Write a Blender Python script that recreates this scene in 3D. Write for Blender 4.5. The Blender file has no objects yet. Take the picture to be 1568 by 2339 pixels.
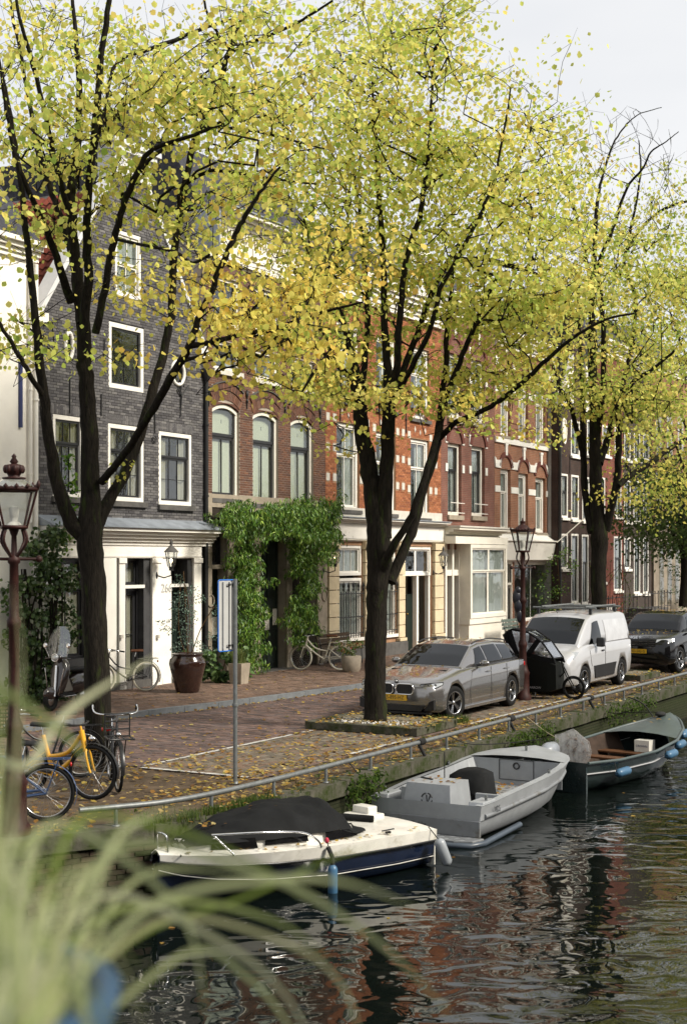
import bpy, bmesh, math, random
import numpy as np
from mathutils import Vector, Matrix, Quaternion
random.seed(7); RNG = np.random.default_rng(11)
C = bpy.context.scene.collection
D = bpy.data
pi = math.pi; R = math.radians
# ------------------------------------------------------------------ camera, world, sun, exposure
H = 3.15; FP = 3200.0; HOR = 1275.0; CXP = 784.0
sc = bpy.context.scene
cam = D.objects.new('camera', D.cameras.new('camera')); C.objects.link(cam)
cam.location = (0, 0, H); cam.rotation_euler = (R(90), 0, 0)
cam.data.sensor_fit = 'HORIZONTAL'; cam.data.sensor_width = 24
cam.data.lens = FP/1568*24; cam.data.shift_y = (HOR-1169.5)/1568
cam.data.clip_start = 0.1; cam.data.clip_end = 2000
cam.data.dof.use_dof = True; cam.data.dof.focus_distance = 25; cam.data.dof.aperture_fstop = 3.2
sc.camera = cam
w = D.worlds.new('World'); sc.world = w; w.use_nodes = True
nt = w.node_tree; N = nt.nodes; L = nt.links
bg = N['Background']
SUN_EL, SUN_AZ = 40.0, 112.0           # azimuth clockwise from +Y
sky = N.new('ShaderNodeTexSky'); sky.sky_type = 'NISHITA'; sky.sun_disc = False
sky.sun_elevation = R(SUN_EL); sky.sun_rotation = R(SUN_AZ)
tc = N.new('ShaderNodeTexCoord'); mp = N.new('ShaderNodeMapping'); mp.inputs['Scale'].default_value = (1, 1, 3)
nz = N.new('ShaderNodeTexNoise'); nz.inputs['Scale'].default_value = 2.2; nz.inputs['Detail'].default_value = 5
cr = N.new('ShaderNodeValToRGB')
cr.color_ramp.elements[0].position = .35; cr.color_ramp.elements[0].color = (5.55, 5.62, 5.75, 1)
cr.color_ramp.elements[1].position = .62; cr.color_ramp.elements[1].color = (6.35, 6.33, 6.3, 1)
mx = N.new('ShaderNodeMix'); mx.data_type = 'RGBA'; mx.inputs['Factor'].default_value = .9
L.new(tc.outputs['Generated'], mp.inputs[0]); L.new(mp.outputs[0], nz.inputs['Vector']); L.new(nz.outputs[0], cr.inputs[0])
L.new(sky.outputs[0], mx.inputs['A']); L.new(cr.outputs[0], mx.inputs['B']); L.new(mx.outputs['Result'], bg.inputs['Color'])
bg.inputs['Strength'].default_value = 0.075
sd = D.lights.new('sun', 'SUN'); sd.energy = 2.7; sd.angle = R(13); sd.color = (1, .93, .81)
so = D.objects.new('sun', sd); C.objects.link(so); so.location = (30, -10, 40)
sdir = Vector((math.sin(R(SUN_AZ))*math.cos(R(SUN_EL)), math.cos(R(SUN_AZ))*math.cos(R(SUN_EL)), math.sin(R(SUN_EL))))
so.rotation_euler = sdir.to_track_quat('Z', 'Y').to_euler()
sc.view_settings.view_transform = 'Standard'; sc.view_settings.look = 'None'
sc.view_settings.exposure = 1.06; sc.view_settings.gamma = 1
sc.cycles.use_denoising = True
sc.cycles.max_bounces = 8; sc.cycles.transparent_max_bounces = 24; sc.cycles.diffuse_bounces = 5; sc.cycles.glossy_bounces = 3
sc.cycles.transmission_bounces = 4; sc.cycles.caustics_reflective = False; sc.cycles.caustics_refractive = False
# ------------------------------------------------------------------ coordinates
ST = 1796/math.hypot(1796, FP); CT = FP/math.hypot(1796, FP)       # street runs along (ST, CT)
PHI = math.atan2(CT, ST)
def W(u, v, z=0): return Vector((u*ST - v*CT, u*CT + v*ST, z))
def P(x, y, Y): return Vector(((x-CXP)/FP*Y, Y, H + (HOR-y)/FP*Y))
def G(x, y, z=0):
    Y = FP*(H-z)/(y-HOR); return Vector(((x-CXP)/FP*Y, Y, z))
VF = 20.4
def FD(x, V=VF): return V/(ST - (x-CXP)/FP*CT)
def FU(x, V=VF):
    k = (x-CXP)/FP; return FD(x, V)*(CT + k*ST)
def FZ(x, y, V=VF): return H + (HOR-y)/FP*FD(x, V)
# ------------------------------------------------------------------ materials
MATS = {}
def mat(name, col=(.5,.5,.5), rough=.6, metal=0, var=.15, scale=3., bump=0., bscale=40., attr=False, coat=0, emis=0, dirt=None, spec=None, stretch=None):
    if name in MATS: return MATS[name]
    if spec is None: spec = .5 if rough < .5 or metal > 0 else .12
    m = D.materials.new(name); m.use_nodes = True; MATS[name] = m
    n = m.node_tree.nodes; l = m.node_tree.links; b = n['Principled BSDF']
    b.inputs['Roughness'].default_value = rough; b.inputs['Metallic'].default_value = metal
    b.inputs['Coat Weight'].default_value = coat; b.inputs['Specular IOR Level'].default_value = spec
    b.inputs['Coat Roughness'].default_value = .06
    t = n.new('ShaderNodeTexCoord'); src = t.outputs['Object']
    if stretch:
        mm = n.new('ShaderNodeMapping'); mm.inputs['Scale'].default_value = stretch; l.new(src, mm.inputs[0]); src = mm.outputs[0]
    if attr:
        a = n.new('ShaderNodeAttribute'); a.attribute_name = 'Col'; base = a.outputs['Color']
    else:
        a = n.new('ShaderNodeRGB'); a.outputs[0].default_value = (*col, 1); base = a.outputs[0]
    if var > 0:
        z = n.new('ShaderNodeTexNoise'); z.inputs['Scale'].default_value = scale; z.inputs['Detail'].default_value = 6; z.inputs['Roughness'].default_value = .65
        l.new(src, z.inputs['Vector'])
        r = n.new('ShaderNodeMapRange'); r.inputs[1].default_value = .3; r.inputs[2].default_value = .7
        r.inputs[3].default_value = 1-var; r.inputs[4].default_value = 1+var; l.new(z.outputs[0], r.inputs[0])
        x = n.new('ShaderNodeMix'); x.data_type = 'RGBA'; x.blend_type = 'MULTIPLY'; x.inputs['Factor'].default_value = 1
        l.new(base, x.inputs['A']); l.new(r.outputs[0], x.inputs['B']); base = x.outputs['Result']
    if dirt:
        z = n.new('ShaderNodeTexNoise'); z.inputs['Scale'].default_value = dirt[1]; z.inputs['Detail'].default_value = 8; z.inputs['Roughness'].default_value = .7
        l.new(src, z.inputs['Vector'])
        r = n.new('ShaderNodeMapRange'); r.inputs[1].default_value = dirt[2]; r.inputs[2].default_value = dirt[2]+.15; l.new(z.outputs[0], r.inputs[0])
        x = n.new('ShaderNodeMix'); x.data_type = 'RGBA'; l.new(r.outputs[0], x.inputs['Factor'])
        l.new(base, x.inputs['A']); x.inputs['B'].default_value = (*dirt[0], 1); base = x.outputs['Result']
    l.new(base, b.inputs['Base Color'])
    if bump > 0:
        z = n.new('ShaderNodeTexNoise'); z.inputs['Scale'].default_value = bscale; z.inputs['Detail'].default_value = 5
        l.new(src, z.inputs['Vector'])
        u = n.new('ShaderNodeBump'); u.inputs['Strength'].default_value = bump; u.inputs['Distance'].default_value = .02
        l.new(z.outputs[0], u.inputs['Height']); l.new(u.outputs[0], b.inputs['Normal'])
    if emis:
        b.inputs['Emission Color'].default_value = (*col, 1); b.inputs['Emission Strength'].default_value = emis
    return m
def leafmat(name, transl=.45, rough=.55, spec=.3):
    if name in MATS: return MATS[name]
    m = D.materials.new(name); m.use_nodes = True; MATS[name] = m
    n = m.node_tree.nodes; l = m.node_tree.links; b = n['Principled BSDF']
    a = n.new('ShaderNodeAttribute'); a.attribute_name = 'Col'; l.new(a.outputs['Color'], b.inputs['Base Color'])
    b.inputs['Roughness'].default_value = rough; b.inputs['Specular IOR Level'].default_value = spec
    t = n.new('ShaderNodeBsdfTranslucent'); l.new(a.outputs['Color'], t.inputs['Color'])
    s = n.new('ShaderNodeMixShader'); s.inputs[0].default_value = transl
    l.new(b.outputs[0], s.inputs[1]); l.new(t.outputs[0], s.inputs[2]); l.new(s.outputs[0], n['Material Output'].inputs['Surface'])
    return m
def glassmat(name, tint=(.5,.55,.55), trans=.5, rough=.02, wav=.15, ior=1.5):
    if name in MATS: return MATS[name]
    m = D.materials.new(name); m.use_nodes = True; MATS[name] = m
    n = m.node_tree.nodes; l = m.node_tree.links; n.remove(n['Principled BSDF'])
    t = n.new('ShaderNodeBsdfTransparent'); t.inputs[0].default_value = (*tint, 1)
    g = n.new('ShaderNodeBsdfGlossy'); g.inputs['Roughness'].default_value = rough; g.inputs[0].default_value = (.95,.97,1,1)
    f0 = n.new('ShaderNodeFresnel'); f0.inputs[0].default_value = ior; ge = n.new('ShaderNodeNewGeometry'); iv = n.new('ShaderNodeMath'); iv.operation = 'SUBTRACT'; iv.inputs[0].default_value = 1; l.new(ge.outputs['Backfacing'], iv.inputs[1])
    f = n.new('ShaderNodeMath'); f.operation = 'MULTIPLY'; l.new(f0.outputs[0], f.inputs[0]); l.new(iv.outputs[0], f.inputs[1])
    ad = n.new('ShaderNodeMath'); ad.operation = 'ADD'; ad.inputs[1].default_value = 1-trans; ad.use_clamp = True
    l.new(f.outputs[0], ad.inputs[0])
    tc_ = n.new('ShaderNodeTexCoord'); z = n.new('ShaderNodeTexNoise'); z.inputs['Scale'].default_value = 2.5
    l.new(tc_.outputs['Object'], z.inputs['Vector']); u = n.new('ShaderNodeBump'); u.inputs['Strength'].default_value = wav; u.inputs['Distance'].default_value = .05
    l.new(z.outputs[0], u.inputs['Height']); l.new(u.outputs[0], g.inputs['Normal'])
    s = n.new('ShaderNodeMixShader'); l.new(ad.outputs[0], s.inputs[0]); l.new(t.outputs[0], s.inputs[1]); l.new(g.outputs[0], s.inputs[2])
    l.new(s.outputs[0], n['Material Output'].inputs['Surface'])
    return m
def brickmat(name, c1, c2, mortar, sx=.21, sy=.065, msize=.010):
    if name in MATS: return MATS[name]
    m = D.materials.new(name); m.use_nodes = True; MATS[name] = m
    n = m.node_tree.nodes; l = m.node_tree.links; b = n['Principled BSDF']; b.inputs['Roughness'].default_value = .85; b.inputs['Specular IOR Level'].default_value = .15
    t = n.new('ShaderNodeTexCoord'); s = n.new('ShaderNodeSeparateXYZ'); c = n.new('ShaderNodeCombineXYZ')
    l.new(t.outputs['Object'], s.inputs[0])
    ad = n.new('ShaderNodeMath'); l.new(s.outputs[0], ad.inputs[0]); l.new(s.outputs[1], ad.inputs[1])
    l.new(ad.outputs[0], c.inputs[0]); l.new(s.outputs[2], c.inputs[1])
    k = n.new('ShaderNodeTexBrick'); l.new(c.outputs[0], k.inputs['Vector'])
    k.inputs['Scale'].default_value = 1; k.inputs['Brick Width'].default_value = sx; k.inputs['Row Height'].default_value = sy
    k.inputs['Mortar Size'].default_value = msize; k.inputs['Mortar Smooth'].default_value = .3
    k.inputs['Color1'].default_value = (*c1, 1); k.inputs['Color2'].default_value = (*c2, 1); k.inputs['Mortar'].default_value = (*mortar, 1)
    z = n.new('ShaderNodeTexNoise'); z.inputs['Scale'].default_value = 1.6; z.inputs['Detail'].default_value = 8; l.new(t.outputs['Object'], z.inputs['Vector'])
    r = n.new('ShaderNodeMapRange'); r.inputs[1].default_value = .3; r.inputs[2].default_value = .7; r.inputs[3].default_value = .72; r.inputs[4].default_value = 1.2
    l.new(z.outputs[0], r.inputs[0]); x = n.new('ShaderNodeMix'); x.data_type = 'RGBA'; x.blend_type = 'MULTIPLY'; x.inputs['Factor'].default_value = 1
    l.new(k.outputs[0], x.inputs['A']); l.new(r.outputs[0], x.inputs['B']); l.new(x.outputs['Result'], b.inputs['Base Color'])
    u = n.new('ShaderNodeBump'); u.invert = True; u.inputs['Strength'].default_value = .6; u.inputs['Distance'].default_value = .01
    l.new(k.outputs['Fac'], u.inputs['Height']); l.new(u.outputs[0], b.inputs['Normal'])
    return m
# ------------------------------------------------------------------ mesh builder
class MB:
    def __init__(s): s.v = []; s.f = []; s.c = []; s.col = None; s.sm = []; s.smooth = False
    def add(s, vs, fs, col=None):
        o = len(s.v); s.v.extend([tuple(p) for p in vs]); s.f.extend([tuple(i+o for i in f) for f in fs])
        s.c.extend([col or s.col]*len(fs)); s.sm.extend([s.smooth]*len(fs))
    def box(s, a, b, col=None, skip=()):
        x0, y0, z0 = a; x1, y1, z1 = b
        if x0 > x1: x0, x1 = x1, x0
        if y0 > y1: y0, y1 = y1, y0
        if z0 > z1: z0, z1 = z1, z0
        F = {'b':(0,3,2,1),'t':(4,5,6,7),'f':(0,1,5,4),'r':(1,2,6,5),'k':(2,3,7,6),'l':(3,0,4,7)}
        s.add([(x0,y0,z0),(x1,y0,z0),(x1,y1,z0),(x0,y1,z0),(x0,y0,z1),(x1,y0,z1),(x1,y1,z1),(x0,y1,z1)], [F[k] for k in F if k not in skip], col); return s
    def prism(s, poly, axis, a, b, col=None):
        """poly: 2D points in the plane normal to axis ('x': (y,z), 'y': (x,z), 'z': (x,y))"""
        def pt(p, t): return (t,p[0],p[1]) if axis=='x' else (p[0],t,p[1]) if axis=='y' else (p[0],p[1],t)
        n = len(poly); vs = [pt(p, a) for p in poly]+[pt(p, b) for p in poly]
        fs = [tuple(range(n))[::-1], tuple(range(n, 2*n))]+[(i,(i+1)%n,n+(i+1)%n,n+i) for i in range(n)]
        s.add(vs, fs, col); return s
    def tube(s, pts, r, n=8, cap=True, col=None, closed=False, ridge=0):
        pts = [Vector(p) for p in pts]; m = len(pts)
        if not hasattr(r, '__len__'): r = [r]*m
        vs = []; nrm = None
        for i, p in enumerate(pts):
            if closed: d = (pts[(i+1)%m]-pts[i-1])
            else: d = (pts[min(i+1, m-1)]-pts[max(i-1, 0)])
            if d.length < 1e-9: d = Vector((0,0,1))
            d.normalize()
            if nrm is None:
                nrm = d.orthogonal().normalized()
            else:
                nrm = nrm - d*nrm.dot(d)
                nrm = nrm.normalized() if nrm.length > 1e-6 else d.orthogonal().normalized()
            bn = d.cross(nrm)
            for k in range(n):
                a = 2*pi*k/n; g = 1 if not ridge else 1+ridge*(math.sin(k*2.4+i*.11)+.6*math.sin(k*5.1-i*.23)+.5*math.sin(k*1.3+i*.9))
                vs.append(p + (nrm*math.cos(a)+bn*math.sin(a))*r[i]*g)
        fs = []
        for i in range(m if closed else m-1):
            j = (i+1) % m
            for k in range(n): fs.append((i*n+k, i*n+(k+1)%n, j*n+(k+1)%n, j*n+k))
        sm = s.smooth; s.smooth = True; s.add(vs, fs, col); s.smooth = sm
        if cap and not closed: s.add(vs[:n], [tuple(range(n))[::-1]], col); s.add(vs[-n:], [tuple(range(n))], col)
        return s
    def lathe(s, prof, n=16, c=(0,0,0), col=None, M=None):
        vs = []; m = len(prof)
        for (r, z) in prof:
            for k in range(n):
                a = 2*pi*k/n; p = Vector((r*math.cos(a), r*math.sin(a), z))
                if M: p = M @ p
                vs.append(p+Vector(c))
        fs = [(i*n+k, i*n+(k+1)%n, (i+1)*n+(k+1)%n, (i+1)*n+k) for i in range(m-1) for k in range(n)]
        sm = s.smooth; s.smooth = True; s.add(vs, fs, col); s.smooth = sm
        s.add(vs[:n], [tuple(range(n))[::-1]], col); s.add(vs[-n:], [tuple(range(n))], col); return s
    def torus(s, c, R_, r, ax='y', n=28, m=8, col=None, M=None):
        pts = []
        for k in range(n):
            a = 2*pi*k/n; x, y = R_*math.cos(a), R_*math.sin(a)
            p = Vector((x, 0, y)) if ax=='y' else Vector((0, x, y)) if ax=='x' else Vector((x, y, 0))
            if M: p = M @ p
            pts.append(p+Vector(c))
        return s.tube(pts, r, m, closed=True, col=col)
    def ell(s, c, rx, ry, rz, n=12, m=8, col=None, M=None):
        vs = []
        for i in range(m+1):
            t = pi*i/m; 
            for k in range(n):
                a = 2*pi*k/n; p = Vector((rx*math.sin(t)*math.cos(a), ry*math.sin(t)*math.sin(a), -rz*math.cos(t)))
                if M: p = M @ p
                vs.append(p+Vector(c))
        fs = [(i*n+k, i*n+(k+1)%n, (i+1)*n+(k+1)%n, (i+1)*n+k) for i in range(m) for k in range(n)]
        sm = s.smooth; s.smooth = True; s.add(vs, fs, col); s.smooth = sm; return s
    def loft(s, rings, cap=True, col=None, closed=True):
        n = len(rings[0]); vs = [p for r in rings for p in r]; m = len(rings)
        fs = [(i*n+k, i*n+(k+1)%n, (i+1)*n+(k+1)%n, (i+1)*n+k) for i in range(m-1) for k in range(n if closed else n-1)]
        s.add(vs, fs, col)
        if cap: s.add(rings[0], [tuple(range(n))[::-1]], col); s.add(rings[-1], [tuple(range(n))], col)
        return s
    def mesh(s, name, m):
        me = D.meshes.new(name); me.from_pydata(s.v, [], s.f)
        if any(c is not None for c in s.c):
            at = me.color_attributes.new('Col', 'FLOAT_COLOR', 'CORNER')
            tot = np.array([len(f) for f in s.f]); cols = np.array([(*(c or (1,1,1)), 1) for c in s.c], dtype=np.float32)
            at.data.foreach_set('color', np.repeat(cols, tot, axis=0).ravel())
        if any(s.sm): me.polygons.foreach_set('use_smooth', s.sm)
        if m: me.materials.append(m if not isinstance(m, str) else MATS[m])
        me.validate(); me.update(); return me
    def obj(s, name, m, parent=None, loc=None, rot=None, fixn=False, bevel=0):
        me = s.mesh(name, m)
        if fixn:
            b = bmesh.new(); b.from_mesh(me); bmesh.ops.remove_doubles(b, verts=b.verts, dist=1e-4); bmesh.ops.recalc_face_normals(b, faces=b.faces); b.to_mesh(me); b.free()
        o = D.objects.new(name, me); C.objects.link(o)
        if parent: o.parent = parent
        if loc is not None: o.location = loc
        if rot is not None: o.rotation_euler = rot
        if bevel:
            md = o.modifiers.new('bevel', 'BEVEL'); md.width = bevel; md.segments = 2; md.limit_method = 'ANGLE'; md.angle_limit = R(40)
        return o
def place(me, name, parent, loc, rot=None, scale=None):
    o = D.objects.new(name, me); C.objects.link(o); o.parent = parent; o.location = loc
    if rot is not None: o.rotation_euler = rot
    if scale is not None: o.scale = scale
    return o
def tag(o, label=None, cat=None, group=None, kind=None):
    if label: o['label'] = label
    if cat: o['category'] = cat
    if group: o['group'] = group
    if kind: o['kind'] = kind
    return o
def thing(name, label, cat, loc=(0,0,0), rz=0, group=None, kind=None):
    o = D.objects.new(name, None); C.objects.link(o); o.location = loc; o.rotation_euler = (0,0,rz); o.empty_display_size = .2
    return tag(o, label, cat, group, kind)
def copy_tree(o, parent=None):
    c = o.copy(); C.objects.link(c); c.parent = parent
    for ch in list(o.children): copy_tree(ch, c)
    return c
def text(s, size, m, parent, loc, rot, name='lettering', ext=.002, align='CENTER', shear=0, xs=1):
    cu = D.curves.new('tmp', 'FONT'); cu.body = s; cu.size = size; cu.extrude = ext; cu.align_x = align; cu.align_y = 'CENTER'; cu.shear = shear; cu.resolution_u = 3
    t = D.objects.new('tmp', cu); C.objects.link(t); bpy.context.view_layer.update()
    me = D.meshes.new_from_object(t.evaluated_get(bpy.context.evaluated_depsgraph_get()))
    D.objects.remove(t); D.curves.remove(cu); me.materials.clear(); me.materials.append(m); me.name = name
    o = place(me, name, parent, loc, rot); o.scale = (xs, 1, 1); return o
def lerp(a, b, t): return a+(b-a)*t
def interp(tab, x):
    """tab: rows (x, a, b, ...) -> interpolated tuple"""
    if x <= tab[0][0]: return tab[0][1:]
    for p, q in zip(tab, tab[1:]):
        if x <= q[0]:
            t = (x-p[0])/(q[0]-p[0]); return tuple(lerp(a, b, t) for a, b in zip(p[1:], q[1:]))
    return tab[-1][1:]
def smoothpath(pts, k=4):
    pts = [Vector(p) for p in pts]; out = []
    for i in range(len(pts)-1):
        p0 = pts[max(i-1,0)]; p1 = pts[i]; p2 = pts[i+1]; p3 = pts[min(i+2,len(pts)-1)]
        for j in range(k):
            t = j/k; out.append(.5*((2*p1)+(p2-p0)*t+(2*p0-5*p1+4*p2-p3)*t*t+(3*p1-p0-3*p2+p3)*t**3))
    out.append(pts[-1]); return out
# leaves -------------------------------------------------------------
LT = np.array([(0,0,0),(.40,.38,.07),(-.40,.38,.07),(.30,.74,.03),(-.30,.74,.03),(0,1.0,-.05),(0,.42,-.03)])
LF = [(0,1,3,6),(6,3,5),(0,6,4,2),(6,5,4)]
LTS = np.array([(0,0,0),(.36,.45,.06),(-.36,.45,.06),(0,1.0,-.05)])
LFS = [(0,1,3),(0,3,2)]
def leaf_frames(n, droop=.6, rng=RNG):
    t = rng.normal(size=(n,3)); t[:,2] -= droop*1.6; t /= np.linalg.norm(t,axis=1)[:,None]
    a = rng.normal(size=(n,3)); a[:,2] += .8; a -= t*(a*t).sum(1)[:,None]; a /= np.linalg.norm(a,axis=1)[:,None]
    x = np.cross(t, a); return np.stack([x, t, a], axis=2)       # columns
def leaf_obj(name, cent, size, cols, m, parent=None, droop=.6, small=False, frames=None, wid=1.0):
    cent = np.asarray(cent, float); n = len(cent); T = (LTS if small else LT).copy(); T[:,0] *= wid; F = LFS if small else LF
    Fm = leaf_frames(n, droop) if frames is None else frames
    vs = np.einsum('nij,kj->nki', Fm, T)*np.asarray(size).reshape(-1,1,1) + cent[:,None,:]
    nv = len(T); me = D.meshes.new(name)
    loops = []; starts = []; tot = []; s = 0
    for f in F: loops += list(f); starts.append(s); tot.append(len(f)); s += len(f)
    nl = s; loops = np.array(loops); off = (np.arange(n)*nv)[:,None]
    me.vertices.add(n*nv); me.vertices.foreach_set('co', vs.ravel())
    me.loops.add(n*nl); me.loops.foreach_set('vertex_index', (loops[None,:]+off).ravel().astype(np.int32))
    me.polygons.add(n*len(F)); me.polygons.foreach_set('loop_start', (np.array(starts)[None,:]+(np.arange(n)*nl)[:,None]).ravel().astype(np.int32))
    at = me.color_attributes.new('Col','FLOAT_COLOR','CORNER')
    c4 = np.concatenate([np.asarray(cols, float), np.ones((n,1))], axis=1); at.data.foreach_set('color', np.repeat(c4, nl, axis=0).astype(np.float32).ravel())
    me.materials.append(m); me.update(calc_edges=True); me.validate()
    o = D.objects.new(name, me); C.objects.link(o)
    if parent: o.parent = parent
    return o
def leaf_cols(n, stops, rng=RNG, jit=.12):
    """stops: list of (weight, rgb)"""
    w_ = np.array([s[0] for s in stops], float); w_ /= w_.sum(); c = np.array([s[1] for s in stops])
    i = rng.choice(len(stops), size=n, p=w_); j = rng.choice(len(stops), size=n, p=w_); t = rng.random((n,1))*.5
    return np.clip((c[i]*(1-t)+c[j]*t)*(1+rng.normal(size=(n,1))*jit), 0, 1)
# common materials
mat('white_paint', (.80,.77,.71), .5, var=.08, scale=1.2, dirt=((.40,.37,.31), 3.5, .60))
mat('white_stucco', (.82,.79,.73), .75, var=.10, scale=.8, bump=.15, bscale=30, dirt=((.52,.48,.41), 1.3, .64))
mat('cream_paint', (.76,.72,.63), .55, var=.08, scale=2)
mat('grey_paint', (.42,.42,.41), .55, var=.08)
mat('dark_paint', (.018,.018,.02), .35, var=.1)
mat('black_iron', (.012,.012,.013), .45, var=.1)
mat('dark_green_paint', (.012,.02,.016), .4, var=.1)
mat('stone', (.30,.255,.20), .8, var=.22, scale=4, bump=.3, bscale=30)
mat('dark_stone', (.10,.095,.09), .7, var=.3, scale=4, bump=.3)
mat('cream_stone', (.60,.50,.34), .75, var=.12, scale=3, bump=.2)
mat('light_stone', (.58,.55,.49), .75, var=.12, scale=5, bump=.2)
mat('zinc', (.30,.33,.37), .5, .4, var=.25, scale=3)
mat('galvanised', (.17,.18,.18), .5, .5, var=.25, scale=14, dirt=((.16,.10,.06), 9., .68))
mat('chrome', (.75,.75,.76), .12, 1, var=.03)
mat('rubber', (.012,.012,.012), .75, var=.1)
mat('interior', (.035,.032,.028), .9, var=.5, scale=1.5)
mat('curtain', (.45,.42,.34), .9, var=.15, scale=14, stretch=(3,3,.1))
mat('sheer_curtain', (.50,.52,.50), .9, var=.2, scale=10, stretch=(3,3,.1))
mat('blind', (.66,.68,.52), .8, var=.06, scale=2)
mat('slate', (.045,.045,.052), .6, var=.35, scale=9)
mat('bark', (.015,.0125,.0095), .92, var=.6, scale=9, bump=1.0, bscale=16, dirt=((.030,.042,.010), 2.6, .55), stretch=(3,3,.55))
mat('attr_rough', rough=.85, attr=True, var=.22, scale=30)
mat('paver_attr', rough=.75, attr=True, var=.3, scale=2.2)
mat('attr_tile', rough=.6, attr=True, var=.3, scale=12)
leafmat('leaf', .55, .6, .15); leafmat('ivy_leaf', .25, .4, .5)
glassmat('window_glass', (.88,.90,.89), .93, .015, .12)
glassmat('lamp_glass', (.90,.92,.92), .93, .03, .02)
glassmat('car_glass', (.05,.06,.06), .985, .01, .5, 1.36)
# ================================================================== GROUND, QUAY, WATER
ZW = -.85
EDGE = [(-30, 11.9), (0, 11.6), (9, 11.2), (11.5, 10.9), (12.6, 10.45), (13.3, 10.0), (13.9, 9.78), (15, 9.68), (24, 9.65), (200, 9.65)]
KERB = [(8, 18.4), (14, 17.9), (21.5, 17.2), (24.9, 16.65), (29.5, 16.15), (36, 16.0), (46, 16.0), (120, 16.0)]
def edge_v(u): return interp(EDGE, u)[0]
def kerb_v(u): return interp(KERB, u)[0]
mat('soil', (.085,.062,.042), .95, var=.5, scale=2.5, bump=.6, bscale=25, dirt=((.05,.06,.02), 1.3, .6))
mat('paving_far', (.14,.10,.085), .85, var=.35, scale=2, bump=.3)
def ribbon(name, us, va, vb, z, m, kind='structure', parent=None):
    b = MB(); vs = []
    for u in us: vs += [W(u, va(u), z), W(u, vb(u), z)]
    b.add(vs, [(2*i, 2*i+2, 2*i+3, 2*i+1) for i in range(len(us)-1)])
    o = b.obj(name, m, parent)
    if not parent: tag(o, kind=kind)
    return o
us = [-30, -10, 0, 9, 11.5, 12.6, 13.3, 13.9, 15, 17, 20, 24, 30, 36, 46, 70, 120, 200]
ground = ribbon('ground', us, edge_v, lambda u: 120, -.012, MATS['soil'])
tag(ground, 'brown earth and worn paving along the canal edge', 'ground')
water = MB()
water.add([(-300,-60,ZW),(420,-60,ZW),(420,500,ZW),(-300,500,ZW)], [(0,1,2,3)])
m = D.materials.new('water'); m.use_nodes = True; MATS['water'] = m
n = m.node_tree.nodes; l = m.node_tree.links; b = n['Principled BSDF']
b.inputs['Base Color'].default_value = (.003,.005,.004,1); b.inputs['Roughness'].default_value = .0; b.inputs['IOR'].default_value = 1.42
t = n.new('ShaderNodeTexCoord'); mp = n.new('ShaderNodeMapping'); mp.inputs['Rotation'].default_value = (0,0,R(-12)); mp.inputs['Scale'].default_value = (.8,1.15,1)
z1 = n.new('ShaderNodeTexNoise'); z1.inputs['Scale'].default_value = 2.2; z1.inputs['Detail'].default_value = 1; z1.inputs['Roughness'].default_value = .45; z1.inputs['Distortion'].default_value = .6
z2 = n.new('ShaderNodeTexNoise'); z2.inputs['Scale'].default_value = 9; z2.inputs['Detail'].default_value = 1; z2.inputs['Distortion'].default_value = .3
z3 = n.new('ShaderNodeTexNoise'); z3.inputs['Scale'].default_value = .22; z3.inputs['Detail'].default_value = 1
l.new(t.outputs['Object'], mp.inputs[0])
for z in (z1, z2): l.new(mp.outputs[0], z.inputs['Vector'])
l.new(t.outputs['Object'], z3.inputs['Vector'])
ma = n.new('ShaderNodeMath'); ma.operation = 'MULTIPLY_ADD'; ma.inputs[1].default_value = .03; l.new(z2.outputs[0], ma.inputs[0]); l.new(z1.outputs[0], ma.inputs[2])
mm = n.new('ShaderNodeMapRange'); mm.inputs[1].default_value = .35; mm.inputs[2].default_value = .65; mm.inputs[3].default_value = .35; mm.inputs[4].default_value = 1.5; l.new(z3.outputs[0], mm.inputs[0])
mu = n.new('ShaderNodeMath'); mu.operation = 'MULTIPLY'; l.new(ma.outputs[0], mu.inputs[0]); l.new(mm.outputs[0], mu.inputs[1])
bp = n.new('ShaderNodeBump'); bp.inputs['Strength'].default_value = 1; bp.inputs['Distance'].default_value = .025
l.new(mu.outputs[0], bp.inputs['Height']); l.new(bp.outputs[0], b.inputs['Normal'])
water = water.obj('water', MATS['water']); tag(water, 'dark rippled canal water with reflections', 'water', kind='structure')
# sidewalk slab
sidewalk = ribbon('sidewalk', [8,14,18,21.5,24.9,29.5,36,46,70,120], lambda u: kerb_v(u)+.12, lambda u: 20.75, .098, MATS['paving_far'])
tag(sidewalk, 'raised brick sidewalk in front of the houses', 'sidewalk')
street = ribbon('street', [17,20,24.9,29.5,36,46,70,120], lambda u: 12.98, lambda u: kerb_v(u)-.01, -.004, MATS['paving_far'])
tag(street, 'reddish brick street along the canal', 'street')
parking = ribbon('parking_strip', [16.8,20,24.9,29.5,36,46,70,120], lambda u: 10.85, lambda u: 12.97, -.006, MATS['paving_far'])
tag(parking, 'leaf strewn brick parking strip beside the canal', 'parking strip')
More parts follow.
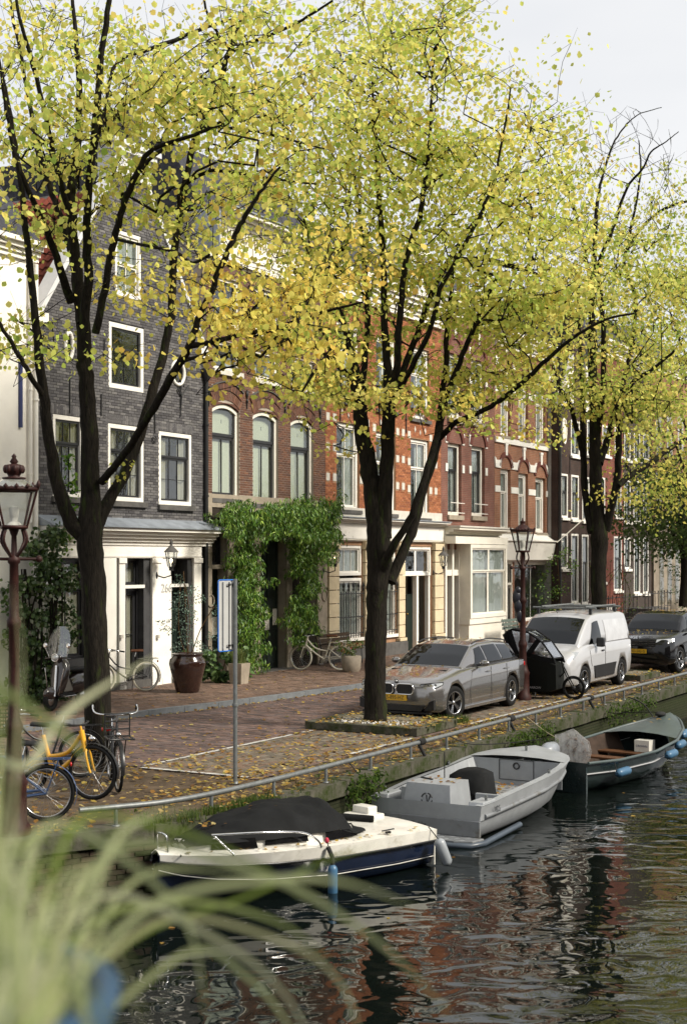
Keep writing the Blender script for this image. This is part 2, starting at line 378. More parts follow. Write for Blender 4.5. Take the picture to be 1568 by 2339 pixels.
# pits: (u0,u1,v0,v1)
PITS = [(22.15, 23.85, 10.95, 13.25), (34.9, 36.65, 10.9, 13.0)]
def in_pit(u, v): return any(a-.12<u<b_+.12 and c-.12<v<d+.12 for a,b_,c,d in PITS)
def pavers(parent, u0, u1, v0f, v1f, z, cols, along='v', n_ind=300, h=.03, skip=None, near=(20,13)):
    """rows of clay pavers; the nearest ones are objects of their own, the rest one mesh"""
    L_, B_ = .2, .1; g = .006; items = []
    if along == 'v':
        i = 0; u = u0
        while u < u1:
            a, c = v0f(u), v1f(u); off = (i%2)*L_/2; v = a - off
            while v < c:
                s, e = max(v, a), min(v+L_, c)
                if e-s > .04: items.append(((u+B_/2), (s+e)/2, B_-g, e-s-g))
                v += L_
            u += B_; i += 1
    else:
        a0 = min(v0f(u0), v0f(u1), v0f((u0+u1)/2)); c0 = max(v1f(u0), v1f(u1)); j = 0; v = a0
        while v < c0:
            u = u0-(j%2)*L_/2
            while u < u1:
                if v0f(u) <= v and v+B_ <= v1f(u): items.append((u+L_/2, v+B_/2, L_-g, B_-g))
                u += L_
            v += B_; j += 1
    if skip: items = [t for t in items if not skip(t[0], t[1])]
    P0 = [(t, W(t[0], t[1]).y) for t in items]; P0.sort(key=lambda q: q[1])
    full = [q[0] for q in P0 if abs(max(q[0][2],q[0][3])-(L_-g))<1e-6][:n_ind]; fs = set(full)
    meshes = []
    for c in cols:
        q = MB(); q.box((-.5,-.5,-h),(.5,.5,0), c, skip=('b',)); meshes.append(q.mesh('paver', MATS['paver_attr']))
    for t in full:
        place(random.choice(meshes), 'paver', parent, W(t[0], t[1], z+h*.15+random.uniform(-.003,.003)), (random.uniform(-.015,.015), random.uniform(-.01,.01), PHI), (t[2], t[3], 1))
    q = MB(); ux = W(1,0); vx = W(0,1)
    for t, _ in P0:
        if t in fs: continue
        c = random.choice(cols); j = random.uniform(.8,1.2); c = tuple(k*j for k in c); zz = z+h*.15+random.uniform(-.003,.003)
        p = W(t[0], t[1]); a = ux*t[2]/2; b2 = vx*t[3]/2; vs = [p-a-b2, p+a-b2, p+a+b2, p-a+b2]
        top = [Vector((k.x,k.y,zz+random.uniform(-.0015,.0015))) for k in vs]; bot = [Vector((k.x,k.y,z-h)) for k in vs]
        q.add(bot+top, [(4,5,6,7),(0,1,5,4),(1,2,6,5),(2,3,7,6),(3,0,4,7)], c)
    o = q.obj('pavers', MATS['paver_attr'], parent); tag(o, kind='stuff')
PC = [(.125,.086,.074),(.15,.10,.083),(.098,.073,.067),(.13,.092,.083),(.085,.067,.065)]
PK = [(.145,.12,.09),(.16,.11,.08),(.11,.095,.075),(.13,.105,.08),(.17,.145,.115)]
PS = [(.165,.108,.08),(.14,.094,.072),(.185,.122,.09),(.125,.088,.072),(.155,.11,.085)]
pavers(street, 16.9, 44, lambda u: 13.05, lambda u: kerb_v(u)-.03, 0, PC, 'v')
pavers(parking, 16.9, 40, lambda u: 10.95, lambda u: 12.95, 0, PK, 'u', skip=in_pit)
pavers(sidewalk, 17.5, 44, lambda u: kerb_v(u)+.14, lambda u: 20.35, .1, PS, 'v')
# painted / paler lines of stone between the bays
ln = MB()
for (ua,va,ub,vb) in [(17.0,12.99,22.0,12.99),(16.85,11.0,16.85,12.94),(19.6,10.9,21.9,10.9),(24.3,10.9,31,10.9),(31.6,10.88,34.6,10.88)]:
    d = (W(ub,vb)-W(ua,va)).normalized(); s = Vector((-d.y,d.x,0))*.045
    k = max(1, int((W(ub,vb)-W(ua,va)).length/.35)); 
    for i in range(k):
        if random.random() < .12: continue
        a = W(lerp(ua,ub,i/k),lerp(va,vb,i/k),.012); b2 = W(lerp(ua,ub,(i+.97)/k),lerp(va,vb,(i+.97)/k),.012)
        ln.add([a-s,a+s,b2+s,b2-s],[(0,3,2,1)])
mat('worn_white', (.42,.41,.39), .8, var=.4, scale=8)
tag(ln.obj('parking_lines', 'worn_white'), 'worn white lines marking the parking bays', 'road marking', kind='structure')
# kerb stones
kerb = thing('kerb', 'pale grey stone kerb between street and sidewalk', 'kerb', kind='structure')
mat('kerb_stone', (.15,.16,.17), .8, var=.25, scale=4, bump=.4, bscale=40)
km = None; u = 17.0; q = MB(); q.box((-.495,0,-.12),(.495,.15,.0)); km = q.mesh('kerb_stone', MATS['kerb_stone'])
q = MB()
def along_poly(fn, u0, u1, step):
    u = u0
    while u < u1:
        du = step
        for _ in range(3):
            a, b_ = W(u, fn(u)), W(u+du, fn(u+du)); du *= step/(b_-a).length
        yield W(u, fn(u)), W(u+du, fn(u+du)); u += du
for a, b_ in along_poly(kerb_v, 15.5, 62, 1.0):
    d = b_-a; mid = (a+b_)/2; place(km, 'kerb_stone', kerb, (mid.x, mid.y, .112+random.uniform(-.003,.003)), (0,0,math.atan2(d.y, d.x)))
# quay wall
def frame_wall(q, z0, z1, off, u0, u1, step=.5):
    for a, b_ in along_poly(edge_v, u0, u1, step): pass
quay = thing('quay_wall', 'old mossy brick quay wall with grey stone coping', 'quay wall', kind='structure')
brickmat('quay_brick', (.030,.026,.018), (.020,.021,.013), (.012,.012,.009), .21, .06)
bm_ = MATS['quay_brick']; n = bm_.node_tree.nodes; l = bm_.node_tree.links
z = n.new('ShaderNodeTexNoise'); z.inputs['Scale'].default_value = 1.1; z.inputs['Detail'].default_value = 7
r_ = n.new('ShaderNodeMapRange'); r_.inputs[1].default_value = .5; r_.inputs[2].default_value = .62; l.new(z.outputs[0], r_.inputs[0])
x_ = n.new('ShaderNodeMix'); x_.data_type = 'RGBA'; l.new(r_.outputs[0], x_.inputs['Factor'])
pb = n['Principled BSDF']; old = pb.inputs['Base Color'].links[0].from_socket; l.new(old, x_.inputs['A']); x_.inputs['B'].default_value = (.035,.05,.012,1); l.new(x_.outputs['Result'], pb.inputs['Base Color'])
q = MB(); pts = [W(u, edge_v(u)+.03) for u in us]
for a, b_ in zip(pts, pts[1:]):
    q.add([(a.x,a.y,-2.2),(b_.x,b_.y,-2.2),(b_.x,b_.y,-.02),(a.x,a.y,-.02)], [(0,1,2,3)])
q.obj('wall_face', bm_, quay)
QB = [(.040,.028,.019),(.032,.026,.017),(.024,.025,.013),(.045,.030,.022),(.022,.028,.010)]
segs = list(along_poly(edge_v, 11.6, 15.2, .22)); cnt = 0
meshes = []
for c in QB:
    t_ = MB(); t_.box((-.1,-.02,-.025),(.1,.04,.025), c, skip=('k',)); meshes.append(t_.mesh('brick', MATS['attr_rough']))
for j in range(10):
    for a, b_ in segs:
        d = b_-a; mid = (a+b_)/2 + (d*.5 if j%2 else d*0)
        place(random.choice(meshes), 'brick', quay, (mid.x, mid.y, -.25-j*.062), (0,0,math.atan2(d.y,d.x)))
mat('coping', (.085,.080,.062), .85, var=.45, scale=3, bump=.5, bscale=25, dirt=((.028,.038,.010), 1.8, .45))
t_ = MB(); t_.box((-.495,-.05,-.2),(.495,.34,.0)); cm_ = t_.mesh('coping_stone', MATS['coping'])
for a, b_ in along_poly(edge_v, 9.5, 60, 1.0):
    d = b_-a; mid = (a+b_)/2; place(cm_, 'coping_stone', quay, (mid.x, mid.y, .012+random.uniform(-.006,.006)), (0,0,math.atan2(d.y,d.x)))
# low mooring rail
rail = thing('mooring_rail', 'low grey steel tube rail running along the quay edge', 'rail')
rp = [(12.62,10.58),(12.75,10.50),(13.0,10.35),(13.5,10.08),(14.2,9.92),(15.2,9.84)]+[(u,9.80) for u in range(17,61,3)]
q = MB(); q.tube(smoothpath([W(u,v,.235) for u,v in rp], 4), .034, 10); q.obj('tube', 'galvanised', rail)
t_ = MB(); t_.tube([(0,0,-.02),(0,0,.21)], .024, 8); t_.lathe([(.05,0),(.05,.012),(.024,.014)], 10); pm = t_.mesh('post', MATS['galvanised'])
u = 13.0
while u < 60:
    place(pm, 'post', rail, W(u, interp(rp, u)[0], .012)); u += 1.32
# tree pits
mat('gravel_soil', (.17,.15,.11), .95, var=.5, scale=6, bump=.8, bscale=50)
for k, (a, b_, c, d) in enumerate(PITS):
    pit = thing('tree_pit', ['raised stone edged tree bed beside the grey estate car','raised stone edged tree bed between the white van and the black car'][k], 'tree bed', W(a,c), PHI, 'tree beds in the parking strip')
    for (p0, p1) in [((0,0,0),(b_-a,.14,.15)), ((0,d-c-.14,0),(b_-a,d-c,.15)), ((0,.142,0),(.14,d-c-.142,.149)), ((b_-a-.14,.142,0),(b_-a,d-c-.142,.149))]:
        t_ = MB(); t_.box(p0, p1); t_.obj('edge_stone', 'coping', pit, bevel=.012)
    t_ = MB(); nn = 14
    vs = [(lerp(.13,b_-a-.13,i/nn), lerp(.13,d-c-.13,j/nn), .115+.03*random.random()) for i in range(nn+1) for j in range(nn+1)]
    t_.add(vs, [(i*(nn+1)+j,(i+1)*(nn+1)+j,(i+1)*(nn+1)+j+1,i*(nn+1)+j+1) for i in range(nn) for j in range(nn)]); t_.smooth=True
    t_.obj('soil', 'gravel_soil', pit)
    if k == 0:
        t_ = MB()
        for _ in range(260):
            x = random.uniform(.1,.75); y = random.gauss(1.25,.45)
            if not .18<y<2.1: continue
            s = random.uniform(.012,.035); c0 = random.uniform(.25,.6)
            t_.ell((x+.1,y,.15), s, s*.8, s*.6, 6, 4, (c0,c0*.97,c0*.92))
        tag(t_.obj('pebbles', 'attr_rough', pit), kind='stuff')
# fallen leaves
FL = [(4,(.50,.34,.08)),(2.5,(.60,.48,.20)),(3,(.36,.19,.05)),(2.5,(.18,.10,.045)),(1,(.42,.40,.10))]
pts = []
def scat(n_, u0,u1,v0,v1,z, clump=0):
    k = 0
    while k < n_:
        u = u0+(u1-u0)*random.random(); v = v0+(v1-v0)*random.random()
        if v < edge_v(u)+.06: k += 1; continue
        pts.append(tuple(W(u,v,z(u,v) if callable(z) else z))); k += 1
zg = lambda u,v: (.16 if in_pit(u,v) else .02)+random.random()*.012
scat(900, 12, 17.5, 9.7, 14.5, zg); scat(1500, 14.5, 25, 9.7, 11.3, zg); scat(800, 17, 25, 11, 13.2, zg); scat(900, 24, 42, 9.7, 11.2, zg)
scat(500, 28, 34, 10.5, 13, zg); scat(130, 17, 40, 13.2, 16, zg); scat(140, 20, 35, 13.2, 16, zg)
scat(170, 19, 40, 16.5, 20, .125); scat(120, 22.3, 23.8, 11, 13.2, .165); scat(150,12,20,13,16.5,zg)
for a in np.linspace(17.5,40,420): pts.append(tuple(W(a, kerb_v(a)-.03-random.random()*.12, .02)))
n_ = len(pts)
fr = leaf_frames(n_, 0); nrm = RNG.normal(size=(n_,3))*.22; nrm[:,2] = 1; nrm /= np.linalg.norm(nrm,axis=1)[:,None]
tt = np.cross(nrm, RNG.normal(size=(n_,3))); tt /= np.linalg.norm(tt,axis=1)[:,None]; fr = np.stack([np.cross(tt,nrm), tt, nrm], axis=2)
o = leaf_obj('fallen_leaves', pts, RNG.uniform(.035,.10,n_), leaf_cols(n_, FL, jit=.25), MATS['leaf'], frames=fr); tag(o, 'yellow and brown fallen leaves scattered over quay and street', 'leaves', kind='stuff')
# leaves floating on the water
wp = [tuple(W(random.uniform(8,34), random.uniform(-2,9.5), ZW+.004)) for _ in range(60)]; n_=60
nrm = np.tile([0,0,1.],(n_,1)); tt = RNG.normal(size=(n_,3)); tt[:,2]=0; tt /= np.linalg.norm(tt,axis=1)[:,None]
o = leaf_obj('floating_leaves', wp, RNG.uniform(.05,.09,n_), leaf_cols(n_, FL), MATS['leaf'], frames=np.stack([np.cross(tt,nrm),tt,nrm],axis=2)); tag(o, 'yellow leaves floating on the dark water', 'leaves', kind='stuff')
# weeds and tufts on the quay edge
def tuft(q, c, n, h, spread, cols, lean=.5, w=.006):
    for _ in range(n):
        a = random.uniform(0,2*pi); hh = h*random.uniform(.5,1.1); L_ = random.uniform(.2,1)*lean*hh
        b0 = Vector(c)+Vector((random.gauss(0,spread),random.gauss(0,spread),0)); d = Vector((math.cos(a),math.sin(a),0)); s = Vector((-d.y,d.x,0))*w
        p1 = b0+d*L_*.4+Vector((0,0,hh*.6)); p2 = b0+d*L_+Vector((0,0,hh*(1-.3*lean)))
        q.add([b0-s,b0+s,p1+s*.8,p1-s*.8,p2], [(0,1,2,3),(3,2,4)], random.choice(cols))
GC = [(.07,.12,.02),(.10,.14,.03),(.05,.09,.02),(.14,.15,.05)]
q = MB()
for _ in range(150):
    u = random.uniform(12.5,42); tuft(q, W(u, edge_v(u)+random.choice([.02,.35,.5,.7,1.0])+random.uniform(-.03,.03), .0), 14, random.uniform(.03,.10), .04, GC)
for _ in range(60):
    u = random.uniform(13.2,15.4); tuft(q, W(u, edge_v(u)+random.uniform(0,.2), .0), 16, .14, .05, GC)
for _ in range(30):
    u = random.uniform(24.0,24.6); tuft(q, W(u, random.uniform(11,11.6), .0), 10, .2, .04, GC)
o = q.obj('weeds', MATS['leaf']); tag(o, 'green grass tufts and weeds growing along the quay stones', 'weeds', kind='stuff')
# hanging plants on wall
def hang(name, label, u0, u1, n, zlo, zhi, cat='plant', out=.22):
    c = []; 
    for _ in range(n):
        u = random.uniform(u0,u1); c.append(tuple(W(u, edge_v(u)-random.uniform(0,out), random.uniform(zlo,zhi)*random.random()**.6)))
    t0 = thing(name, label, cat, W((u0+u1)/2, edge_v(u0)), group='plants growing from the quay wall')
    o = leaf_obj('foliage', np.array(c)-np.array(t0.location), RNG.uniform(.04,.10,n), leaf_cols(n, [(3,(.06,.11,.02)),(2,(.11,.16,.03)),(1,(.035,.06,.015))]), MATS['leaf'], t0, small=True, wid=.7)
    tag(o, kind='stuff')
hang('wall_plant', 'green weeds hanging from the quay wall behind the covered motorboat', 17.2, 18.2, 420, -.55, .1)
hang('wall_plant', 'mossy creeper on the quay wall near the ship wheel boat', 22.8, 25.2, 500, -.5, .05)
hang('wall_plant', 'low ferns on the quay wall at the far end by the sloop bow', 28.2, 31.5, 500, -.5, .1)
# ================================================================== HOUSES
def wall_mb(xl, xr, zb, openings, th=.3, y0=0.0, q=None):
    """xl, xr: functions of z; zb: sorted z breaks; openings: (x0,x1,z0,z1)"""
    q = q or MB(); zs = sorted(set([round(z,4) for z in zb]+[round(z,4) for o in openings for z in (o[2],o[3]) if zb[0]<z<zb[-1]]))
    for z0, z1 in zip(zs, zs[1:]):
        zm = (z0+z1)/2; cuts = sorted([(o[0],o[1]) for o in openings if o[2] < zm < o[3]])
        segs = []; cur = None
        for a, b_ in cuts:
            segs.append((cur, a)); cur = b_
        segs.append((cur, None))
        for a, b_ in segs:
            a0 = xl(z0) if a is None else a; a1 = xl(z1) if a is None else a
            b0 = xr(z0) if b_ is None else b_; b1 = xr(z1) if b_ is None else b_
            if b0-a0 < .01 and b1-a1 < .01: continue
            q.add([(a0,y0,z0),(b0,y0,z0),(b0,y0+th,z0),(a0,y0+th,z0),(a1,y0,z1),(b1,y0,z1),(b1,y0+th,z1),(a1,y0+th,z1)],
                  [(0,3,2,1),(4,5,6,7),(0,1,5,4),(1,2,6,5),(2,3,7,6),(3,0,4,7)])
    return q
def bricks(parent, xl, xr, z0, z1, openings, cols, bw=.21, bh=.065, j=.010, proud=.008, n_ind=300, m='attr_rough', skip=None, rough=0):
    meshes = []
    for c in cols:
        t = MB(); t.box((-.5,-proud,-.5),(.5,.01,.5), c, skip=('k',)); meshes.append(t.mesh('brick', MATS[m]))
    rows = int((z1-z0)/bh); q = MB(); ind = 0
    for r in range(rows):
        za = z0+r*bh; zb = za+bh-j; zm = za+bh/2; a, e = max(xl(za), xl(zb)), min(xr(za), xr(zb))
        cuts = sorted([(o[0],o[1]) for o in openings if o[2] < zb+.004 and o[3] > za-.004])
        x = a-(bw/2 if r%2 else 0)
        while x < e:
            s, f = max(x, a), min(x+bw-j, e); x += bw
            parts_ = [(s,f)]
            for c0, c1 in cuts:
                np_ = []
                for (p, k) in parts_:
                    if k <= c0 or p >= c1: np_.append((p,k)); continue
                    if p < c0-.02: np_.append((p, c0))
                    if k > c1+.02: np_.append((c1, k))
                parts_ = np_
            for (p, k) in parts_:
                if k-p < .025: continue
                if skip and skip((p+k)/2, zm): continue
                if ind < n_ind and abs((k-p)-(bw-j)) < .004 and random.random() < .3:
                    place(random.choice(meshes), 'brick', parent, ((p+k)/2, random.uniform(-rough, 0), zm-j/2), None, (k-p, 1, bh-j)); ind += 1
                else:
                    c = random.choice(cols); g = random.uniform(.82,1.18); dy = random.uniform(-rough,0)
                    q.box((p,-proud+dy,za),(k,.004,zb), tuple(v*g for v in c), skip=('k',))
    tag(q.obj('brickwork', m, parent), kind='stuff')
def ring_boxes(q, x0,x1,z0,z1,w_,y0,y1,wb=None):
    wb = wb or w_
    q.box((x0,y0,z0),(x1,y1,z0+wb)); q.box((x0,y0,z1-w_),(x1,y1,z1)); q.box((x0,y0,z0+wb),(x0+w_,y1,z1-w_)); q.box((x1-w_,y0,z0+wb),(x1,y1,z1-w_))
def curtain_mb(x0,x1,z0,z1,y,amp=.03,k=26):
    q = MB(); vs = []
    for i in range(k+1):
        x = lerp(x0,x1,i/k); yy = y+amp*math.sin(i*1.9)+amp*.5*math.sin(i*.7)
        vs += [(x,yy,z0),(x,yy,z1)]
    q.smooth = True; q.add(vs, [(2*i,2*i+2,2*i+3,2*i+1) for i in range(k)]); return q
def window(par, x0,x1,z0,z1, y=.12, fw=.09, fm='white_paint', sm='dark_paint', split=.5, cu=(2,2), cl=(2,2), curtain=None, sill=None, glass='window_glass', ft=.1, label=None, sash=.05, mw=.022):
    """casing + two sashes; cu/cl = (columns, rows) of panes above / below the split"""
    q = MB(); ring_boxes(q, x0,x1,z0,z1,fw,y-.03,y+ft); wn = q.obj('window', fm, par, bevel=.006)
    if label: wn['label'] = label
    ix0, ix1, iz0, iz1 = x0+fw, x1-fw, z0+fw, z1-fw; zs = lerp(iz0, iz1, 1-split)
    parts_ = [(iz0, zs, y+.035, cl), (zs, iz1, y+.005, cu)] if split > 0 else [(iz0, iz1, y+.02, cl)]
    q = MB(); panes = []
    for (a, b_, yy, (nc, nr)) in parts_:
        ring_boxes(q, ix0,ix1,a,b_,sash,yy,yy+.035)
        gx0, gx1, ga, gb = ix0+sash, ix1-sash, a+sash, b_-sash
        for i in range(1,nc): xx = lerp(gx0,gx1,i/nc); q.box((xx-mw/2,yy+.004,ga),(xx+mw/2,yy+.03,gb))
        for j in range(1,nr):
            zz = lerp(ga,gb,j/nr)
            for i in range(nc): q.box((lerp(gx0,gx1,i/nc)+mw/2*(i>0),yy+.006,zz-mw/2),(lerp(gx0,gx1,(i+1)/nc)-mw/2*(i<nc-1),yy+.028,zz+mw/2))
        for i in range(nc):
            for j in range(nr):
                panes.append((lerp(gx0,gx1,(i+.5)/nc), yy+.018, lerp(ga,gb,(j+.5)/nr), (gx1-gx0)/nc-(mw if nc>1 else 0), (gb-ga)/nr-(mw if nr>1 else 0)))
    s_ = q.obj('sash', sm, wn)
    if '_pane' not in globals():
        t = MB(); t.box((-.5,-.003,-.5),(.5,.003,.5)); globals()['_pane'] = {}
    for (px,py,pz,sx,sz) in panes:
        if glass not in _pane:
            t = MB(); t.box((-.5,-.003,-.5),(.5,.003,.5)); _pane[glass] = t.mesh('pane', MATS[glass])
        place(_pane[glass], 'pane', wn, (px,py,pz), (random.uniform(-.012,.012),0,random.uniform(-.02,.02)), (sx,1,sz))
    if curtain:
        km, fr_ = curtain if isinstance(curtain, tuple) else (curtain, 'full')
        yy = y+.11
        if fr_ == 'full': curtain_mb(ix0,ix1,iz0,iz1,yy).obj('curtain', km, wn)
        elif fr_ == 'blind':
            t = MB(); t.box((ix0,yy,iz0),(ix1,yy+.01,iz1)); t.obj('blind', km, wn)
        elif fr_ == 'sides':
            wdt = (ix1-ix0)*.28
            curtain_mb(ix0,ix0+wdt,iz0,iz1,yy,k=9).obj('curtain', km, wn); curtain_mb(ix1-wdt,ix1,iz0,iz1,yy,k=9).obj('curtain', km, wn)
        elif fr_ == 'right': curtain_mb(lerp(ix0,ix1,.5),ix1,iz0,iz1,yy,k=12).obj('curtain', km, wn)
        elif fr_ == 'low': curtain_mb(ix0,ix1,iz0,lerp(iz0,iz1,.4),yy).obj('curtain', km, wn)
    if sill:
        t = MB(); t.box((x0-.06,-.09,z0-sill[1]),(x1+.06,y-.032,z0-.002)); t.obj('sill', sill[0], wn, bevel=.008)
    return wn
def arch_pts(x0, x1, zs, rise, n=12, off=0):
    c = (x0+x1)/2; hw = (x1-x0)/2; r = (hw*hw+rise*rise)/(2*rise); zc = zs+rise-r; a0 = math.asin(min(1,hw/r))
    return [(c+(r+off)*math.sin(lerp(-a0,a0,i/n)), zc+(r+off)*math.cos(lerp(-a0,a0,i/n))) for i in range(n+1)]
def arch_fill(q, x0,x1,zs,rise,ztop,y0,y1,n=12):
    p = arch_pts(x0,x1,zs,rise,n)
    for a, b_ in zip(p, p[1:]):
        if ztop-max(a[1],b_[1]) < .001: b_ = (b_[0], min(b_[1], ztop-.001)); a = (a[0], min(a[1], ztop-.001))
        q.prism([a, b_, (b_[0],ztop), (a[0],ztop)], 'y', y0, y1)
def arch_band(q, x0,x1,zs,rise,t0,t1,y0,y1,n=12,col=None):
    a = arch_pts(x0,x1,zs,rise,n,t0); b_ = arch_pts(x0,x1,zs,rise,n,t1)
    for i in range(n): q.prism([a[i],a[i+1],b_[i+1],b_[i]], 'y', y0, y1, col)
def voussoirs(parent, x0,x1,zs,rise,t0,t1,y0,y1,cols,w_=.065, m='attr_rough'):
    q = MB(); hw=(x1-x0)/2; n = max(5, int((x1-x0)*1.05/w_))
    a = arch_pts(x0,x1,zs,rise,n,t0); b_ = arch_pts(x0,x1,zs,rise,n,t1)
    for i in range(n):
        f = .07; c = random.choice(cols); g = random.uniform(.8,1.2)
        L2 = lambda p,k,t: (lerp(p[0],k[0],t), lerp(p[1],k[1],t))
        q.prism([L2(a[i],a[i+1],f),L2(a[i],a[i+1],1-f),L2(b_[i],b_[i+1],1-f),L2(b_[i],b_[i+1],f)], 'y', y0, y1, tuple(v*g for v in c))
    return q.obj('brick_arch', m, parent)
def anchor(parent, x, z, h=.55, fancy=False):
    q = MB(); q.tube([(x,-.03,z-h/2),(x,-.035,z+h/2)], .016, 6)
    if fancy:
        q.ell((x,-.04,z+h*.25),.05,.02,.09,8,6); q.ell((x,-.04,z-h*.1),.035,.02,.06,8,6)
        q.tube([(x-.07,-.035,z+h*.42),(x,-.035,z+h*.3),(x+.07,-.035,z+h*.42)],.012,5)
    q.obj('wall_anchor', 'black_iron', parent)
def cornice(parent, x0, x1, z0, z1, depth, m='white_paint', name='cornice', steps=4, xo=.0, y=0):
    q = MB()
    for i in range(steps):
        t0, t1 = i/steps, (i+1)/steps; d = depth*(.25+.75*(i/(steps-1))**1.3 if steps>1 else 1)
        q.box((x0-xo*t1, y-d, lerp(z0,z1,t0)), (x1+xo*t1, y+.05-.002*i, lerp(z0,z1,t1)-.004))
    return q.obj(name, m, parent)
def shell(parent, w_, depth, z1, side='grey_plaster', left=True, right=True, name='side_wall'):
    q = MB()
    if left: q.box((0.002,.302,-.3),(.25,depth,z1))
    if right: q.box((w_-.25,.302,-.3),(w_-.002,depth,z1))
    q.box((.252,depth-.25,-.3),(w_-.252,depth-.002,z1)); q.obj(name, side, parent)
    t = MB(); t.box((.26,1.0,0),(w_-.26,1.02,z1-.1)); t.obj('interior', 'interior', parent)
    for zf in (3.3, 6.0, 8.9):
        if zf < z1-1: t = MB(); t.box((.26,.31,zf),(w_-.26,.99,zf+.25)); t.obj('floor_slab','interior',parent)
mat('grey_plaster', (.34,.33,.31), .85, var=.2, scale=1.3, bump=.2)
mat('mortar_dark', (.06,.06,.062), .95, var=.2)
mat('mortar_light', (.36,.31,.26), .95, var=.2)
mat('mortar_orange', (.34,.20,.12), .95, var=.2)
def house(name, label, xl, xr, V=VF, cat='house'):
    u0 = FU(xl, V); t = thing(name, label, cat, W(u0, V), PHI); return t, FU(xr, V)-u0, (lambda x: FU(x, V)-u0), (lambda x, y: FZ(x, y, V))
PBL = lambda v: (lambda z: v)
def downpipe(parent, x, z0, z1, m='black_iron', r=.045, hopper=True, y=-.08):
    q = MB(); q.tube([(x,y,z0),(x,y,z1)], r, 10)
    z = z0+1
    while z < z1: q.tube([(x,y,z),(x,y,z+.04)], r*1.35, 10); z += 1.8
    if hopper: q.lathe([(r,z1-.02),(r*2.6,z1+.2),(r*2.6,z1+.3)], 12, (x,y,0))
    q.obj('drainpipe', m, parent)
# ------------------------------------------------------------------ 0 white house at far left
h, w_, X, Z = house('white_house', 'plain white rendered house behind the crowned street lamp', -420, 82.5, VF-.03)
op = [(w_-4.9,w_-3.9,5.0,6.8),(w_-4.9,w_-3.9,1.0,2.9)]
wall_mb(PBL(0), PBL(w_), [0,3.6,9.75], op).obj('wall', 'white_stucco', h)
shell(h, w_, 9, 9.7, 'white_stucco')
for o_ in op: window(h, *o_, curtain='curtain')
cornice(h, 0, w_, 9.45, 9.85, .3, 'white_paint')
q = MB(); q.prism([(-.2,9.85),(1.6,11.9),(7,11.9),(9,9.85)], 'x', 0, w_); q.obj('roof', 'slate', h)
downpipe(h, w_-.10, .1, 9.4, 'white_paint', .055, False)
downpipe(h, w_-.26, 3.9, 9.4, 'white_paint', .04, False)
q = MB(); q.box((w_-.55,-.06,5.9),(w_-.48,.0,7.6)); q.obj('blue_shutter_edge', mat('deep_blue',(.02,.03,.12),.4), h)
# ------------------------------------------------------------------ 1 grey brick gabled house
h1, w1, X, Z = house('grey_gabled_house', 'dark grey painted brick house with pointed gable and white shopfront', 83.5, 470)
gl, gr, gz, zs0 = w1*.36, w1*.66, 12.0, 8.25
slopeL = lambda z: 0 if z < zs0 else lerp(0, w1*.42, min(1,(z-zs0)/(gz-zs0)))
slopeR = lambda z: w1 if z < zs0 else lerp(w1, w1*.60, min(1,(z-zs0)/(gz-zs0)))
W1 = [(X(120),X(190),Z(120,1133),Z(120,945)), (X(246),X(328),Z(246,1143),Z(246,966)), (X(362),X(437),Z(362,1152),Z(362,984)),
      (X(248),X(328),Z(248,884),Z(248,733)), (X(262),X(322),Z(262,672),Z(262,522))]
zg0 = 3.95
ov = [(X(147),X(165),Z(155,822),Z(155,757)), (X(389),X(420),Z(400,880),Z(400,822))]
zb = [0, zg0, zs0]+[lerp(zs0,gz,i/8) for i in range(1,9)]
opn = W1+[(a,b_,c,d) for a,b_,c,d in ov]
# ground floor white shopfront openings
g1 = (X(281),X(328),.28,Z(281,1277)); g2 = (X(388),X(428),.1,Z(388,1278)); g0 = (X(100),X(205),.9,Z(150,1277))
wall_mb(slopeL, slopeR, zb, opn+[g0,g1,g2]).obj('wall', 'mortar_dark', h1)
GB = [(.105,.100,.102),(.125,.120,.122),(.085,.081,.085),(.155,.148,.146)]
def in_oval(x,z): return any(((x-(a+b_)/2)/((b_-a)/2+.05))**2+((z-(c+d)/2)/((d-c)/2+.05))**2 < 1 for a,b_,c,d in ov)
bricks(h1, slopeL, slopeR, zg0+.12, gz, W1, GB, proud=.012, skip=in_oval, rough=.006)
for i, o_ in enumerate(W1[:3]):
    window(h1, *o_, y=.03, fw=.1, split=.33, cu=(4 if i==1 else 3,1), cl=(4 if i==1 else 3,2), sill=('dark_stone',.13), curtain=('curtain','sides'), mw=.016)
    q = MB(); n_=int((o_[1]-o_[0]+.2)/.07)
    for k in range(n_): q.box((o_[0]-.1+k*.07,-.016,o_[3]+.01),(o_[0]-.1+k*.07+.06,.0,o_[3]+.22), random.choice(GB), skip=('k',))
    q.obj('brick_lintel','attr_rough',h1)
window(h1, *W1[3], y=.03, fw=.11, split=.38, cu=(1,1), cl=(2,2), mw=.016)
window(h1, *W1[4], y=.03, fw=.09, split=.5, cu=(2,1), cl=(2,1), sm='white_paint', curtain='sheer_curtain')
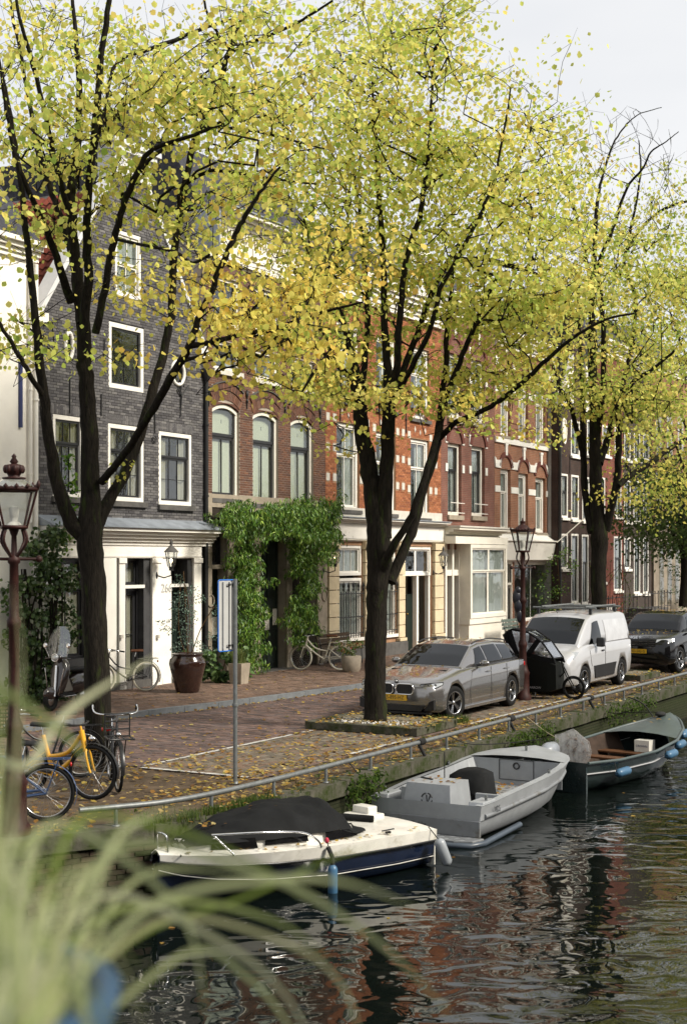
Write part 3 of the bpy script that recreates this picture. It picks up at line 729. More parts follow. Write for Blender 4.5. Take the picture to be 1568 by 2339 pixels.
for (a,b_,c,d) in ov:
    cx_, cz_ = (a+b_)/2, (c+d)/2; rx, rz = (b_-a)/2, (d-c)/2; rr = [(cx_+rx*.92*math.cos(2*pi*k/28), -.02, cz_+rz*.92*math.sin(2*pi*k/28)) for k in range(28)]
    q = MB(); q.tube(rr, .045, 8, closed=True); wn = q.obj('oval_window', 'white_paint', h1)
    t = MB(); t.add([(p[0],.03,p[2]) for p in rr], [tuple(range(28))]); t.obj('pane', 'window_glass', wn)
    q = MB()
    for k in range(28):   # brick fill between round frame and square opening
        p, s_ = rr[k], rr[(k+1)%28]
        f = lambda p: (cx_+max(-rx,min(rx,(p[0]-cx_)*9)) if abs((p[0]-cx_)/rx)>abs((p[2]-cz_)/rz) else cx_+(p[0]-cx_)/abs((p[2]-cz_)/rz+1e-6)*1, 0)
    mr = MB(); m_ = 28
    outer = []
    for k in range(m_):
        ca, sa = math.cos(2*pi*k/m_), math.sin(2*pi*k/m_); s_ = max(abs(ca),abs(sa)); outer.append((cx_+rx*ca/s_, cz_+rz*sa/s_))
    for k in range(m_):
        a1, a2 = (rr[k][0],rr[k][2]), (rr[(k+1)%m_][0],rr[(k+1)%m_][2])
        mr.prism([a1,outer[k],outer[(k+1)%m_],a2],'y',-.006,.2)
    mr.obj('reveal', mat('grey_brick_plain',(.09,.088,.092),.9,bump=.6,bscale=20), h1)
# gable coping, pediment cap
mat('lead_white', (.62,.62,.62), .6, var=.1)
q = MB()
for sgn, fn in ((-1, slopeL), (1, slopeR)):
    p0 = (fn(zs0), zs0); p1 = (fn(gz), gz); dx = .13*sgn
    q.prism([p0,(p0[0]+dx,p0[1]),(p1[0]+dx,p1[1]),p1], 'y', -.06, .34)
q.obj('gable_coping', 'lead_white', h1)
q = MB(); q.box((w1*.40,-.1,gz),(w1*.62,.4,gz+.55)); q.box((w1*.385,-.2,gz+.55),(w1*.635,.45,gz+.68)); q.box((w1*.37,-.26,gz+.68),(w1*.65,.5,gz+.80)); q.obj('gable_cap', 'lead_white', h1)
q = MB(); q.box((-.1,-.08,zs0-.05),(.3,.35,zs0+.18)); q.box((w1-.3,-.08,zs0-.05),(w1+.05,.35,zs0+.18)); q.obj('shoulder_stone', 'white_paint', h1)
for (px,py,hh) in [(157,905,.75),(229,925,.5),(351,965,.5),(410,910,.9),(320,560,.4),(236,805,.6)]: anchor(h1, X(px), Z(px,py), hh)
q = MB(); q.torus((X(349),-.05,Z(349,1003)), .07, .014); q.obj('hoist_ring','black_iron',h1)
q = MB(); q.tube([(X(410),-.04,Z(410,930)),(X(410)+.02,-.05,Z(410,905)),(X(402),-.05,Z(402,888))],.02,6); q.tube([(X(410)+.02,-.05,Z(410,905)),(X(428),-.05,Z(428,880))],.015,6); q.obj('forked_anchor','black_iron',h1)
shell(h1, w1, 9, zs0-.02, 'grey_plaster')
# pitched roof of separate clay tiles on the slope that shows, ridge running back
ri = MB(); rx_ = w1*.51; ri.prism([(0.02,zs0+.02),(w1-.02,zs0+.02),(rx_,gz-.05)], 'y', .36, 9); roof = ri.obj('roof', 'dark_stone', h1)
mat('clay_tile', (.17,.045,.028), .7, var=.3, scale=5)
for side in (-1, 1):
    a = Vector((0 if side<0 else w1, 0, zs0+.03)); e = Vector((rx_, 0, gz)); d = e-a; Ls = d.length; d.normalize(); up = Vector((0,1,0)).cross(d)*(-side); up = up if up.z>0 else -up
    tm = MB(); tm.smooth=True
    vs = []; 
    for i in range(5):
        yy = i/4*.24; zz = .035*math.sin(i/4*2*pi)+.03
        for s_ in (0,.34): vs.append(Vector((0,yy,0))+d*s_+up*(zz+(.035 if s_==0 else 0)))
    tm.add([tuple(v) for v in vs], [(2*i,2*i+1,2*i+3,2*i+2) for i in range(4)]); 
    tme = tm.mesh('tile', MATS['clay_tile']); cnt = 0; rest = MB()
    rows = int(Ls/.29)
    for r in range(rows):
        for c in range(14 if side<0 else 10):
            p = a+d*(r*.29)+Vector((0,.4+c*.23,0))
            place(tme, 'tile', roof, p)
    if side<0:
        q = MB(); q.box((0,0,0),(.01,.01,.01))
# white neighbour verge board
q = MB(); q.tube([(0.05,.36,zs0+.1),(rx_,.36,gz+.06)], .05, 6); q.obj('verge', 'white_paint', h1)
# shopfront
q = MB()
zt = Z(281,1277)+.02
for (a,b_) in [(-.02,X(100)),(X(205),X(261)),(X(281)-.22,X(281)),(X(346)-.05,X(363)),(X(428)+.18,X(455))]:
    q.box((a,-.07,.1),(b_,-.004,zt))
    if b_-a < .6: q.box((a-.03,-.10,zt-.12),(b_+.03,-.075,zt)); q.box((a-.02,-.09,.1),(b_+.02,-.073,.45))
q.box((X(363)+.002,-.05,.1),(X(388),-.003,zt)); q.box((-.02,-.075,zt+.002),(X(455),-.003,zg0-.5)); 
q.obj('shopfront', 'white_stucco', h1, bevel=.008)
q = MB(); q.box((-.02,-.09,zt+.03),(X(455),-.078,zt+.06)); q.obj('moulding', 'white_paint', h1)
cornice(h1, -.02, w1+.12, zg0-.5, zg0-.1, .42, 'white_paint', 'shop_cornice', 5)
q = MB(); q.prism([(-.48,zg0-.1),(-.48,zg0-.07),(.0,zg0+.14),(.0,zg0-.1)], 'x', -.05, w1+.16); q.obj('zinc_flashing', 'zinc', h1)
q = MB()
for (a,b_) in [(X(281),X(328)),(X(388),X(428))]: q.box((a-.02,-.02,Z(281,1340)-.045),(b_+.02,.08,Z(281,1340)+.03))
q.obj('transom','white_paint',h1)
ztr = Z(281,1342)
window(h1, g1[0],g1[1],ztr+.03,g1[3], y=.2, fw=.04, fm='dark_paint', split=0, cl=(1,1), curtain='curtain')
window(h1, g1[0],g1[1],.28,ztr-.05, y=.2, fw=.05, fm='dark_paint', split=0, cl=(2,2), curtain='curtain', sash=.09)
window(h1, g0[0],g0[1],g0[2],g0[3], y=.2, fw=.06, fm='dark_paint', split=.3, cl=(3,1), curtain='curtain')
window(h1, g2[0],g2[1],ztr+.03,g2[3], y=.3, fw=.05, fm='dark_paint', split=0, cl=(1,1))
q = MB(); q.box((g2[0],.3,.1),(g2[1],.34,ztr-.05)); dr = q.obj('door', 'dark_green_paint', h1)
q = MB()
for (a,b_) in [(.12,.42),(.48,.92)]: ring_boxes(q, lerp(g2[0],g2[1],.15),lerp(g2[0],g2[1],.85),lerp(.1,ztr,a),lerp(.1,ztr,b_),.03,.285,.298)
q.obj('door_panel','dark_green_paint',dr)
q = MB(); q.box((g2[0],-.1,-.0),(g2[1],.3,.12)); q.obj('doorstep','dark_stone',h1)
text('266', .30, MATS['grey_paint'], h1, (X(376),-.052,Z(376,1344)), (R(90),0,0), 'house_number', .012)
q = MB(); q.box((-.02,-.09,-.02),(X(346)-.1,-.02,.28)); q.obj('plinth','dark_stone',h1); q = MB(); q.box((X(346)-.06,-.085,-.02),(X(363)+.03,-.03,.26)); q.obj('plinth','dark_stone',h1)
downpipe(h1, w1-.10, .1, Z(465,870), 'black_iron', .055)
for px in (269, 353):
    q = MB(); q.tube([(X(px),-.10,Z(px,1450)),(X(px),-.11,Z(px,1458))],.05,10); q.obj('ornament','light_stone',h1)
# ------------------------------------------------------------------ 2 brown brick house with wisteria
h2, w2, X, Z = house('brown_brick_house', 'brown brick house with shuttered arched windows and white cornice', 470.5, 742)
win1 = [(X(484),X(546),Z(484,1137),Z(484,917)),(X(577),X(635),Z(577,1150),Z(577,935)),(X(663),X(715),Z(663,1160),Z(663,952))]
win2 = [(X(487),X(548),Z(487,840),Z(487,700)),(X(580),X(636),Z(580,862),Z(580,722)),(X(664),X(717),Z(664,880),Z(664,742))]
win3 = [(a,b_,8.9+.35,8.9+1.5) for a,b_,_,_ in win2]
zc0, zc1 = 10.85, 12.0; zband = Z(480,1158)
win2 = [(a,b_,c,min(d,8.75)) for a,b_,c,d in win2]
gd = [(X(481),X(513),Z(481,1292),Z(481,1217)),(X(481),X(513),.1,Z(481,1296)),(X(590),X(650),.1,Z(590,1222))]
wall_mb(PBL(0), PBL(w2), [0,zband,zc0,zc1], win1+win2+win3+gd).obj('wall','mortar_light',h2)
BB = [(.15,.075,.052),(.125,.066,.048),(.17,.085,.055),(.105,.06,.048),(.14,.08,.06)]
zone = [(a-.02,b_+.02,d-.001,d+.45) for a,b_,c,d in win1]
bricks(h2, PBL(0), PBL(w2), zband+.36, zc0, win1+win2+win3+zone, BB, bw=.205, bh=.062, proud=.007)
for i,o_ in enumerate(win1):
    a,b_,c,d = o_; wn = window(h2, a,b_,c,d, y=.10, fw=.09, fm='cream_paint', split=.33, cu=(1,1), cl=(2,1), curtain=('blind','blind'), mw=.045, sash=.075)
    t = MB()
    for f in (.08,.25,.45,.8): t.box(((a+b_)/2+.08,.205,lerp(c,d,f)),((a+b_)/2+.10,.212,lerp(c,d,f)+.10))
    t.obj('shutter_slot','dark_paint',wn)
    q = MB(); arch_fill(q, a,b_,d-.16,.16,d+.02,-.004,.22); q.obj('arch_infill', mat('brown_brick_plain',(.12,.06,.045),.9,var=.3,scale=9,bump=.5), h2)
    q = MB(); arch_band(q, a+.02,b_-.02,d-.18,.16,-.09,-.0,.05,.14); q.obj('arch_head','cream_paint',h2)
    voussoirs(h2, a,b_,d-.10,.20,.0,.22,-.02,.01,BB); voussoirs(h2, a-.04,b_+.04,d+.10,.22,.03,.22,-.045,.01,BB)
    q = MB(); arch_band(q, a-.1,b_+.1,d+.30,.22,.03,.06,-.08,.0); q.obj('arch_hood', 'dark_stone', h2)
    q = MB(); q.box((a-.05,-.06,c-.12),(b_+.05,.1,c-.002)); q.obj('sill','dark_stone',h2)
for o_ in win2: window(h2, *o_, y=.1, fw=.09, fm='cream_paint', split=.4, cu=(1,1), cl=(2,1), sill=('light_stone',.14), curtain=('sheer_curtain','sides'), mw=.03)
for o_ in win3: window(h2, *o_, y=.1, fw=.09, fm='cream_paint', split=0, cl=(2,1), sill=('light_stone',.14), mw=.03)
for px,py in [(475,905),(562,912),(649,932),(729,950),(470+10,582),(562,600),(655,640)]: anchor(h2, X(px), Z(px,py), .5, True)
# entablature
q = MB(); q.box((0,-.06,zc0),(w2,-.003,zc1-.35)); q.obj('frieze','cream_paint',h2)
q = MB()
k=0
while k*.95+.1 < w2-.7: q.box((.15+k*.95,-.10,zc0+.18),(.85+k*.95,-.062,zc1-.62)); k += 1
q.obj('frieze_panel','white_paint',h2)
q = MB(); x = .05
while x < w2-.1: q.box((x,-.17,zc1-.5),(x+.07,-.062,zc1-.36)); x += .14
tag(q.obj('dentils','cream_paint',h2), kind='stuff')
cornice(h2, -.05, w2+.05, zc1-.35, zc1+.08, .55, 'cream_paint', 'cornice', 5)
cornice(h2, 0, w2, zc0-.12, zc0, .12, 'cream_paint', 'architrave', 2)
q = MB(); q.box((-.08,-.6,zc1+.085),(w2+.05,.3,zc1+.12)); q.obj('gutter','zinc',h2)
q = MB(); q.box((-.06,-.45,zc0+.1),(-.004,.3,zc1)); q.obj('cornice_end','zinc',h2)
shell(h2, w2, 9.5, zc1, 'grey_plaster')
q = MB(); q.prism([(.1,zc1+.1),(1.3,zc1+2.0),(8,zc1+2.0),(9.4,zc1)], 'x', .02, w2-.02); q.obj('roof','slate',h2)
q = MB(); q.box((.05,2.5,zc1+1.9),(.6,3.6,zc1+3.0)); q.obj('chimney','dark_stone',h2)
# stone band and ground floor
q = MB(); q.box((0,-.05,zband),(w2,.0,zband+.34)); q.obj('stone_band','stone',h2)
q = MB()
for (a,b_) in [(-.02,.16),(X(513),X(530)),(X(575),X(590)),(X(650),X(662)),(w2-.55,w2)]: q.box((a,-.08,0),(b_,-.003,zband-.002))
q.box((.17,-.03,Z(481,1300)),(X(513),.2,Z(481,1290)));
q.obj('pilaster','stone',h2, bevel=.01)
q = MB()
for a,b_,c,d in [(X(530)+.003,X(575)-.003,0,zband),(X(662)+.003,w2-.555,0,zband)]: q.box((a,-.02,c),(b_,-.003,d-.01))
q.box((.165,-.02,gd[0][3]+.02),(X(513)-.003,-.003,zband-.01)); q.box((X(590)+.003,-.02,gd[2][3]+.12),(X(650)-.003,-.003,zband-.01))
q.obj('rendered_infill', mat('dark_render',(.035,.028,.022),.85,var=.3,scale=3), h2)
for px in (471.5, 735):
    q = MB(); xx = X(px) if px>500 else .07; q.torus((xx,-.095,Z(481,1372)), .15, .02, n=20, m=6); q.obj('stone_roundel','stone',h2)
window(h2, *gd[0], y=.16, fw=.05, fm='dark_paint', split=0, cl=(1,1))
q = MB(); arch_band(q, gd[0][0]-.02,gd[0][1]+.1,gd[0][3]-.1,.16,0,.12,-.07,.1); q.obj('stone_arch','stone',h2); q = MB(); arch_band(q, gd[2][0],gd[2][1],gd[2][3]-.2,.18,0,.14,-.07,.1); q.obj('stone_arch','stone',h2)
for k in (1,2):
    a,b_,c,d = gd[k]; q = MB(); q.box((a,.22,c),(b_,.27,d)); dr = q.obj('door','dark_green_paint',h2)
    q = MB(); n_=2 if k==2 else 1
    for i in range(n_):
        for (f0,f1) in [(.04,.3),(.34,.95)]: ring_boxes(q, lerp(a,b_,(i+.12)/n_),lerp(a,b_,(i+.88)/n_),lerp(c,d,f0),lerp(c,d,f1),.035,.20,.218)
    q.obj('door_panel','dark_green_paint',dr)
for bb in [((X(494),.19,Z(494,1452)),(X(510),.2,Z(494,1410))),((X(618),.19,Z(618,1440)),(X(628),.2,Z(618,1395))),((X(636),.19,Z(618,1430)),(X(645),.2,Z(618,1392)))]: q = MB(); q.box(*bb); q.obj('paper_notice','light_stone',h2)
q = MB(); q.box((X(575),-.35,-.02),(X(662),.2,.12)); q.obj('doorstep','dark_stone',h2)
# ------------------------------------------------------------------ 3 orange brick house
h3, w3, X, Z = house('orange_brick_house', 'orange brick house with pale stone blocks and wide white shop fascia', 742.5, 1006)
O1 = [(X(768),X(820),Z(768,1163),Z(768,962)),(X(858),X(903),Z(858,1172),Z(858,985)),(X(937),X(979),Z(937,1182),Z(937,1000))]
dz = 3.25
O2 = [(a,b_,c+dz-.0,d+dz-.25) for a,b_,c,d in O1]
O3 = []
zf = Z(791,1182)
zsh = Z(791,1238)
gp = [(X(768),X(826),.75,zsh-.1),(X(842),X(903),.75,zsh-.1),(X(919),X(985),.1,zsh-.1)]
ztop3 = 11.75
wall_mb(PBL(0), PBL(w3), [0,zf,ztop3], O1+O2+gp).obj('wall','mortar_orange',h3)
OB = [(.30,.115,.055),(.34,.13,.062),(.27,.10,.05),(.37,.15,.075),(.24,.09,.052)]
blk = []
for (a,b_,c,d) in O1:
    for xx in (a-.62,a-.22,b_+.02,b_+.42):
        for f in (.36,.70,1.04):
            if -.02 < xx < w3-.2 and (xx in (a-.62,a-.22,b_+.02,b_+.42)): blk.append((max(0,xx),min(w3,xx+.2),lerp(c,d,f)-.11,lerp(c,d,f)+.11))
bl2 = []
for k in blk:
    if not any(k[0]<o[1] and k[1]>o[0] and k[2]<o[3] and k[3]>o[2] for o in bl2+O1): bl2.append(k)
tym = [(a-.08,b_+.08,d+.0,d+.72) for a,b_,c,d in O1]
bricks(h3, PBL(0), PBL(w3), zf+.3, ztop3-.9, O1+O2+bl2, OB, bw=.215, bh=.064, proud=.007, n_ind=300)
sm_ = None
for k in bl2:
    t = MB(); t.box((k[0],-.014,k[2]),(k[1],.002,k[3])); t.obj('stone_block','light_stone',h3)
for (a,b_,c,d) in O1+O2:
    window(h3, a,b_,c,d, y=.10, fw=.11, fm='white_paint', sm='white_paint', split=.36, cu=(2,1), cl=(2,1), curtain=('sheer_curtain','right'), mw=.035, sill=('dark_stone',.12))
for (a,b_,c,d) in O1:
    voussoirs(h3, a-.05,b_+.05,d+.55,.32,.0,.2,-.03,.005,OB)
    q = MB(); cm = (a+b_)/2
    for dx,dzz,s_ in [(0,.22,.09),(-.38,.3,.11),(.38,.3,.11),(0,.55,.10)]: q.prism([(cm+dx-s_*.5,d+dzz),(cm+dx,d+dzz-s_),(cm+dx+s_*.5,d+dzz),(cm+dx,d+dzz+s_)],'y',-.02,.0)
    q.obj('stone_lozenge','light_stone',h3)
for px,py in [(775,920),(925,950)]: anchor(h3, X(px), Z(px,py), 1.1, True)
q = MB(); q.box((0,-.05,zf-.02),(w3,0,zf+.3)); q.obj('stone_band','light_stone',h3)
cornice(h3, 0, w3, zsh+.02, zsh+.1, .12, 'cream_paint', 'fascia_moulding', 2)
q = MB(); q.box((.02,-.14,zsh+.1),(w3,-.003,zf-.22)); q.obj('shop_fascia','white_paint',h3)
cornice(h3, .0, w3+.0, zf-.22, zf-.02, .38, 'white_paint', 'shop_cornice', 4)
q = MB(); q.box((0,-.42,zf-.018),(w3,.0,zf+.01)); q.obj('zinc_flashing','zinc',h3)
shell(h3, w3, 9, ztop3-.02, 'grey_plaster')
cornice(h3, 0, w3, ztop3-.85, ztop3, .5, 'white_paint', 'cornice', 6)
q = MB(); q.prism([(0,ztop3),(2.5,ztop3+2.2),(7,ztop3+2.2),(9,ztop3)], 'x', 0, w3); q.obj('roof','slate',h3)
q = MB(); q.box((w3-2.2,.3,ztop3),(w3-.6,2.6,ztop3+1.5)); q.box((w3-2.4,.15,ztop3+1.5),(w3-.4,2.7,ztop3+1.68)); dm = q.obj('dormer','white_paint',h3)
q = MB(); q.box((w3-1.9,.285,ztop3+.2),(w3-.9,.298,ztop3+1.3)); q.obj('pane','window_glass',dm)
# piers of rusticated cream stone
for (a,b_) in [(X(744),X(767)),(X(827),X(841)),(X(904),X(918)),(X(986),X(1006))]:
    q = MB(); z = .62; 
    while z < zsh-.25: q.box((a,-.12,z),(b_,-.003,min(z+.40,zsh-.22)-.02)); z += .40
    q.box((a-.04,-.16,zsh-.22),(b_+.04,-.003,zsh)); q.box((a-.03,-.17,.5),(b_+.03,-.003,.6)); q.obj('stone_pier','cream_stone',h3, bevel=.012)
for bb in ((0,gp[2][0]),(gp[2][1],w3)): q = MB(); q.box((bb[0],-.20,-.02),(bb[1],-.004,.49)); q.obj('plinth','dark_stone',h3, bevel=.01)
for k in (0,1):
    a,b_,c,d = gp[k]; zt_ = lerp(c,d,.66)
    window(h3, a,b_,zt_+.04,d, y=.05, fw=.09, split=0, cl=(3,1), sm='white_paint', curtain='sheer_curtain')
    window(h3, a,b_,c,zt_-.04, y=.05, fw=.09, split=0, cl=(3,1), sm='white_paint', curtain='sheer_curtain', sill=('white_paint',.1))
a,b_,c,d = gp[2]; zt_ = lerp(c,d,.72)
window(h3, a,b_,zt_,d, y=.06, fw=.1, split=0, cl=(2,1), sm='white_paint', mw=.12)
q = MB(); q.box((a,.06,c),(a+.12,.2,zt_)); q.box((lerp(a,b_,.52),.05,c),(lerp(a,b_,.52)+.14,.2,zt_)); q.box((b_-.12,.06,c),(b_,.2,zt_)); q.obj('door_frame','white_paint',h3)
q = MB(); q.box((a,.9,c),(b_,.93,zt_)); q.obj('porch_wall','stone',h3)
q = MB(); q.box((lerp(a,b_,.52)+.15,.5,c),(b_-.12,.55,lerp(c,zt_,.75))); dr = q.obj('door','dark_green_paint',h3)
q = MB(); q.ell((lerp(a,b_,.6),.47,1.3),.03,.03,.03,8,6); q.obj('door_knob', mat('brass',(.6,.4,.1),.3,1), dr)
# iron window grilles with spear heads
for k in (0,1):
    a,b_,c,d = gp[k]; q = MB(); nb = 11; zt_ = 2.15
    for i in range(nb):
        xx = lerp(a+.02,b_-.02,i/(nb-1)); q.tube([(xx,-.06,c-.05),(xx,-.06,zt_)],.014,5)
        if i%2==0: q.lathe([(.012,zt_),(.035,zt_+.05),(.018,zt_+.1),(.045,zt_+.16),(.0,zt_+.30)],6,(xx,-.06,0))
    for zz in (c+.12,c+.62,zt_-.08): q.box((a,-.075,zz),(b_,-.045,zz+.03))
    q.obj('window_grille','black_iron',h3)
# ------------------------------------------------------------------ 4 reddish brown house with bay shopfront
h4, w4, X, Z = house('russet_brick_house', 'narrow russet brick house with two tall windows over a cream bay shopfront', 1006.5, 1128)
brickmat('russet_brick', (.21,.085,.065), (.17,.075,.058), (.20,.13,.10))
R1 = [(X(1022),X(1053),Z(1022,1176),Z(1022,1010)),(X(1076),X(1106),Z(1076,1178),Z(1076,1018))]
R2 = [(a,b_,c+3.35,d+3.1) for a,b_,c,d in R1]; zf4 = Z(1011,1205)
g4 = [(X(1012),X(1042),.1,zf4-.75),(X(1050),X(1120),1.0,zf4-.6)]
wall_mb(PBL(0), PBL(w4), [0,zf4,12.2], R1+R2+g4).obj('wall','russet_brick',h4)
for (a,b_,c,d) in R1+R2:
    window(h4, a,b_,c,d, y=.14, fw=.12, fm='cream_paint', sm='dark_paint', split=.36, cu=(1,1), cl=(2,1), curtain='sheer_curtain', mw=.06, sill=('stone',.16))
    q = MB(); arch_band(q, a-.02,b_+.02,d+.02,(b_-a)*.45,.0,.2,-.05,.0); q.obj('brick_arch', mat('russet_plain',(.13,.05,.04),.9), h4)
    q = MB()
    for xx in (a-.22,b_+.04): q.box((xx,-.03,lerp(c,d,.60)),(xx+.18,.0,lerp(c,d,.71))); q.box((xx,-.03,d-.02),(xx+.18,.0,d+.38))
    q.prism([((a+b_)/2-.07,d+(b_-a)*.45+.03),((a+b_)/2+.07,d+(b_-a)*.45+.03),((a+b_)/2+.11,d+(b_-a)*.45+.42),((a+b_)/2-.11,d+(b_-a)*.45+.42)],'y',-.05,0)
    q.obj('stone_trim','white_paint',h4)
    q = MB(); q.tube([(a,-.12,c+.42),(b_,-.12,c+.42)],.014,6); q.tube([(a,-.12,c+.08),(b_,-.12,c+.08)],.014,6); q.obj('window_rail','white_paint',h4)
shell(h4, w4, 9, 12.1)
cornice(h4, 0, w4, 11.5, 12.2, .5, 'white_paint','cornice',5)
q = MB(); q.prism([(0,12.2),(2,14),(7,14),(9,12.2)], 'x', 0, w4); q.obj('roof','slate',h4)
q = MB(); q.box((-.02,-.55,zf4-.55),(w4,-.0,zf4-.3)); q.obj('shop_fascia','cream_paint',h4)
cornice(h4, -.02, w4+.02, zf4-.3, zf4, .7, 'cream_paint','shop_cornice',4)
q = MB(); q.box((-.05,-.74,zf4+.003),(w4+.05,0,zf4+.06)); q.obj('roof_sheet','light_stone',h4)
bx0, bx1 = X(1042), X(1128)-.05
q = MB(); q.box((bx0,-.5,.85),(bx1,-.0,1.05)); q.box((bx0+.05,-.45,.0),(bx1-.05,-.0,.85)); q.obj('bay_base','cream_paint',h4)
window(h4, bx0+.02,bx1-.0,1.05,zf4-.56, y=-.5, fw=.14, fm='cream_paint', sm='cream_paint', split=.35, cu=(2,1), cl=(2,1), mw=.13, curtain=('sheer_curtain','full'), ft=.12)
for bb in ((bx0+.02,bx0+.10),(bx1-.10,bx1)): q = MB(); q.box((bb[0],-.38,1.05),(bb[1],-.0,zf4-.56)); q.obj('bay_side','cream_paint',h4)
a,b_,c,d = g4[0]
q = MB()
for xx in (a-.05, lerp(a,b_,.48), b_-.02): q.box((xx,-.10,.1),(xx+.13,.1,zf4-.56))
q.box((a,-.08,2.55),(b_,.08,2.75)); q.obj('door_frame','cream_paint',h4)
q = MB(); q.box((a+.09,.12,.1),(lerp(a,b_,.48),.16,2.55)); q.box((lerp(a,b_,.48)+.13,.12,.1),(b_-.02,.16,2.55)); dr = q.obj('door','dark_paint',h4)
q = MB(); q.box((lerp(a,b_,.48)+.22,.108,.6),(b_-.1,.118,2.3)); q.box((a+.09,.108,2.76),(lerp(a,b_,.48),.118,zf4-.6)); q.box((lerp(a,b_,.48)+.14,.108,2.76),(b_-.03,.118,zf4-.6)); q.obj('pane','window_glass',dr)
# ------------------------------------------------------------------ 5 banded orange house with white shop canopy
h5, w5, X, Z = house('banded_brick_house', 'orange brick house with white stone bands and a white box canopy over the shop', 1128.5, 1262)
brickmat('banded_brick', (.30,.125,.070), (.25,.105,.062), (.30,.21,.15))
B1 = [(X(1142),X(1165),Z(1142,1212),Z(1142,1070)),(X(1183),X(1205),Z(1183,1214),Z(1183,1080)),(X(1222),X(1245),Z(1222,1216),Z(1222,1090))]
dz5 = 3.55
B2 = [(a,b_,c+dz5,d+dz5+.25) for a,b_,c,d in B1]
zf5 = Z(1142,1225); g5 = [(X(1142),X(1168),.1,zf5-.95),(X(1174),X(1258),.7,zf5-.95)]
wall_mb(PBL(0), PBL(w5), [0,zf5,11.6], B1+B2+g5).obj('wall','banded_brick',h5)
for (a,b_,c,d) in B1+B2:
    window(h5, a,b_,c,d, y=.14, fw=.11, fm='white_paint', sm='white_paint', split=.36, cu=(1,1), cl=(2,1), curtain=('sheer_curtain','sides'), mw=.05, sill=('stone',.1))
for (a,b_,c,d) in B1+B2:
    q = MB(); arch_band(q, a-.02,b_+.02,d+.05,.42,.0,.18,-.05,.0); q.obj('brick_arch', 'russet_plain', h5)
    cm = (a+b_)/2; q = MB(); q.box((cm-.09,-.06,d+.52),(cm+.09,0,d+.95)); q.box((cm-.14,-.07,d+.9),(cm+.14,0,d+1.0)); q.obj('keystone','white_paint',h5)
for row in (B1,B2):
    xs = [0]+[v for a,b_,_,_ in row for v in (a,b_)]+[w5]
    for i in range(0,len(xs),2):
        a,b_ = xs[i]+.03, xs[i+1]-.03; c,d = row[0][2],row[0][3]
        q = MB(); q.box((a,-.03,lerp(c,d,.62)),(b_,0,lerp(c,d,.72)))
        q.prism([(a,d+.02),(b_,d+.02),(b_+.08,d+.42),(b_-.1,d+.3),(a+.1,d+.3),(a-.08,d+.42)],'y',-.05,0); q.obj('stone_band','white_paint',h5)
    q = MB(); q.box((0,-.07,row[0][2]-.28),(w5,0,row[0][2]-.08)); q.obj('sill_band','white_paint',h5)
shell(h5, w5, 9, 11.5)
cornice(h5, 0, w5, 11.0, 11.6, .45, 'white_paint','cornice',5)
q = MB(); q.prism([(0,11.6),(2,13),(7,13),(9,11.6)], 'x', 0, w5); q.obj('roof','slate',h5)
q = MB(); q.prism([(-.002,zf5+.1),(-.30,zf5-.12),(-.36,zf5-.25),(-.22,zf5-.88),(-.002,zf5-.95)],'x',.05,w5+.02); q.obj('shop_canopy','white_paint',h5)
cornice(h5, .03, w5+.05, zf5-.26, zf5-.12, .44, 'white_paint','canopy_moulding',3)
window(h5, *g5[1], y=.1, fw=.08, split=0, cl=(2,1), fm='white_paint', sm='white_paint')
q = MB(); a,b_,c,d = g5[0]; ring_boxes(q,a,b_,c,d,.08,-.02,.1); q.box((lerp(a,b_,.5),-.02,c),(lerp(a,b_,.5)+.1,.1,d)); q.box((a,-.02,lerp(c,d,.7)),(b_,.1,lerp(c,d,.7)+.08)); q.obj('door_frame','cream_paint',h5)
q = MB(); q.box((a,.12,c),(b_,.16,lerp(c,d,.7))); dr = q.obj('door','grey_paint',h5)
q = MB()
for i in range(5): xx = lerp(a,b_,(i+.5)/5); q.tube([(xx,.06,c+.7),(xx,.06,lerp(c,d,.66))],.018,5); q.tube([(xx,.0,lerp(c,d,.74)),(xx,.0,d-.1)],.018,5)
q.obj('door_grille','black_iron',h5)
q = MB(); q.tube([(w5*.72,-.8,zf5-.2),(w5*.95,-1.6,zf5+.9)],.02,6); q.obj('flagpole','cream_paint',h5)
downpipe(h5, w5-.08, .1, 11, 'white_paint', .05, False)
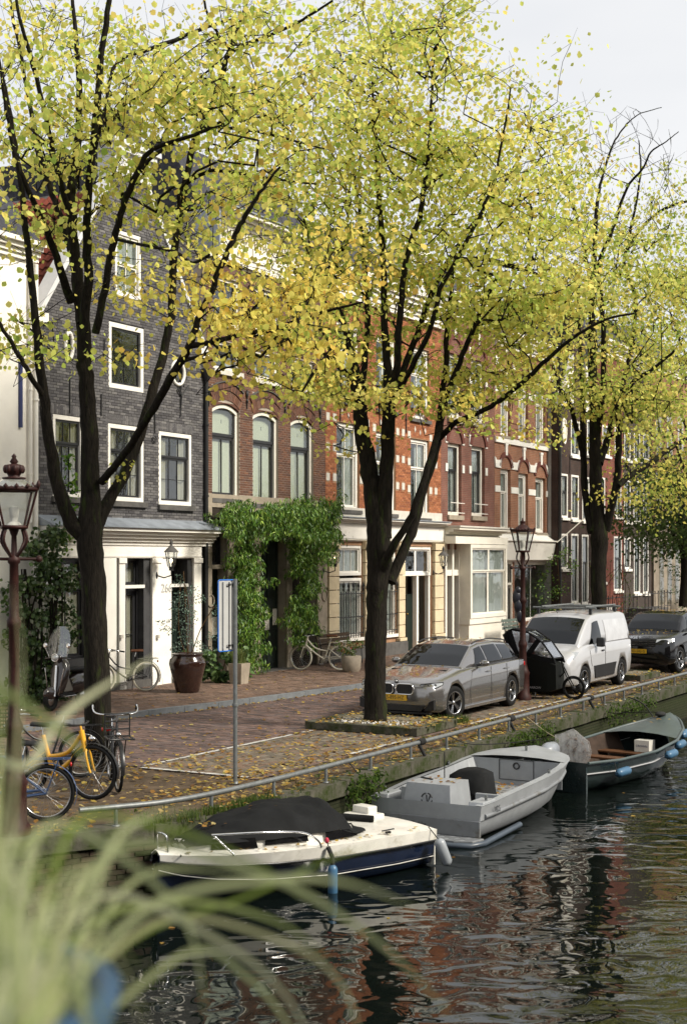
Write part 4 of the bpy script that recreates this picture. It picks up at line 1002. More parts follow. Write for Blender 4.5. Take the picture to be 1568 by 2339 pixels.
# ------------------------------------------------------------------ 6 dark brown house
def rowhouse(name, label, xl, xr, ztop, m, rows, fm='white_paint', sm='dark_paint', gable=False, steps=False, fw=.085, V=VF, corn='white_paint', sill='white_paint', cur=('sheer_curtain','sides'), split=.4, cu=(1,1), cl=(2,1)):
    hh, ww, X, Z = house(name, label, xl, xr, V); ops = [(X(a),X(b_),Z(a,c),Z(a,d)) for (a,b_,c,d) in rows]
    if gable:
        L_ = lambda z: 0 if z < gable else lerp(0, ww*.36, min(1,(z-gable)/.9)); R_ = lambda z: ww if z < gable else lerp(ww, ww*.64, min(1,(z-gable)/.9))
        wall_mb(L_, R_, [0,gable,gable+.45,gable+.9,ztop], ops).obj('wall', m, hh)
        q = MB()
        for s_ in (0,1):
            x0 = (ww*.0 if not s_ else ww); x1 = ww*.34 if not s_ else ww*.66
            pts_ = [(x0,gable),(x1,gable),(x1,gable+2.2),(lerp(x0,x1,.75),gable+1.5),(lerp(x0,x1,.35),gable+.7),(x0,gable+.45)]
            q.prism(pts_,'y',-.07,.12); q.obj('gable_scroll','white_paint',hh); q = MB()
        q.prism([(ww*.3,ztop),(ww*.7,ztop),(ww*.6,ztop+.5),(ww*.5,ztop+.7),(ww*.4,ztop+.5)],'y',-.1,.3); q.obj('gable_cap','white_paint',hh)
        shell(hh, ww, 9, gable-.05)
        q = MB(); q.prism([(0,gable),(ww,gable),(ww/2,ztop)],'y',.32,9); q.obj('roof','slate',hh)
    else:
        wall_mb(PBL(0), PBL(ww), [0,ztop], ops).obj('wall', m, hh); shell(hh, ww, 9, ztop-.05)
        cornice(hh, 0, ww, ztop-.6, ztop, .45, corn, 'cornice', 5)
        q = MB(); q.prism([(0,ztop),(2.3,ztop+2),(6.5,ztop+2),(9,ztop)],'x',0,ww); q.obj('roof','slate',hh)
    for o_ in ops:
        window(hh, *o_, y=.03, fw=fw, fm=fm, sm=sm, split=split, cu=cu, cl=cl, curtain=cur, mw=.03, sill=(sill,.11))
    return hh, ww, X, Z
brickmat('dark_brown_brick', (.070,.042,.034), (.055,.036,.031), (.06,.05,.045))
brickmat('red_brick', (.21,.06,.04), (.17,.05,.038), (.16,.10,.08))
brickmat('grey_brown_brick', (.075,.055,.047), (.062,.05,.044), (.08,.07,.06))
brickmat('ochre_brick', (.32,.15,.075), (.27,.13,.07), (.30,.22,.15))
VB = VF-.45
r6 = [(1281,1296,1182,1081),(1304,1321,1186,1084),(1329,1345,1190,1088)]
r6 += [(1281,1296,1300,1219),(1304,1320,1378,1219),(1328,1343,1380,1221),(1303,1323,1040,958),(1340,1356,1040,958)]
h6, w6, X, Z = rowhouse('dark_gable_house', 'dark brown brick house with white scrolled neck gable and oval relief', 1274, 1362, 13.4, 'dark_brown_brick', r6, gable=9.3, V=VB)
q = MB(); q.tube([(X(1286)+.22*math.cos(t),-.03,Z(1286,985)+.5*math.sin(t)) for t in np.linspace(0,2*pi,20)[:-1]],.05,6,closed=True); q.ell((X(1286),-.02,Z(1286,985)),.18,.05,.42,12,8); q.obj('oval_relief','cream_paint',h6)
for px in (1277,1299,1325): anchor(h6, X(px), Z(px,1060), .8); anchor(h6, X(px), Z(px,1245), .8)
downpipe(h6, .0, 0, 11.0, 'black_iron', .06)
r7 = [(1370,1381,1180,1090),(1403,1418,1180,1092),(1370,1381,1330,1225),(1401,1419,1350,1225),(1375,1392,1040,970),(1403,1418,1040,975)]
rowhouse('red_brick_house', 'narrow red brick house directly behind the third canal tree', 1363, 1422, 12.6, 'red_brick', r7, V=VB)
r8 = [(1425,1439,1192,1095),(1446,1462,1194,1097),(1468,1484,1196,1099),(1425,1439,1300,1228),(1447,1461,1356,1228),(1468,1480,1356,1228),(1425,1439,1050,985),(1447,1461,1050,988),(1468,1482,1050,990)]
rowhouse('dark_brown_corner_house', 'dark brown brick house with a stone stoop right of the third tree', 1423, 1487, 12.4, 'grey_brown_brick', r8, V=VB, cu=(2,2), cl=(2,2))
r9 = [(x,x+13,1216,1078) for x in range(1497,1600,25)]+[(x,x+13,1040,950) for x in range(1497,1600,25)]
h9, w9, X, Z = rowhouse('ochre_brick_house', 'wide ochre brick house with tall narrow windows and grey stone ground floor', 1488, 1600, 12.8, 'ochre_brick', r9, V=VB, fm='grey_paint', sm='dark_paint', fw=.3, sill='stone', cur=None)
q = MB(); q.box((0,-.1,0),(w9,-.03,Z(1490,1226))); q.box((0,-.2,Z(1490,1226)),(w9,0,Z(1490,1208))); q.obj('stone_base','stone',h9)
q = MB()
for x in range(1500,1600,18): q.box((X(x),-.14,.9),(X(x+9),-.102,Z(x,1240)))
q.obj('ground_window','window_glass',h9)
rowhouse('far_brick_house', 'distant red brick house beyond the ochre one', 1601, 1700, 11.5, 'red_brick', [(x,x+18,1200,1080) for x in (1612,1645,1675)], V=VB)
rowhouse('far_dark_house', 'last dark house of the row in the distance', 1701, 1850, 13.5, 'dark_brown_brick', [(x,x+26,1205,1080) for x in (1720,1760,1805)], V=VB)
# ================================================================== TREES
LC = [(3.8,(.50,.62,.12)),(4,(.72,.72,.18)),(3.6,(.87,.77,.24)),(1.7,(.89,.66,.18)),(1.8,(.30,.44,.08)),(.3,(.76,.44,.09))]
LCY = [(2.6,(.70,.70,.15)),(4,(.90,.77,.20)),(2.6,(.93,.68,.16)),(.9,(.82,.50,.11)),(1.2,(.44,.54,.10))]
LCG = [(4,(.30,.41,.07)),(4,(.52,.57,.12)),(3.4,(.75,.69,.17)),(2.2,(.87,.70,.17)),(2.4,(.14,.24,.04))]
class Tree:
    def __init__(s, name, label, x, ybase, Y, group='trees along the canal edge', seed=1):
        s.Y = Y; s.rnd = random.Random(seed); s.rng = np.random.default_rng(seed)
        p = P(x, ybase, Y); s.base = Vector((p.x, p.y, max(p.z, 0))); s.root = thing(name, label, 'tree', s.base, group=group)
        s.nodes = []; s.par = []; s.rad = []; s.load = []; s.chains = []; s.leaf = []; s.lcol = []; s.lsz = []
    def px(s, r): return r*s.Y/FP*.83
    def limb(s, pts, attach=None, k=5, wob=.008):
        """pts: (x, y, depth offset, radius px)"""
        w3 = [P(x, y, s.Y+d)-s.base for x,y,d,r in pts]; rr = [s.px(p[3]) for p in pts]
        n = len(pts); q = smoothpath(w3, k); R_ = [lerp(rr[min(i//k,n-1)], rr[min(i//k+1,n-1)], (i%k)/k) for i in range(len(q))]
        ids = []; par = attach
        if par is None and s.nodes:
            d = [(v-q[0]).length for v in s.nodes]; par = int(np.argmin(d))
        for i,(p,r) in enumerate(zip(q,R_)):
            p = p+Vector((s.rnd.gauss(0,wob),s.rnd.gauss(0,wob),0))*(1 if i else 0)
            s.nodes.append(p); s.par.append(par); s.rad.append(r); s.load.append(0); par = len(s.nodes)-1; ids.append(par)
        s.chains.append(([attach] if attach is not None else [])+ids); return ids
    def pads(s, specs, cols=LC, per=15, csize=.36, lsize=(.075,.115), depth=None, droopc=.25, dens=1.0, lk=1.45):
        """specs: (x, y, rx, ry, n clusters[, depth centre, depth spread])"""
        cl = []
        for sp in specs:
            x,y,rx,ry,n = sp[:5]; dc, ds = (sp[5], sp[6]) if len(sp) > 5 else (0, 1.3)
            left = max(1,int(n*dens*.84))
            while left > 0:      # leaves hang in flat sprays of a few clusters with air between them
                a = s.rnd.uniform(0,2*pi); r = math.sqrt(s.rnd.random()); c0 = P(x+rx*r*math.cos(a), y+ry*r*math.sin(a), s.Y+s.rnd.gauss(dc,ds))-s.base; sp_ = csize*1.15
                for _ in range(min(left, s.rnd.choice((2,3,3,4)))): cl.append(c0+Vector((s.rnd.gauss(0,sp_),s.rnd.gauss(0,sp_),s.rnd.gauss(0,.11)))); left -= 1
        arr = np.array([tuple(v) for v in s.nodes])
        cl.sort(key=lambda c: np.min(((arr-np.array(c))**2).sum(1)))
        for c in cl:
            arr = np.array([tuple(v) for v in s.nodes]); cc = np.array(c)
            d = ((arr-cc)**2).sum(1); d2 = d + np.where(arr[:,2] > c.z-.1, 1.2, 0) ; i = int(np.argmin(d2)); a = s.nodes[i]
            L_ = (c-a).length
            if L_ < .05: continue
            k = max(2, int(L_/.32)); mid = (a+c)/2+Vector((s.rnd.gauss(0,.08),s.rnd.gauss(0,.08),-.02+.06*L_))
            pts = []; par = i; ids = [i]
            for j in range(1, k+1):
                t = j/k; p = a*(1-t)**2+mid*2*t*(1-t)+c*t*t + Vector((s.rnd.gauss(0,.018),s.rnd.gauss(0,.018),s.rnd.gauss(0,.018)))
                s.nodes.append(p); s.par.append(par); s.rad.append(0); s.load.append(0); par = len(s.nodes)-1; ids.append(par)
            s.chains.append(ids); 
            n = max(3, int(s.rnd.gauss(per*lk*1.22, per*.3))); q = par
            while q is not None: s.load[q] += n; q = s.par[q]
            # leaves strung near the outer half of the twig and round its tip
            off = s.rng.normal(size=(n,3))*np.array([csize*1.0,csize*1.0,csize*.36]); off[:,2] -= droopc*csize
            s.leaf.append(cc+off); 
            base = leaf_cols(1, cols, s.rng, .1)[0]; mixc = leaf_cols(n, cols, s.rng, .12); t = s.rng.random((n,1))*.55+.2
            s.lcol.append(mixc*t*.8+base*(1-t*.8)); s.lsz.append(s.rng.uniform(lsize[0]*.5,lsize[1]*.95,n))
            for _ in range(3):
                o = Vector(tuple(s.rng.normal(size=3)*csize*.8)); s.nodes.append(c+o); s.par.append(par); s.rad.append(.0022); s.load.append(0); s.chains.append([par, len(s.nodes)-1])
    def bare(s, n, x, y, rx, ry, L_=.5):
        for _ in range(n):
            a = s.rnd.uniform(0,2*pi); r = math.sqrt(s.rnd.random()); c = P(x+rx*r*math.cos(a), y+ry*r*math.sin(a), s.Y+s.rnd.gauss(0,.8))-s.base
            arr = np.array([tuple(v) for v in s.nodes]); i = int(np.argmin(((arr-np.array(c))**2).sum(1)+np.where(arr[:,2]>c.z-.25,4,0))); a_ = s.nodes[i]
            k = max(2,int((c-a_).length/.4)); par = i; ids=[i]
            for j in range(1,k+1):
                p = a_.lerp(c, j/k)+Vector((s.rnd.gauss(0,.04),s.rnd.gauss(0,.04),s.rnd.gauss(0,.03))); s.nodes.append(p); s.par.append(par); s.rad.append(.0095*(1-.6*j/k)); s.load.append(0); par=len(s.nodes)-1; ids.append(par)
            q = i
            while q is not None: s.load[q]+=1; q=s.par[q]
            s.chains.append(ids)
    def finish(s, n_ind=0, flare=True, knots=()):
        q = MB(); thin = MB()
        for i in range(len(s.nodes)):
            s.rad[i] = max(s.rad[i], (.0036*max(1, s.load[i]/14)**.46) if s.load[i] else 0)
        for ch in s.chains:
            if len(ch) < 2: continue
            pts = [s.nodes[i] for i in ch]; r = [s.rad[i] for i in ch]
            if s.rad[ch[0]] > r[1]*1.6: r[0] = r[1]*1.25
            big = max(r) > .035
            if big and len(pts) > 6:
                r = [a*(1+.022*math.sin(i*1.7)+s.rnd.gauss(0,.015)) for i,a in enumerate(r)]
            (q if big else thin).tube(pts, r, 20 if max(r) > .09 else 8 if big else 4, cap=big, ridge=.035 if max(r) > .09 else 0)
        for (x,y,dd,r) in knots: p = P(x,y,s.Y+dd)-s.base; q.ell(p, s.px(r), s.px(r), s.px(r)*1.2, 10, 8)
        tr = q.obj('trunk', 'bark', s.root)
        if thin.v: tag(thin.obj('twigs', 'bark', s.root), kind='stuff')
        if not s.leaf: return s
        pts = np.concatenate(s.leaf); cols = np.concatenate(s.lcol); sz = np.concatenate(s.lsz); n = len(pts)
        ok = np.ones(n, bool)
        ind = []
        if n_ind:
            base = np.array(s.base); wp = pts+base; xs = CXP+wp[:,0]/wp[:,1]*FP; ys = HOR-(wp[:,2]-H)/wp[:,1]*FP
            vis = np.where((xs>0)&(xs<1568)&(ys>0)&(ys<2300))[0]; vis = vis[np.argsort(wp[vis,1])][:n_ind*2]; ind = s.rng.choice(vis, min(n_ind,len(vis)), replace=False); ok[ind] = False
        Fm = leaf_frames(n, .6, s.rng)
        cr = leaf_obj('crown', pts[ok], sz[ok], cols[ok], MATS['leaf'], s.root, frames=Fm[ok], small=s.Y>33, wid=1.15); tag(cr, kind='stuff')
        if n_ind:
            # alike single leaves in a few shades
            key = {}
            for j in ind:
                b_ = int(cols[j][1]*9)
                if b_ not in key:
                    t = MB(); c = tuple(cols[j]); t.add([tuple(v) for v in LT*np.array([1.15,1,1])], LF, c); key[b_] = t.mesh('leaf', MATS['leaf'])
                M_ = Matrix(Fm[j].tolist()).to_4x4(); o = D.objects.new('leaf', key[b_]); C.objects.link(o); o.parent = s.root
                o.matrix_local = Matrix.Translation(Vector(pts[j])) @ M_ @ Matrix.Scale(float(sz[j]), 4)
        s.root['n'] = n; del s.root['n']
        return s
# --- tree 1 (left, nearest)
T = Tree('linden_tree', 'large forked linden at the left edge with bikes leaning round its mossy trunk', 232, 1758, 20.9, seed=3)
T.limb([(236,1775,0,41),(230,1720,0,37),(224,1600,0,34),(218,1450,0,33),(212,1320,0,34),(206,1230,0,35),(205,1100,.05,26),(202,960,.1,23),(196,860,.1,21),(190,740,.1,20)])
a = T.limb([(190,740,.1,20),(178,640,.2,16),(166,540,.3,14),(163,440,.3,13),(173,370,.4,12),(182,256,.5,10),(176,120,.6,7),(160,-60,.7,4),(150,-160,.7,2)])
T.limb([(190,760,.1,15),(200,640,-.1,13),(199,500,-.3,11),(210,345,-.5,10),(230,148,-.7,9),(250,0,-.9,7),(262,-120,-1,4)])
T.limb([(163,690,.1,13),(132,600,-.3,10),(112,540,-.5,9),(85,480,-.8,8),(60,420,-1.1,7),(30,340,-1.2,6),(12,230,-1.4,5),(-12,80,-1.5,3)])
T.limb([(168,600,.3,12),(140,500,.7,9),(120,444,.9,8.5),(85,330,1.2,7.5),(62,200,1.4,6),(32,50,1.6,5),(12,-60,1.7,3)])
T.limb([(164,500,.3,10),(135,404,.0,8),(112,296,-.3,7),(76,148,-.6,6),(44,40,-.9,4.5),(30,-80,-1,3)])
T.limb([(206,1240,0,24),(160,1190,-.1,20),(130,1100,-.2,17),(112,1000,-.3,15),(100,900,-.4,13.5),(88,800,-.5,12),(74,660,-.6,9.5),(55,480,-.8,8),(30,300,-.9,6),(5,160,-1,4)])
T.limb([(98,905,-.4,9),(66,850,-.7,7),(36,800,-.9,6),(2,742,-1.1,5),(-40,690,-1.2,3)])
T.limb([(212,1215,0,20),(250,1140,.2,16),(290,1070,.3,15),(325,975,.4,14),(352,880,.5,13),(375,800,.6,12),(392,700,.6,11),(398,570,.7,11),(424,419,.8,10),(444,316,.9,9),(478,256,1.0,9),(505,175,1.1,8),(522,120,1.1,7),(560,20,1.2,4.5),(585,-80,1.3,3)])
T.limb([(232,1100,0,12),(265,1060,-.4,10),(310,1000,-.8,10),(350,930,-1.1,11),(398,850,-1.4,11),(432,792,-1.6,10),(455,720,-1.7,8),(480,670,-1.8,8),(518,575,-2,7.5),(545,520,-2.1,7),(566,483,-2.2,6),(600,430,-2.3,4),(640,380,-2.4,3)])
T.limb([(434,790,-1.6,8),(490,780,-1.8,7),(545,765,-2,6.5),(610,752,-2.1,6),(660,742,-2.2,5.5),(740,712,-2.4,4),(830,690,-2.5,2.5)])
T.limb([(218,760,-.1,11),(240,660,-.3,10),(259,553,-.5,9.5),(285,460,-.7,9),(315,390,-.9,8),(350,340,-1,6),(440,308,-1.2,4),(520,270,-1.3,3)])
T.limb([(264,535,-.5,7),(290,440,-.2,6),(330,375,0,6),(390,330,.2,5),(440,310,.3,4)])
T.limb([(213,360,-.5,6),(240,240,-.3,5.5),(266,143,0,5),(330,115,.2,6),(400,90,.4,5.5),(493,54,.6,4.5),(600,28,.7,3)])
T.limb([(523,120,1.1,6),(575,95,.9,5.5),(631,74,.7,5),(690,45,.5,4),(760,0,.3,3)])
T.limb([(444,316,.9,6),(466,291,.8,6),(530,293,.6,5.5),(592,301,.5,5),(660,318,.3,4),(740,340,.2,3)])
T.limb([(260,545,-.5,5),(330,560,-1.3,5.5),(400,575,-1.6,5),(440,600,-1.8,4.5),(480,580,-1.9,3.5)])
T.limb([(424,419,.8,6),(480,390,.5,5.5),(540,395,.3,5),(640,410,.1,4),(720,420,0,3)])
T.limb([(533,118,1.1,5),(500,80,.6,4.5),(470,20,.3,3.5),(455,-60,.2,3)])
T.pads([(120,80,140,110,60),(300,150,150,130,85),(480,120,150,120,75),(620,120,130,130,55),(90,280,120,110,60),(260,290,130,90,55),(420,240,130,90,50),(600,300,130,110,60),
        (150,430,150,60,34),(60,560,70,100,26),(40,720,60,110,22),(95,830,50,60,9),(560,470,120,70,44),(420,480,110,60,22),(300,400,70,50,14)], LC, per=13, csize=.32, lsize=(.085,.125), dens=.8)
T.pads([(560,680,110,70,44,-2,.7),(660,760,110,80,48,-2.2,.6),(500,620,70,50,16,-1.9,.6),(600,850,90,40,9,-2,.5),(520,830,40,40,7,-1.9,.5),(360,640,90,60,12,-1.2,.7),(400,720,80,60,10,-1.2,.7),(280,650,60,40,8),(740,680,110,90,40,-2.3,.7),(740,560,110,90,34,-1.6,1),(250,800,40,60,2),(320,760,40,60,3)], LCY, per=12, csize=.28, lsize=(.085,.125), dens=.8)
T.pads([(262,1055,20,14,2,0,.1),(255,1085,20,20,1,0,.1)], LCG, per=8, csize=.12, lsize=(.06,.09))
T.finish(300, knots=[])
# --- tree 2 (middle)
T = Tree('linden_tree', 'middle linden rising from the stone edged bed beside the grey estate car', 857, 1648, 25.9, seed=5)
T.limb([(857,1655,0,35),(857,1600,0,29.5),(857,1500,0,28),(859,1400,0,28),(862,1330,0,30),(866,1275,0,36),(862,1210,0,31),(850,1120,.1,25),(838,1050,.1,22),(826,985,.1,21),(820,925,.1,20),(806,830,.1,12),(790,760,.1,9),(768,690,.2,7),(745,630,.3,5)])
T.limb([(874,1230,0,26),(880,1120,0,20),(885,1020,0,18),(888,930,0,18),(884,840,0,12),(878,740,.1,10),(876,620,.2,9),(868,480,.3,7),(858,330,.4,5),(850,180,.5,3)])
T.limb([(822,935,.1,12),(830,850,.5,9),(838,760,.7,8),(835,650,.9,7),(822,500,1.1,5),(800,330,1.2,4),(790,180,1.3,3)])
T.limb([(889,925,0,13),(905,840,-.3,10),(912,740,-.5,9),(920,640,-.6,8),(935,560,-.7,7),(960,480,-.8,6),(975,380,-.9,5),(985,240,-1,4),(990,110,-1,3)])
T.limb([(900,905,0,10),(930,820,.5,8),(955,755,.8,7.5),(984,672,1,7),(1021,600,1.2,6.5),(1055,545,1.3,6),(1083,505,1.4,5.5),(1145,424,1.5,5),(1185,360,1.6,4),(1215,290,1.7,3)])
T.limb([(906,900,0,9),(950,820,-.6,7.5),(984,747,-.9,7),(1006,660,-1.1,6.5),(1053,573,-1.3,6),(1100,480,-1.5,5),(1130,400,-1.6,4),(1150,300,-1.7,3),(1165,200,-1.8,2)])
T.limb([(890,1330,0,17),(925,1250,.2,13),(945,1200,.3,14),(965,1120,.4,12),(985,1060,.4,12),(1000,1000,.4,12),(1006,940,.5,11),(1014,870,.5,8),(1021,759,.6,7),(1028,672,.6,5.5),(1040,560,.7,4)])
T.limb([(872,1300,-.1,16),(905,1235,-.4,10),(935,1190,-.5,10),(960,1120,-.6,9),(985,1040,-.4,9),(1003,970,.1,9),(1020,900,-.3,8),(1045,840,-.6,7),(1066,784,-.8,6.5),(1108,685,-1.1,5.5),(1140,620,-1.3,4)])
T.limb([(1004,1000,.3,9),(1040,965,0,7.5),(1085,945,-.3,7),(1130,922,-.6,6.5),(1193,873,-.9,6.5),(1250,820,-1.2,5.5),(1306,773,-1.4,4.5),(1380,730,-1.6,3.5),(1450,715,-1.7,2.5)])
T.limb([(1008,940,.4,6),(1050,920,1,5),(1110,915,1.4,4.5),(1170,912,1.7,3)])
T.limb([(1000,672,1,6),(1045,710,1.5,5),(1090,705,1.9,5),(1125,700,2.1,3)])
T.limb([(806,870,.1,8),(770,830,.3,8),(750,790,.5,7),(730,730,.6,5),(700,650,.7,4)])
T.limb([(772,835,.3,6),(720,790,0,6),(690,750,-.2,5),(655,690,-.4,3.5)])
T.limb([(1083,505,1.4,4),(1150,470,1,4),(1230,440,.6,3)])
T.limb([(1021,605,1.2,4),(1090,590,.8,4),(1180,610,.4,3.5),(1260,640,.2,2.5)])
T.pads([(760,250,170,150,95),(920,150,130,150,75),(1000,250,100,130,45),(720,430,160,110,80),(880,380,150,130,90),(1020,430,130,120,75),(830,560,180,90,70,.7,1.1),(1010,570,150,90,56,.9,1.0),
        (1170,420,110,110,60),(1190,280,70,80,26),(1200,560,120,100,70),(740,640,130,80,44),(900,680,110,70,24,1.5,.6),(1100,690,120,80,60),(1220,700,110,90,55),(1290,620,70,80,22),(1260,480,60,90,20),
        (820,760,120,60,22,1.3,.7),(960,790,80,60,10,1.3,.6),(1120,810,100,70,44),(1200,180,30,50,5),(960,40,110,80,28),(840,60,110,80,30)], LC, per=17, csize=.36, lsize=(.085,.125))
T.pads([(830,895,90,30,34),(760,880,60,40,18),(1050,870,90,50,26),(1140,880,80,50,22),(960,905,50,25,11),(700,880,50,35,14),(1080,955,40,25,7),(1180,960,40,25,7),(800,1010,22,50,6),(760,820,70,60,22),(1230,850,60,60,16),(640,800,60,60,14)], LCY+LC, per=14, csize=.26, lsize=(.085,.12))
T.finish(300, knots=[])
# --- tree 3 (right)
T = Tree('linden_tree', 'third linden between the white van and the black car, its top branches bare', 1370, 1545, 36.7, seed=8)
T.limb([(1370,1565,0,26),(1369,1500,0,23),(1368,1400,0,21),(1366,1300,0,21),(1368,1230,0,24),(1364,1180,0,20),(1360,1100,0,17),(1359,1020,0,16),(1357,930,0,14),(1352,850,0,12),(1350,740,0,9),(1353,640,0,8),(1362,480,.2,5.5),(1374,408,.4,3.6),(1399,330,.6,2.6),(1425,290,.7,2),(1455,262,.8,1.5),(1510,245,.9,1)])
T.limb([(1352,1215,0,13),(1338,1150,.2,10),(1332,1060,.3,9),(1331,980,.4,8),(1328,870,.5,7),(1322,760,.6,5),(1318,640,.7,4)])
T.limb([(1331,1040,.3,8),(1316,980,0,7),(1300,920,-.2,6),(1278,885,-.4,5),(1262,830,-.5,3)])
T.limb([(1362,1000,0,10),(1375,900,-.4,8),(1378,800,-.7,7),(1374,700,-.9,6),(1368,602,-1,5.5),(1399,523,-1.2,4.5),(1429,432,-1.4,3.5),(1465,387,-1.6,2.8),(1486,347,-1.7,2.2),(1520,323,-1.8,1.5),(1550,300,-1.8,1)])
T.limb([(1360,800,0,6),(1345,640,.5,5),(1335,577,.7,5),(1314,493,.9,4.5),(1290,417,1,4),(1270,360,1.1,2.5)])
T.limb([(1382,1210,0,14),(1404,1120,-.3,10),(1412,1040,-.5,9),(1412,960,-.6,8),(1408,900,-.6,7),(1430,890,-1,6),(1448,870,-1.2,5.5),(1470,855,-1.3,5),(1486,846,-1.4,4.5),(1540,800,-1.6,3)])
T.limb([(1410,1110,-.4,9),(1440,1085,0,8),(1482,1060,.4,7.5),(1515,1035,.7,7),(1545,1015,.9,6),(1600,980,1.2,4)])
T.limb([(1368,1060,0,11),(1385,1010,.5,9),(1400,950,.8,8),(1415,900,1,7),(1440,800,1.3,6),(1450,680,1.5,5.5),(1425,600,1.6,4.5),(1445,500,1.7,3.6),(1462,400,1.8,2.6),(1458,320,1.9,1.6)])
T.limb([(1429,575,1.6,4.5),(1474,508,1.4,4),(1529,471,1.2,4),(1590,455,1,3)])
T.pads([(1330,560,70,110,34),(1480,590,100,60,40),(1390,520,90,60,22),(1330,700,80,90,38),(1450,700,120,90,44),(1530,660,60,70,34),(1350,850,70,80,24),(1480,850,110,90,44),(1540,770,60,80,32),(1300,420,50,80,14),(1370,370,50,50,4),(1500,950,90,60,36),(1430,950,60,60,18),(1530,480,50,40,10),(1500,360,50,40,4),(1300,290,30,30,3)], LC+LCG, per=26, csize=.50, lsize=(.10,.145))
T.pads([(1400,1040,60,60,7),(1490,1060,70,40,14),(1450,1110,60,40,8),(1330,950,60,60,10),(1275,860,50,60,14)], LCY+LCG, per=22, csize=.42, lsize=(.10,.14))
T.bare(90, 1430, 350, 120, 110)
T.finish(0)
# --- more trees further along the row and behind
def simple_tree(name, label, x, yb, Y, top, rx, dens, cols, seed, per=34, cs=.8, ls=(.14,.2), group='trees along the canal edge'):
    T = Tree(name, label, x, yb, Y, seed=seed, group=group); s_ = FP/Y
    h_ = yb-top; T.limb([(x,yb,0,.24*s_),(x+3,yb-h_*.25,0,.2*s_),(x-4,yb-h_*.5,0,.15*s_),(x+6,yb-h_*.8,0,.05*s_)])
    for a,b_ in [(-1,.3),(1,.28),(-1,.42),(1,.45),(1,.6),(-1,.6)]:
        T.limb([(x,yb-h_*b_,0,.11*s_),(x+a*rx*.4,yb-h_*(b_+.12),random.uniform(-1,1),.07*s_),(x+a*rx*.75,yb-h_*(b_+.28),random.uniform(-2,2),.03*s_)])
    T.pads([(x+random.uniform(-.5,.5)*rx, lerp(yb-h_*.38, top, random.random()**.8), rx*.5, h_*.14, dens//8, 0, 1.8) for _ in range(9)], cols, per=per, csize=cs, lsize=ls)
    return T.finish(0)
simple_tree('linden_tree', 'dark green linden at the right picture edge behind the third linden', 1640, 1490, 50, 600, 150, 150, LCG, 21)
simple_tree('linden_tree', 'furthest yellow linden down the row beyond the black car', 1760, 1440, 66, 700, 150, 120, LC, 22)
simple_tree('linden_tree', 'linden beyond the frame at the end of the canal row', 1900, 1410, 85, 760, 150, 110, LC, 23)
DG = [(3,(.035,.06,.02)),(2,(.06,.10,.025)),(1,(.10,.13,.03))]
simple_tree('evergreen_tree', 'dark evergreen tree in front of the far ochre brick house', 1560, 1385, 57, 985, 60, 170, DG, 24, ls=(.12,.2), group='trees by the far facades')
# ================================================================== CARS
mat('rim_metal', (.45,.45,.46), .25, 1, var=.05); mat('plate_yellow', (.72,.42,.02), .4, var=.03); mat('plate_blue',(.02,.06,.35),.4); mat('black_trim', (.012,.012,.013), .35, var=.05); mat('black_plastic', (.02,.02,.021), .6, var=.1)
mat('lamp_lens', (.45,.47,.48), .08, .3, var=.1, scale=20, coat=1); mat('red_lens', (.35,.01,.01), .15)
def wheel_mesh(r, w_, spokes=5, col='rim_metal', inset=.03):
    """wheel with axle along y; outer face at -y"""
    t = MB(); prof = [(r*.66,-w_/2+.012),(r*.80,-w_/2),(r*.95,-w_/2+.01),(r,-w_/2+.04),(r,w_/2-.04),(r*.95,w_/2),(r*.66,w_/2)]
    n = 36; vs = []
    for (rr, y) in prof:
        for k in range(n): a = 2*pi*k/n; vs.append((rr*math.cos(a), y, rr*math.sin(a)))
    t.smooth = True; t.add(vs, [(i*n+k,i*n+(k+1)%n,(i+1)*n+(k+1)%n,(i+1)*n+k) for i in range(len(prof)-1) for k in range(n)])
    tyre = t.mesh('tyre', MATS['rubber'])
    t = MB(); vs = []
    prof = [(r*.68,-w_/2+.008),(r*.64,-w_/2+.004),(r*.61,-w_/2+.03),(r*.60,w_/2-.02)]
    for (rr, y) in prof:
        for k in range(n): a = 2*pi*k/n; vs.append((rr*math.cos(a), y, rr*math.sin(a)))
    t.smooth = True; t.add(vs, [(i*n+k,i*n+(k+1)%n,(i+1)*n+(k+1)%n,(i+1)*n+k) for i in range(len(prof)-1) for k in range(n)]); t.smooth = False
    for k in range(spokes):
        for dd in (-.13,.13):
            a = 2*pi*k/spokes; a1 = a+dd; r0, r1 = r*.10, r*.64; wd = r*.045
            c, s_ = math.cos(a), math.sin(a); c1, s1 = math.cos(a1), math.sin(a1); px, pz = -s_*wd, c*wd
            y0, y1, y2 = -w_/2+inset+.015, -w_/2+.02, -w_/2+inset+.06
            A = [(c*r0+px,y0,s_*r0+pz),(c*r0-px,y0,s_*r0-pz),(c1*r1-px,y1,s1*r1-pz),(c1*r1+px,y1,s1*r1+pz)]
            B_ = [(x,y2,z) for x,_,z in A]; t.add(A+B_, [(0,1,2,3),(7,6,5,4),(0,4,5,1),(1,5,6,2),(2,6,7,3),(3,7,4,0)])
    t.ell((0,-w_/2+inset+.01,0), r*.13,.02,r*.13,12,6)
    rim = t.mesh('rim', MATS[col])
    t = MB(); t.add([(r*.6*math.cos(2*pi*k/24),-w_/2+inset+.07,r*.6*math.sin(2*pi*k/24)) for k in range(24)], [tuple(range(24))]); disc = t.mesh('brake_disc', MATS['black_plastic'])
    return tyre, rim, disc
